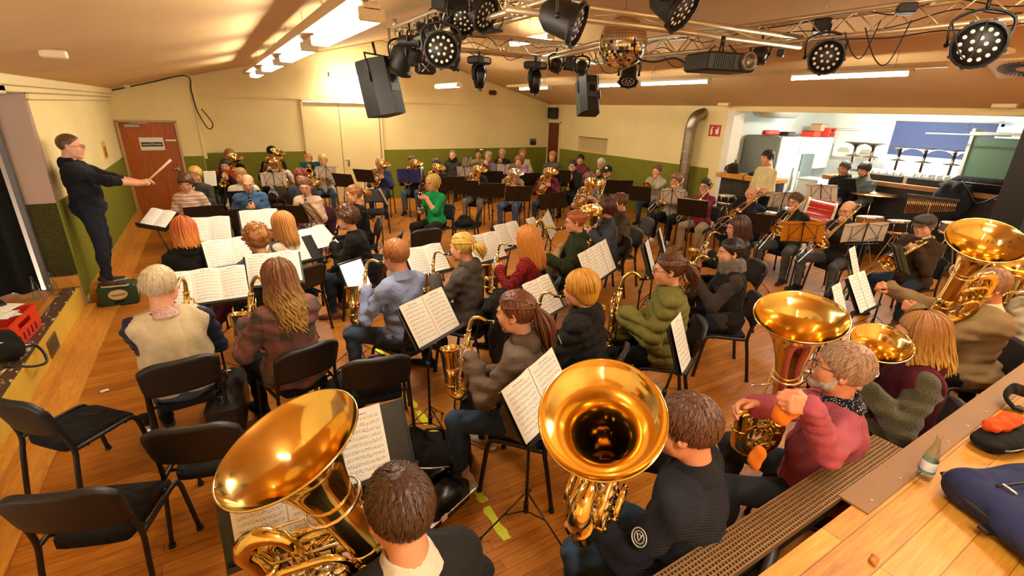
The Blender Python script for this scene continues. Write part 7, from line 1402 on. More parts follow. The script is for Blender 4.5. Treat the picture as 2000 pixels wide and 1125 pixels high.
def stands():
    ST(309, 428, 1.08, 'conductor', "conductor's black stand near the brown door", 'desk', 'thick white score lying on the conductor stand', 54, 2, .165, .27, yaw=-34, roll=8, w=.36)
    ST(405, 562, 1.02, 'old', 'black music stand before the cream waistcoat', 'desk', 'wide three page music before the cream waistcoat', 38, 3, .20, .31, yaw=-2)
    ST(536, 528, 1.04, 'wavy', 'black music stand before the wavy haired woman', 'desk', 'open music behind the wavy golden hair', 36, 2, .225, .32, yaw=-4)
    ST(408, 452, 1.02, 'redhair', 'black music stand right of the orange hair', 'desk', 'open music right of the orange haired woman', 36, 2, .235, .34, yaw=-6)
    ST(452, 497, 1.0, 'curly', 'black music stand left of the curly haired woman', 'desk', 'open music under a clarinet left of the curls', 42, 2, .235, .34, yaw=8)
    ST(508, 432, 1.02, 'straight', 'black music stand left of the long straight hair', 'desk', 'open music left of the long straight hair', 36, 2, .225, .30, yaw=0)
    ST(580, 490, .98, 'straight', 'black music stand right of curls, mostly hidden', 'desk', 'single music page between curls and cream sweater', 40, 1, .22, .31, yaw=20)
    ST(622, 466, 1.0, 'darkcurl', 'wire music stand with white pages by dark curls', 'wire', 'two white pages with dark seam by dark curls', 48, 2, .205, .30, yaw=35)
    ST(835, 510, 1.02, 'blue', 'black music stand right of the pale blue shirt', 'desk', 'open music right of the pale blue shirt', 38, 2, .22, .31, yaw=12)
    ST(950, 486, 1.04, 'grey', 'black music stand right of the blond ponytail', 'desk', 'open music right of the blond ponytail', 34, 2, .23, .33, yaw=14)
    ST(996, 462, 1.06, 'redcheck', 'black music stand left of the long reddish hair', 'desk', 'open music left of the reddish blond hair', 34, 2, .21, .32, yaw=18)
    ST(1046, 447, 1.04, 'redcheck', 'wire music stand right of the long reddish hair', 'wire', 'single page right of the reddish blond hair', 40, 1, .21, .30, yaw=26)
    ST(1072, 440, 1.06, 'greenjacket', 'wire music stand before the green jacket', 'wire', 'curled music pages before the green jacket', 24, 2, .19, .31, yaw=44, roll=-8)
    ST(841, 622, 1.06, 'pony', 'black music stand behind the pale blue shirt', 'desk', 'open two page music nearest the taupe jacket', 30, 2, .20, .33, yaw=20, roll=-6, w=.43)
    ST(1060, 582, 1.02, 'puffer', 'black music stand left of the ginger blond hair', 'desk', 'open music left of the ginger blond hair', 34, 2, .19, .32, yaw=22)
    ST(1166, 514, 1.08, 'olive', 'black music stand behind the ginger blond hair', 'desk', 'four page music spread behind the ginger blond hair', 26, 4, .155, .33, yaw=24, roll=-3)
    ST(1268, 500, 1.08, 'scarf', 'black music stand left of olive coat woman', 'desk', 'music page seen slanting beside the olive coat', 20, 1, .22, .31, yaw=36)
    ST(1292, 470, 1.0, 'brownlong', 'dark music stand beyond the slanting page', 'desk', 'folded music beyond the olive coat woman', 20, 1, .22, .31, yaw=40)
    ST(1328, 672, 1.05, 'pink', 'black music stand right of the olive coat', 'desk', 'curved music page right of the olive coat', 20, 1, .235, .36, yaw=26, w=.28)
    ST(1052, 772, 1.0, 'tuba2', 'black music stand left of the round tuba bell', 'desk', 'large printed part left of the round tuba bell', 26, 2, .24, .33, yaw=22, roll=-8)
    ST(706, 872, .98, 'tuba1', 'black music stand behind the tipped tuba bell', 'desk', 'printed part right of the tipped tuba bell', 26, 1, .235, .33, yaw=4, roll=2)
    ST(560, 988, .92, 'tuba1', 'low black music stand behind the tuba tubing', 'desk', 'music pages seen through the tuba tubing', 30, 2, .2, .28, yaw=0)
    ST(1682, 572, 1.02, 'blond', 'black music stand with side clips before the blond woman', 'desk', 'narrow music pages before the blond woman', 30, 2, .17, .34, yaw=4, w=.36)
    ST(1638, 592, 1.0, 'pink', 'wire music stand behind the upright tuba bell', 'wire', 'music corner showing behind upright tuba bell', 24, 1, .22, .31, yaw=10)
    ST(1668, 520, 1.12, 'beard', 'wire music stand with leaning page before beige cardigan', 'wire', 'single leaning page above the side clip stand', 22, 1, .22, .36, yaw=12)
    # stands seen from behind, across the hall
    K = 'desk'
    ST(400, 420, 1.0, 'stripes', 'black music desk before the striped cardigan', K, None, 26, 2, .24)
    ST(480, 426, 1.0, 'bluejacket', 'black music desk before the blue jacket', K, None, 26, 2, .24, w=.56)
    ST(568, 418, .96, 'pinksweater', 'black music desk left of the pink sweater', K, None, 26)
    ST(604, 416, 1.0, 'pinksweater', 'wire stand before the pink sweater', 'wire', 'white pages tilted before the pink sweater', 30, 2, .17, .30, roll=14, yaw=118)
    ST(436, 348, 1.02, 'trumpetman', 'wire stand with orange folder at far left', 'wire', None, 20, folder=('c85a18', 'orange folder on wire stand at far left'))
    ST(411, 350, 1.02, 'hornwoman', 'wire stand with grey papers left of orange folder', 'wire', 'greyish papers left of the orange folder', 20, 1)
    ST(478, 388, .96, 'cream', 'black music desk between cream pullover and blue jacket', K, None, 24)
    ST(535, 352, 1.02, 'waistcoat', 'wire stand with white papers before brown waistcoat', 'wire', 'white papers on wire stand before brown waistcoat', 20, 2, .24, .30)
    ST(556, 380, .94, 'redglasses', 'black music desk before the red haired woman', K, None, 24)
    ST(608, 330, 1.04, 'tealtrombone', 'stand with teal folder by the cream door', 'wire', None, 20, folder=('16707c', 'teal blue folder beside the cream door'))
    ST(637, 338, 1.04, 'blondhorn', 'wire stand with white papers below cream door', 'wire', 'white papers on wire stand below cream door', 20, 2, .22, .28)
    ST(712, 343, 1.02, 'oldeuph', 'black music desk before the older man in blue', K, None, 24)
    ST(672, 352, 1.0, 'oldeuph', 'second black music desk left of the older man', K, None, 24)
    ST(798, 345, 1.04, 'floral', 'wire stand with dark blue folder', 'wire', None, 22, folder=('2c3c78', 'dark blue folder before the patterned shirt'))
    ST(748, 386, 1.02, 'green', 'wire stand with white papers left of bassoon', 'wire', 'white papers on wire stand left of bassoon', 24, 2, .235, .31, roll=10)
    ST(884, 358, 1.02, 'hiddeneuph', 'black music desk right of the green blouse', K, None, 22)
    ST(912, 366, 1.02, 'greytrousers', 'black music desk before the grey trousers', K, None, 22)
    ST(912, 318, 1.06, 'scarfman', 'wire stand with papers beside dark scarf man', 'wire', 'white papers beside the man with dark scarf', 20, 2, .2, .28)
    ST(908, 338, 1.04, 'mauveman', 'wire stand with papers below the dark scarf man', 'wire', 'white papers below the man with dark scarf', 20, 2, .2, .28)
    ST(962, 346, 1.02, 'mauveman', 'black music desk before the mauve shirt', K, None, 22)
    ST(986, 332, 1.04, 'silvertrumpet', 'wire stand with greenish papers before man in black', 'wire', 'greenish papers before the trumpeter in black', 20, 2, .2, .28)
    ST(962, 372, 1.02, 'greytrousers', 'second black music desk right of grey trousers', K, None, 22)
    ST(1012, 378, 1.02, 'plaid', 'black music desk before the plaid shirt', K, None, 22)
    ST(1035, 350, 1.02, 'lilac', 'black music desk before the lilac pullover', K, None, 22)
    ST(1080, 392, 1.02, 'maroon', 'black music desk before the maroon sweater', K, None, 24, roll=8)
    ST(1095, 344, 1.04, 'cornerboy', 'black music desk near the corner door', K, None, 22)
    ST(1160, 378, .98, 'leopard', 'brass coloured wire stand below the leopard blouse', 'wire', 'dark page edge below the leopard blouse', 24, 1, .2, .28)
    ST(1208, 365, 1.06, 'trucker', 'wide black music desk before the black cap', K, None, 24, w=.55)
    ST(1250, 378, 1.02, 'tb1', 'black music desk before the first trombone', K, None, 22, w=.42)
    ST(1312, 386, 1.04, 'tb2', 'wire stand with pinkish papers before second trombone', 'wire', 'pinkish papers on wire stand before second trombone', 22, 2, .2, .30)
    ST(1352, 406, 1.04, 'tb3', 'black music desk before the red patterned shirt', K, 'white pages edge on desk before red patterned shirt', 24, 2, .23)
    ST(1470, 434, 1.02, 'tb4', 'black music desk before the navy cardigan', K, None, 24)
    ST(1489, 434, 1.02, 'tb4', 'wire stand with small papers beside the navy cardigan', 'wire', 'small papers on wire stand beside navy cardigan', 24, 1, .21, .30, roll=12)
    ST(1567, 455, 1.04, 'tb5', 'wire stand with bright orange folder before trombones', 'wire', None, 24, folder=('e08a1c', 'bright orange folder before the trombone players'), roll=6)
    ST(1688, 457, 1.06, 'tb6', 'wire stand with wide white papers before charcoal sweater', 'wire', 'wide white papers before the charcoal sweater', 24, 2, .25, .31, roll=8)
    ST(1755, 506, 1.0, 'flatcap', 'wire stand with green papers before flat cap', 'wire', None, 24, folder=('6a7a58', 'grey green folder before the flat cap man'), roll=8, yaw=34)
    ST(1604, 378, 1.22, 'blackhoodie', 'tall wire stand with papers before the percussionists', 'wire', 'pale papers on tall stand before black hooded man', 20, 2, .25, .32, roll=4)
    ST(1528, 392, 1.1, 'creamtee', 'wire stand with pinkish papers below cream t-shirt', 'wire', 'pinkish papers below the cream t-shirt', 22, 2, .22, .30, roll=4)
    # tablet on a stand
    p = atz(693, 540, 1.0); yw = rad(8); stand('thin stand carrying a tablet left of blue shirt', p.x, p.y+.02, yw, 1.0, 'wire', 26, 'music stands of the band', .3, .26)
    t = thing('tablet', 'black framed tablet showing a white page left of blue shirt', 'tablet'); t.matrix_world = Matrix.Translation(p+Vector((0, -.03, .012)))@Matrix.Rotation(yw, 4, 'Z')@Matrix.Rotation(rad(-8), 4, 'Y')@Matrix.Rotation(-rad(26), 4, 'X'); boxo('case', (0, 0, 0), (.235, .012, .315), BLKG, t, bev=.004)
    def scr():
        n = NT('tablet_screen'); n.col('f8f8ff'); n.b.inputs['Emission Color'].default_value = (.9, .93, 1, 1); n.b.inputs['Emission Strength'].default_value = 1.6; v = n.n('ShaderNodeUVMap'); return n.m
    boxo('screen', (0, -.0075, 0), (.205, .002, .275), M('scr', scr), t); mb = MB()
    for i in range(11): mb.box((0, -.009, -.115+.023*i), (.17, .0008, .004))
    mb.build('page_lines', plain('ink_grey', '8a8a90', .6), t, smooth=False)
# ================================================================ PERCUSSION
def drum(label, c, r, h, shell, axis=(0, 0, 1), lugs=8, name='drum', head='e8e2d4', legs=0):
    t = thing(name, label, 'drum', c); F = frame((0, 0, 0), axis); mb = MB(); mb.lathe([(r, -h/2), (r, h/2)], 28, 0, F); mb.build('shell', shell, t)
    for s in (-1, 1):
        mb = MB(); mb.lathe([(.0001, s*(h/2+.002)), (r*.99, s*(h/2+.002))], 28, 0, F); mb.build('drumhead', plain('head_'+head, head, .5), t); mb = MB(); mb.lathe([(r*1.0, s*(h/2-.028)), (r*1.035, s*(h/2-.028)), (r*1.035, s*(h/2+.012)), (r*1.0, s*(h/2+.012))], 28, 0, F); mb.build('hoop', plain('hoop_cream', 'e0d0b0', .4) if r > .25 else SILVER, t)
    mb = MB()
    for i in range(lugs): a = 2*PI*i/lugs; mb.tube(xf(np.array(F), np.array([[r*1.03*math.cos(a), r*1.03*math.sin(a), -h/2], [r*1.03*math.cos(a), r*1.03*math.sin(a), h/2]])), .006, 6)
    mb.cyl((0, 0, -h/2-.02), (0, 0, -h/2), r*.2, 8) if 0 else None; mb.build('tension_rods', SILVER, t)
    G = c[2]-h/2
    if legs:
        mb = MB()
        for k in range(3): a = k*2.1+.3; mb.tube([(0, 0, -h/2-.02), (.05*math.cos(a), .05*math.sin(a), -h/2-.1), (.26*math.cos(a), .26*math.sin(a), -c[2]+.01)], .009, 6)
        for k in range(3): a = k*2.1+.8; mb.tube([(0, 0, -h/2-.06), (r*.9*math.cos(a), r*.9*math.sin(a), -h/2-.02)], .008, 6)
        mb.build('stand', SILVER, t)
    return t
def percussion():
    p = atax(1592, 430, 0, 9.0); red = plain('drum_red', 'b8281c', .2, coat=.5); drum('big red bass drum on its side behind the trombones', (9.0, p.y, p.z), .36, .44, red, (-.45, .85, .12), 8, 'bass_drum', 'c8a070', legs=1); 
    p = atz(1420, 388, .82); drum('snare drum with white head beside the left bar', (9.2, 6.35, .84), .18, .16, plain('shell_dark', '1c1614', .3), (0, 0, 1), 8, 'snare_drum', legs=1)
    p = atz(1500, 425, .6); drum('second snare drum with sparkling red shell in front of bar', (9.35, 5.45, .62), .18, .18, plain('shell_sparkle', '5a2c24', .25, .3), (0, 0, 1), 8, 'snare_drum', legs=1)
    p = atz(1418, 440, .3); drum('black bass drum front standing behind the beige trousers', (8.95, 5.95, .30), .28, .36, plain('shell_black', '141212', .3), (-1, -.2, 0), 8, 'bass_drum', '1a1818'); 
    drum('orange brown tom drum below the cymbal', (9.75, 3.85, .78), .20, .24, plain('shell_orange', 'b8701c', .3), (0, .1, 1), 6, 'tom_drum', legs=1); drum('chrome edged tom drum in front of black bar', (9.85, 3.45, .80), .17, .2, plain('shell_dark', '1c1614', .3), (0, .1, 1), 6, 'tom_drum', legs=1); drum('small chrome timbale left of the wide tuba bell', (9.9, 2.75, .92), .17, .16, plain('shell_steel', 'a09688', .3, .8), (0, 0, 1), 6, 'timbale', legs=1)
    def cym(lab, px, py, z, r, c='8a6a4a'):
        q = atz(px, py, z); t = thing('cymbal', lab, 'cymbal', (q.x, q.y, 0)); mb = MB(); mb.lathe([(.012, z+.03), (.05, z+.028), (.06, z+.012), (r*.6, z-.002), (r, z-.02), (r, z-.023), (.06, z+.008), (.012, z+.02)], 32); mb.build('plate', metal('bronze_cymbal', 'a87c48', .25), t); mb = MB(); mb.cyl((0, 0, .35), (0, 0, z+.06), .011, 8); mb.cyl((0, 0, z*.6), (0, 0, z*.6+.05), .018, 8); mb.build('pole', SILVER, t)
        for k in range(3): a = k*2.1; mb = MB(); mb.tube([(0, 0, .5), (.28*math.cos(a), .28*math.sin(a), .01)], .008, 6); mb.build('leg', SILVER, t)
    cym('large cymbal on a chrome stand beside the denim jacket', 1706, 377, 1.22, .38)
    q = atz(1815, 408, 1.15); q = Vector((9.75, 3.08, 1.2)); t = thing('bar_chimes', 'row of bar chimes hanging before the black bar', 'chimes', (q.x, q.y, 0), .15); mb = MB(); mb.box((0, 0, 1.36), (.03, .66, .03)); mb.build('beam', plain('chime_beam', '3a2c20', .5), t, smooth=False)
    for i in range(26): y = .30-.024*i; l = .28-.0055*i; mb = MB(); mb.cyl((0, y, 1.335), (0, y, 1.335-l), .0065, 7); mb.build('chime_bar', metal('chime_brass', 'c89c5c', .25), t)
    mb = MB(); mb.cyl((.02, 0, .02), (.02, 0, 1.36), .011, 8); mb.build('pole', SILVER, t)
    for k in range(3): a = k*2.1; mb = MB(); mb.tube([(.02, 0, .4), (.26*math.cos(a), .26*math.sin(a), .01)], .008, 6); mb.build('leg', SILVER, t)
# ================================================================ THINGS ON THE FLOOR AND THE STAGE
def floorthings():
    # beer crate under the conductor
    q = PEOPLE['conductor']['root']; t = thing('beer_crate', 'dark green upturned beer crate under the conductor', 'crate', (q[0]+.06, q[1]-.0, 0), .05); GR = plain('crate_green', '1e3a1c', .4); mb = MB(); mb.box((0, 0, .13), (.40, .31, .26), None, 0, .02); mb.build('shell', GR, t, smooth=False)
    mb = MB(); mb.tube([(.095*math.cos(a)+.0, -.157, .155+.062*math.sin(a)) for a in np.arange(20)*PI/10], .005, 6, closed=True); mb.lathe([(.0001, 0), (1, 0)], 20, 0, Matrix.Translation((0, -.1565, .155))@Matrix(((.095, 0, 0, 0), (0, 0, -.002, 0), (0, .062, 0, 0), (0, 0, 0, 1)))); mb.build('emblem', plain('emblem_cream', 'd8c490', .5), t)
    textobj('lettering', 'Bitburger', .040, plain('emblem_brown', '6a4a1c', .5), t, Matrix.Translation((0, -.160, .155))@Matrix.Rotation(PI, 4, 'Y')@Matrix.Rotation(-PI/2, 4, 'X'))
    boxo('handle_slot', (0, -.156, .055), (.11, .006, .035), plain('slot_black', '0a0c08', .8), t, bev=.01); boxo('emblem', (.2015, 0, .15), (.004, .12, .12), plain('emblem_cream', 'd8c490', .5), t)
    # baton
    p = PEOPLE['conductor']; a = xf(p['Tm'], np.array([[.08, .60, 1.21]]))[0]; b = Vector(a)+Vector((.30, .02, .26)); t = thing('baton', 'pale wooden baton raised by the conductor', 'baton', a); mb = MB(); mb.tube([(-.04, 0, -.035), (b.x-a[0], b.y-a[1], b.z-a[2])], [.011, .014], 8); mb.build('stick', plain('baton_wood', 'd8b08c', .5), t); mb = MB(); mb.sphere((-.045, 0, -.04), .016, 10); mb.build('grip', plain('cork', 'b0805a', .6), t)
    # side stage
    z = .345; crate('red plastic crate full of papers on the side stage', (-1.98, 5.85, z), 1.5, 'e0381c', (.60, .40, .24))
    for i in range(6): o = sheet('loose white papers heaped in the red crate, '+('topmost', 'second', 'third', 'fourth', 'fifth', 'lowest')[i]+' of the pile', (-2.0+.05*math.sin(i*2.1), 5.78+.06*math.cos(i*1.7), z+.31-.012*i), 1.2+.25*i, 86, 1 if i else 2, .22, .31, 0, .004, WHITE if i % 2 else None, 'papers in the red crate', 'paper_sheet', 'paper')
    o = boxo('folder', (0, 0, 0), (.34, .26, .02), BLKP, bev=.005); o.location = (-2.1, 6.0, z+.335); o.rotation_euler = (.05, 0, .5); tag(o, 'black folder on the papers in red crate', 'folder')
    bag('black rucksack with long strap on the side stage edge', (-1.90, 5.32, z), .6, (.42, .34, .28), '17150f', tilt=(-.3, 0)); cable('black strap loop hanging over the side stage edge', [(-1.82, 5.42, z+.05), (-1.66, 5.5, z+.05), (-1.58, 5.36, z-.06), (-1.64, 5.2, z-.02), (-1.8, 5.22, z+.03)], .012, BLK, 'bag_strap')
    t = thing('white_bag', 'crumpled white plastic sheet beside the black rucksack', 'plastic sheet', (-1.84, 5.55, z)); S = Solid(); S.ell((0, 0, .02), (.14, .10, .035), .02); S.ripple(lambda X, Y, Z: .012*np.sin(X*60)*np.sin(Y*55+1)); v, f = S.mesh(.01); mb = MB(); mb.raw(v, f); mb.build('sheet', WHITE, t)
    bottle('clear glass bottle on side stage, left of two', (-1.98, 7.08, z), .27); bottle('clear glass bottle on side stage, right of two', (-1.84, 7.17, z), .27)
    # curtain
    t = thing('stage_curtain', 'black pleated stage curtain at the left edge', 'curtain', (-1.98, 7.28, .37)); mb = MB(); N = 90; P0 = []; P1 = []
    for zz, k in ((0, 1.0), (1.2, .9), (2.4, .8)):
        P0.append([(-i/(N-1)*1.9, .055*math.sin(i*.62+.3*math.sin(i*.21))*k+.02*math.sin(i*.17), zz) for i in range(N)]); P1.append([(x, y+.006, z2) for x, y, z2 in P0[-1]])
    mb.sheet(P0, uv=False); mb.sheet([r[::-1] for r in P1], uv=False); mb.build('cloth', fabric('14130f'), t); mb = MB(); mb.cyl((0, 0, 2.44), (-1.9, 0, 2.44), .02, 8); mb.build('rail', STEEL, t)
    # cases, bags, bottles between the chairs
    t = thing('instrument_case', 'black instrument case standing beside the waistcoat man', 'case', (-.22, 4.02, 0), -.12); mb = MB(); mb.box((0, 0, .19), (.24, .66, .36), None, 0, .05); mb.build('shell', BLKP, t, smooth=True, angle=40); mb = MB(); mb.box((0, 0, .377), (.012, .6, .006)); mb.build('seam', STEEL, t, smooth=False)
    for y in (-.2, .2): boxo('latch', (0, y, .38), (.06, .035, .014), SILVER, t, bev=.004)
    mb = MB(); mb.tube([(0, -.09, .37), (0, -.08, .42), (0, .08, .42), (0, .09, .37)], .014, 7); mb.build('handle', BLKG, t)
    t = thing('thermos_flask', 'brushed thermos flask by the waistcoat chair leg', 'flask', (-.76, 3.93, 0)); mb = MB(); mb.lathe([(.0001, .002), (.04, 0), (.042, .01), (.042, .24), (.0001, .241)], 20); mb.build('body', STEEL, t); mb = MB(); mb.lathe([(.038, .24), (.042, .245), (.04, .31), (.0001, .312)], 20); mb.build('lid', BLKP, t)
    bag('open black leather bag standing on the chair', (.80, 3.22, .49), -.1, (.36, .24, .18), '191614', 'shoulder_bag', False, True)
    bag('black rucksack with loops on floor behind golden hair', (.62, 3.72, 0), .5, (.36, .30, .38), '12120f')
    bag('large black canvas bag lying beside the yellow tape', (1.04, 2.72, 0), -.45, (.56, .40, .26), '15130f', 'duffel_bag', False, True)
    t = thing('instrument_case', 'glossy rounded black case behind the dark haired tuba player', 'case', (.88, 2.28, 0), .4); mb = MB(); mb.box((0, 0, .15), (.42, .30, .29), None, 0, .11); mb.build('shell', BLKG, t, smooth=True, angle=60); mb = MB(); mb.box((0, 0, .16), (.425, .305, .012), None, 0, .006); mb.build('seam', STEEL, t, smooth=False); boxo('latch', (-.1, -.153, .16), (.05, .014, .04), SILVER, t)
    bag('black backpack below the blond ponytail chair', (1.62, 3.05, 0), .3, (.40, .3, .34), '15140f', strap=True)
    t = thing('umbrella_pouch', 'bright pink folded pouch by the black backpack', 'pouch', (1.66, 3.34, .22)); S = Solid(); S.ell((0, 0, .05), (.11, .06, .06), .02); S.ripple(lambda X, Y, Z: .006*np.sin(X*60)); v, f = S.mesh(.01); mb = MB(); mb.raw(v, f); mb.build('cloth', fabric('a82c70'), t)
    bottle('glass water bottle beside the jeans of taupe jacket', (1.36, 3.02, 0), .28); bottle('dark glass bottle near the empty chairs', (1.95, 7.05, 0), .26); bottle('white can beside the bassoon player foot', (2.92, 8.55, 0), .16)
    bottle('glass bottle at the foot of clip stand', (4.35, 1.62, 0), .27); bottle('small bottle clipped on the stand before trombones', (6.7, 3.55, .62), .14)
    def cloth(nm, lab, cat, loc, rz, blobs, c, kind='plain', h=.02, part='cloth', rip=.01):
        t = thing(nm, lab, cat, loc, rz); S = Solid()
        for b in blobs: S.ell(b[:3], b[3:6], .05)
        S.ripple(lambda X, Y, Z: rip*np.sin(X*36+1)*np.sin(Z*27+Y*24)); v, f = S.mesh(h); mb = MB(); mb.raw(v, f); mb.build(part, fabric(c, kind), t); return t
    p = atz(908, 440, .46); cloth('jacket', 'crumpled black jacket lying on chair by bassoon player', 'jacket', (p.x, p.y, .47), .8, ((0, 0, .05, .2, .18, .07), (.05, .03, .12, .12, .1, .06), (-.12, .05, .03, .1, .1, .05)), '191613')
    p = atz(1050, 540, .46); f = Vector((-math.sin(rad(38)), math.cos(rad(38)), 0)); b = p-f*.27; t = cloth('parka', 'taupe parka with fur trimmed hood over chair back', 'jacket', (b.x, b.y, .46), rad(38), ((0, 0, .30, .26, .09, .12), (0, -.05, .05, .25, .07, .28), (-.2, .02, .18, .09, .08, .2), (.2, .02, .18, .09, .08, .2)), '5a4c40'); S = Solid()
    for i in range(9): a = PI*i/8; S.ell((.24*math.cos(a), -.02, .34+.09*math.sin(a)), .05, .02)
    S.ripple(lambda X, Y, Z: .010*np.sin(X*120)*np.sin(Z*110+Y*90)); v, ff = S.mesh(.012); mb = MB(); mb.raw(v, ff); mb.build('fur_trim', fabric('c89c68', 'fleece'), t)
    q = PEOPLE['redhair']; f = Vector((-math.sin(q['yaw']), math.cos(q['yaw']), 0)); b = Vector(q['root'])-f*.23; cloth('jacket', 'burgundy jacket hung over chair of orange haired woman', 'jacket', (b.x, b.y, .5), q['yaw'], ((0, 0, .30, .25, .07, .08), (0, -.05, .05, .25, .05, .28)), '4e1626', 'satin')
    q = PEOPLE['pinksweater']; f = Vector((-math.sin(q['yaw']), math.cos(q['yaw']), 0)); s = Vector((f.y, -f.x, 0)); b = Vector(q['root'])-f*.2-s*.2; cloth('jacket', 'dark plum quilted jacket beside the pink sweater', 'jacket', (b.x, b.y, .45), q['yaw'], ((0, 0, .25, .2, .08, .18), (0, -.02, .0, .18, .08, .2)), '3a1c26')
    q = PEOPLE['grey']; f = Vector((-math.sin(q['yaw']), math.cos(q['yaw']), 0)); b = Vector(q['root'])-f*.27; cloth('jacket', 'dark jacket hung over chair back behind grey hoodie', 'jacket', (b.x, b.y, .46), q['yaw'], ((0, 0, .33, .26, .07, .08), (0, -.05, .02, .27, .06, .36)), '201d18')
    q = PEOPLE['puffer']; f = Vector((-math.sin(q['yaw']), math.cos(q['yaw']), 0)); s = Vector((f.y, -f.x, 0)); b = Vector(q['root'])+s*.34; cloth('glove', 'dark gloves sticking out beside the quilted jacket', 'gloves', (b.x, b.y, .5), q['yaw'], ((0, 0, .03, .09, .13, .05), (.05, .12, .05, .05, .08, .04)), '1a1715')
    # wicker basket in the left block
    t = thing('wicker_basket', 'small wicker basket on floor before the music desks', 'basket', (.08, 7.6, 0)); mb = MB(); mb.lathe([(.0001, .01), (.15, .0), (.19, .30), (.18, .30), (.14, .02)], 18); mb.build('weave', fabric('8a5a28', 'knit'), t); mb = MB(); mb.tube([(.19*math.cos(a), .19*math.sin(a), .30) for a in np.arange(18)*PI/9], .014, 7, closed=True); mb.build('rim', plain('wicker_rim', '7a4c20', .7), t)
    # yellow tape marks on the floor
    Y = plain('yellow_tape', 'd8d820', .5); rg = random.Random(3); y = 6.95; i = 0
    while y > 2.15 and i < 30:
        L = rg.uniform(.16, .34)
        if not (2.55 < y < 3.0):
            mb = MB(); n = 9; top = [(-.028+rg.uniform(-.010, .010), -L*j/n) for j in range(n+1)]; bot = [(.028+rg.uniform(-.010, .010), -L*j/n) for j in range(n+1)][::-1]; mb.prism(top+bot, .001, .0025); o = mb.build('tape_strip', Y, smooth=False); o.location = (1.185+.01*math.sin(y*3), y, 0); o.rotation_euler = (0, 0, rg.uniform(-.06, .06)); tag(o, 'worn yellow tape piece of the dashed line on the floor', 'tape', 'yellow floor tape pieces')
        y -= L+rg.uniform(.03, .12); i += 1
    for (x, y, r, lab) in ((1.35, 6.72, 1.4, 'short yellow tape strip across the line end'), (5.2, 7.9, 1.5, 'thin yellow tape by the grey trousers'), (3.9, 6.1, .6, 'yellow tape piece near the green jacket stand')): o = boxo('tape_strip', (0, 0, .002), (.05, .3, .003), Y); o.location = (x, y, 0); o.rotation_euler = (0, 0, r); tag(o, lab, 'tape')
    for (x, y, r, lab) in ((-1.2, 5.1, .4, 'tiny white scrap of paper on the left floor'), (5.35, 2.3, .9, 'crumpled pale tissue under the clip stand'), (4.7, 6.6, .2, 'white papers on floor below the plaid shirt stand')): o = sheet(lab, (x, y, .006), r, 89, 1, .06 if r < .5 else .16, .04 if r < .5 else .2, 0, .004, WHITE, None, 'paper_scrap', 'paper')
    # the wooden stage the picture is taken from
    Z = .88; p = structure(boxo('floor_stage_2', (4.1, -.70, Z-.04), (11.4, 2.64, .08), PINE)); p['label'] = 'yellow pine stage boards in the near right corner'; boxo('riser', (4.1, .60, Z/2-.05), (11.3, .03, Z-.09), SKIRT, p)
    s = structure(boxo('trim_22', (5.9, .618, Z+.003), (7.4, .125, .01), plain('edge_lino', '8a6238', .6))); s['label'] = 'brown worn edging strip along the pine stage'; mb = MB()
    for i in range(14): mb.cyl((2.3+.28*i, .585, Z+.006), (2.3+.28*i, .585, Z+.010), .007, 8)
    mb.build('nail', STEEL, s, smooth=False)
    t = thing('metal_grate', 'long bronze grate lying along the pine stage edge', 'grate', (0, 0, 0)); BZ = plain('bronze_grate', '8e6a44', .4, .3); mb = MB(); x0, x1, y0, y1 = .70, 2.86, .672, .815
    for i in range(9): y = y0+(y1-y0)*i/8; mb.box(((x0+x1)/2, y, Z-.012), (x1-x0, .006, .03))
    n = 118
    for i in range(n): x = x0+(x1-x0)*i/(n-1); mb.box((x, (y0+y1)/2, Z-.012), (.006, y1-y0, .026))
    mb.build('bars', BZ, t, smooth=False); mb = MB(); mb.box(((x0+x1)/2, (y0+y1)/2, Z-.09), (x1-x0, y1-y0-.02, .02)); mb.build('tray', BLK, t, smooth=False)
    for x in (.8, 1.8, 2.8): mb = MB(); mb.box((x, (y0+y1)/2, Z/2-.05), (.03, .10, Z-.1)); mb.build('bracket', BLK, t, smooth=False)
    b = bottle('glass mineral water bottle with blue label on pine stage', (2.705, .535, Z), .245, lab='e8ecec')
    t = thing('pouch', 'black zip pouch lying on the pine stage', 'pouch', (3.38, .44, Z), -.15); S = Solid(); S.cone((-.11, .0, .045), (.13, -.02, .045), .085, .10, .03, (0, 0, 1), 2.0); S.cut((0, 0, .004), (0, 0, -1)); S.ripple(lambda X, Y, Z: .004*np.sin(X*40)); v, f = S.mesh(.008); mb = MB(); mb.raw(v, f); mb.build('cloth', fabric('15130f'), t); mb = MB(); mb.tube(smoothpath([(-.18, -.02, .05), (-.12, -.085, .05), (.1, -.11, .05)], 5), .004, 5); mb.build('zipper', STEEL, t); boxo('green_tag', (.15, -.09, .085), (.08, .03, .008), plain('tag_green', '3c9a4c', .5), t)
    t = thing('cloth', 'orange red duster on top of the black pouch', 'cloth', (3.42, .46, Z+.092), -.1); S = Solid(); S.ell((-.05, 0, .02), (.09, .045, .03), .03).ell((.05, .0, .022), (.09, .05, .03), .03).ell((-.1, .02, .02), (.05, .03, .025), .03); S.ripple(lambda X, Y, Z: .008*np.sin(X*70+Y*40)*np.sin(Y*66)); v, f = S.mesh(.007); mb = MB(); mb.raw(v, f); mb.build('fabric', fabric('e0521c'), t)
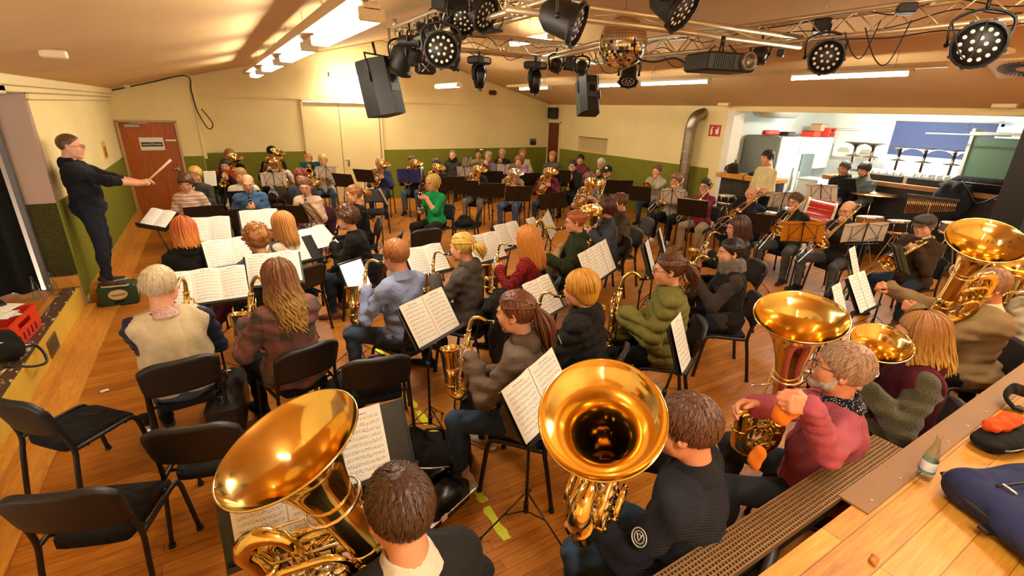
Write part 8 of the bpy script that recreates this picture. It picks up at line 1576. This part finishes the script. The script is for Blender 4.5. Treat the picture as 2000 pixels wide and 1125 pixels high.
    t = thing('strap', 'black padded carrying strap on the pine stage', 'strap', (4.0, .50, Z), -.1); mb = MB(); mb.tube(smoothpath([(-.12, .0, .02), (-.13, .05, .07), (-.04, .06, .10), (.06, .03, .07), (.2, -.04, .03), (.42, -.1, .03)], 6), .035, 8, flat=.3); mb.build('webbing', fabric('13110f'), t); mb = MB(); mb.box((-.10, -.02, .02), (.06, .05, .02), None, 0, .006); mb.build('buckle', BLKG, t, smooth=False)
    # navy gig bag
    t = thing('gig_bag', 'large navy blue padded bag in the lower right corner', 'bag', (2.61, .50, Z), rad(-26.8)); S = Solid(); S.cone((.09, -.085, .085), (1.2, -.07, .10), .075, .10, .05).cone((.09, -.10, .08), (.12, -.75, .09), .07, .10, .05); S.ell((.62, -.42, .10), (.62, .42, .115), .06); S.cut((0, 0, .004), (0, 0, -1)); S.ripple(lambda X, Y, Z: .006*np.sin(X*24+Y*18)*np.sin(Y*26)); v, f = S.mesh(.012); mb = MB(); mb.raw(v, f); mb.build('padded_case', fabric('2a3054'), t)
    mb = MB(); P = [tv(q) for q in ((.03, -.40, .085), (.012, -.13, .09), (.05, -.02, .09), (.18, .0, .095), (1.2, .03, .11))]; mb.tube(smoothpath(P, 6), .009, 6); mb.build('piping', BLK, t); mb = MB(); mb.tube(smoothpath([(.13, -.16, .16), (.4, -.17, .195), (1.1, -.16, .20)], 6), .006, 5); mb.build('zipper', BLK, t); boxo('zip_pull', (.15, -.19, .172), (.014, .06, .008), SILVER, t, bev=.003); boxo('side_loop', (.0, -.28, .05), (.05, .04, .015), BLK, t)
    t = thing('carry_handle', 'black webbing handle across the navy bag', 'handle', (2.61, .50, Z+.19), rad(-26.8)); mb = MB(); mb.tube(smoothpath([(.42, -.10, -.01), (.5, -.12, .05), (.75, -.12, .06), (.9, -.12, .0)], 6), .016, 6, flat=.4); mb.build('webbing', BLK, t)
    # brown carved thing and crumbs by the camera
    t = thing('twist_of_bark', 'piece of bark tied with yellow string near the camera', 'bark', (1.64, .40, Z), .7); S = Solid(); S.cone((-.07, 0, .02), (.07, .01, .018), .018, .028, .02, (0, 0, 1), 1.4); S.ripple(lambda X, Y, Z: .003*np.sin(X*120)*np.sin(Y*150)); S.cut((0, 0, .002), (0, 0, -1)); v, f = S.mesh(.006); mb = MB(); mb.raw(v, f); mb.build('bark', plain('bark', '6a4024', .8), t); mb = MB(); mb.tube([(.0, .03*math.cos(a), .02+.02*math.sin(a)) for a in np.arange(12)*PI/6], .003, 5, closed=True); mb.tube([(0, 0, .042), (-.02, -.02, .05), (-.04, -.045, .03)], .0025, 5); mb.build('string', plain('yellow_string', 'd8c040', .6), t); boxo('price_tag', (-.01, -.035, .012), (.05, .03, .002), WHITE, t)
    t = thing('wood_chip', 'small brown wood chip on the pine boards', 'chip', (1.96, .43, Z), .3); S = Solid(); S.ell((0, 0, .008), (.03, .016, .010), .01); S.ripple(lambda X, Y, Z: .004*np.sin(X*160)*np.sin(Y*180)); v, f = S.mesh(.004); mb = MB(); mb.raw(v, f); mb.build('chip', plain('chip_brown', 'a86a20', .6), t)
    # orange cloth in the hand of the man in pink
    i = PEOPLE['pink']; t = thing('polishing_cloth', 'orange cloth between the pink sleeved hand and the tuba', 'cloth', atd(1538, 800, 2.06), .4); S = Solid(); S.ell((0, 0, 0), (.03, .05, .055), .03).ell((0, .02, -.05), (.025, .035, .04), .03).ell((.01, -.02, .035), (.025, .035, .03), .03); S.ripple(lambda X, Y, Z: .006*np.sin(Y*60)*np.sin(Z*50)); v, f = S.mesh(.008); mb = MB(); mb.raw(v, f); mb.build('fabric', fabric('e0741c'), t)
    t = thing('cleaning_cloth', 'orange cloth hanging below the tuba of the man in pink', 'cloth', atd(1480, 890, 2.3), .4); S = Solid(); S.ell((0, 0, 0), (.02, .035, .06), .03).ell((0, .01, -.05), (.018, .025, .04), .03); S.ripple(lambda X, Y, Z: .005*np.sin(Y*70)*np.sin(Z*60)); v, f = S.mesh(.008); mb = MB(); mb.raw(v, f); mb.build('fabric', fabric('e0741c'), t)
# ================================================================ LETTERING ON CLOTHES
def badge():
    i = PEOPLE['tuba2']; A = np.array(i['Tm']); me = [c for c in i['obj'].children if c.name.startswith('sweater')][0]; co = np.array([v.co for v in me.data.vertices]); no = np.array([v.normal for v in me.data.vertices]); w = xf(A, co); d = ray(1238, 1053); d = np.array(d.normalized()); r = w-np.array(EYE); t = r@d; off = np.linalg.norm(r-t[:, None]*d, axis=1); k = np.where(off < .03)[0]
    if not len(k): return
    k = k[np.argmin(t[k])]; t = bpy.data.objects.new('sleeve_badge', None); COL.objects.link(t); t.parent = i['obj']; t.matrix_local = onwall(Vector(co[k])+Vector(no[k])*.006, no[k], (0, .3, 1)); W = plain('badge_white', 'd8d0c0', .6); mb = MB(); mb.lathe([(.0001, .001), (.033, .001)], 24); mb.build('patch', plain('badge_dark', '2a2a30', .7), t)
    mb = MB(); mb.tube([(.032*math.cos(a), .032*math.sin(a), .003) for a in np.arange(24)*PI/12], .0022, 5, closed=True); mb.tube([(.021*math.cos(a), .021*math.sin(a), .003) for a in np.arange(24)*PI/12], .0016, 5, closed=True); mb.tube([(-.012, .012, .003), (0, -.014, .003), (.012, .012, .003)], .0022, 5); mb.tube([(-.010, .004, .003), (.0, .012, .003), (.010, .004, .003)], .0016, 5); mb.build('emblem', W, t)
def marks():
    badge()
    def onbody(key, text, size, loc, nrm, c, up=(0, 0, 1)):
        t = PEOPLE[key]['obj']; textobj('lettering', text, size, plain('print_'+c, c, .6), t, onwall(loc, nrm, up))
    onbody('blackhoodie', 'Twitter', .06, (-.02, .175, 1.24), (0, 1, .12), '4a8ab0'); onbody('blackhoodie', 'moe!', .06, (-.02, .178, 1.17), (0, 1, .1), '4a8ab0')
    onbody('pony', 'Qunors', .035, (.125, -.115, .98), (.45, -1, .35), 'e8e4dc')
    q = [o for o in COL.objects if o.get('label', '').startswith('black bass drum front')][0]; textobj('lettering', 'SONOR', .09, WHITE, q, onwall((-.195, -.04, .1), (-1, -.2, 0)))
# ================================================================ BUILD
def light_and_world():
    w = bpy.data.worlds.new('daylight'); SC.world = w; w.use_nodes = True; bg = w.node_tree.nodes['Background']; bg.inputs[0].default_value = (.80, .90, 1.0, 1); bg.inputs[1].default_value = 6.0
    L = bpy.data.lights.new('window_daylight', 'AREA'); L.shape = 'RECTANGLE'; L.size = 1.7; L.size_y = 1.4; L.energy = 420; L.color = (.86, .93, 1); o = bpy.data.objects.new('window_daylight', L); COL.objects.link(o); o.matrix_world = frame((13.45, 4.3, 1.8), (1, 0, .15))
    SC.view_settings.view_transform = 'Standard'; SC.view_settings.look = 'None'; SC.view_settings.exposure = EXPO; SC.view_settings.gamma = 1; SC.view_settings.use_curve_mapping = False
    SC.cycles.max_bounces = 8; SC.cycles.diffuse_bounces = 4; SC.cycles.glossy_bounces = 4; SC.cycles.transmission_bounces = 12; SC.cycles.caustics_reflective = False; SC.cycles.caustics_refractive = False; SC.cycles.sample_clamp_indirect = 6
EXPO = 0.36
room(); people(); band_chairs(); stands(); rig(); wallthings(); kitchen(); percussion(); floorthings(); marks(); light_and_world()
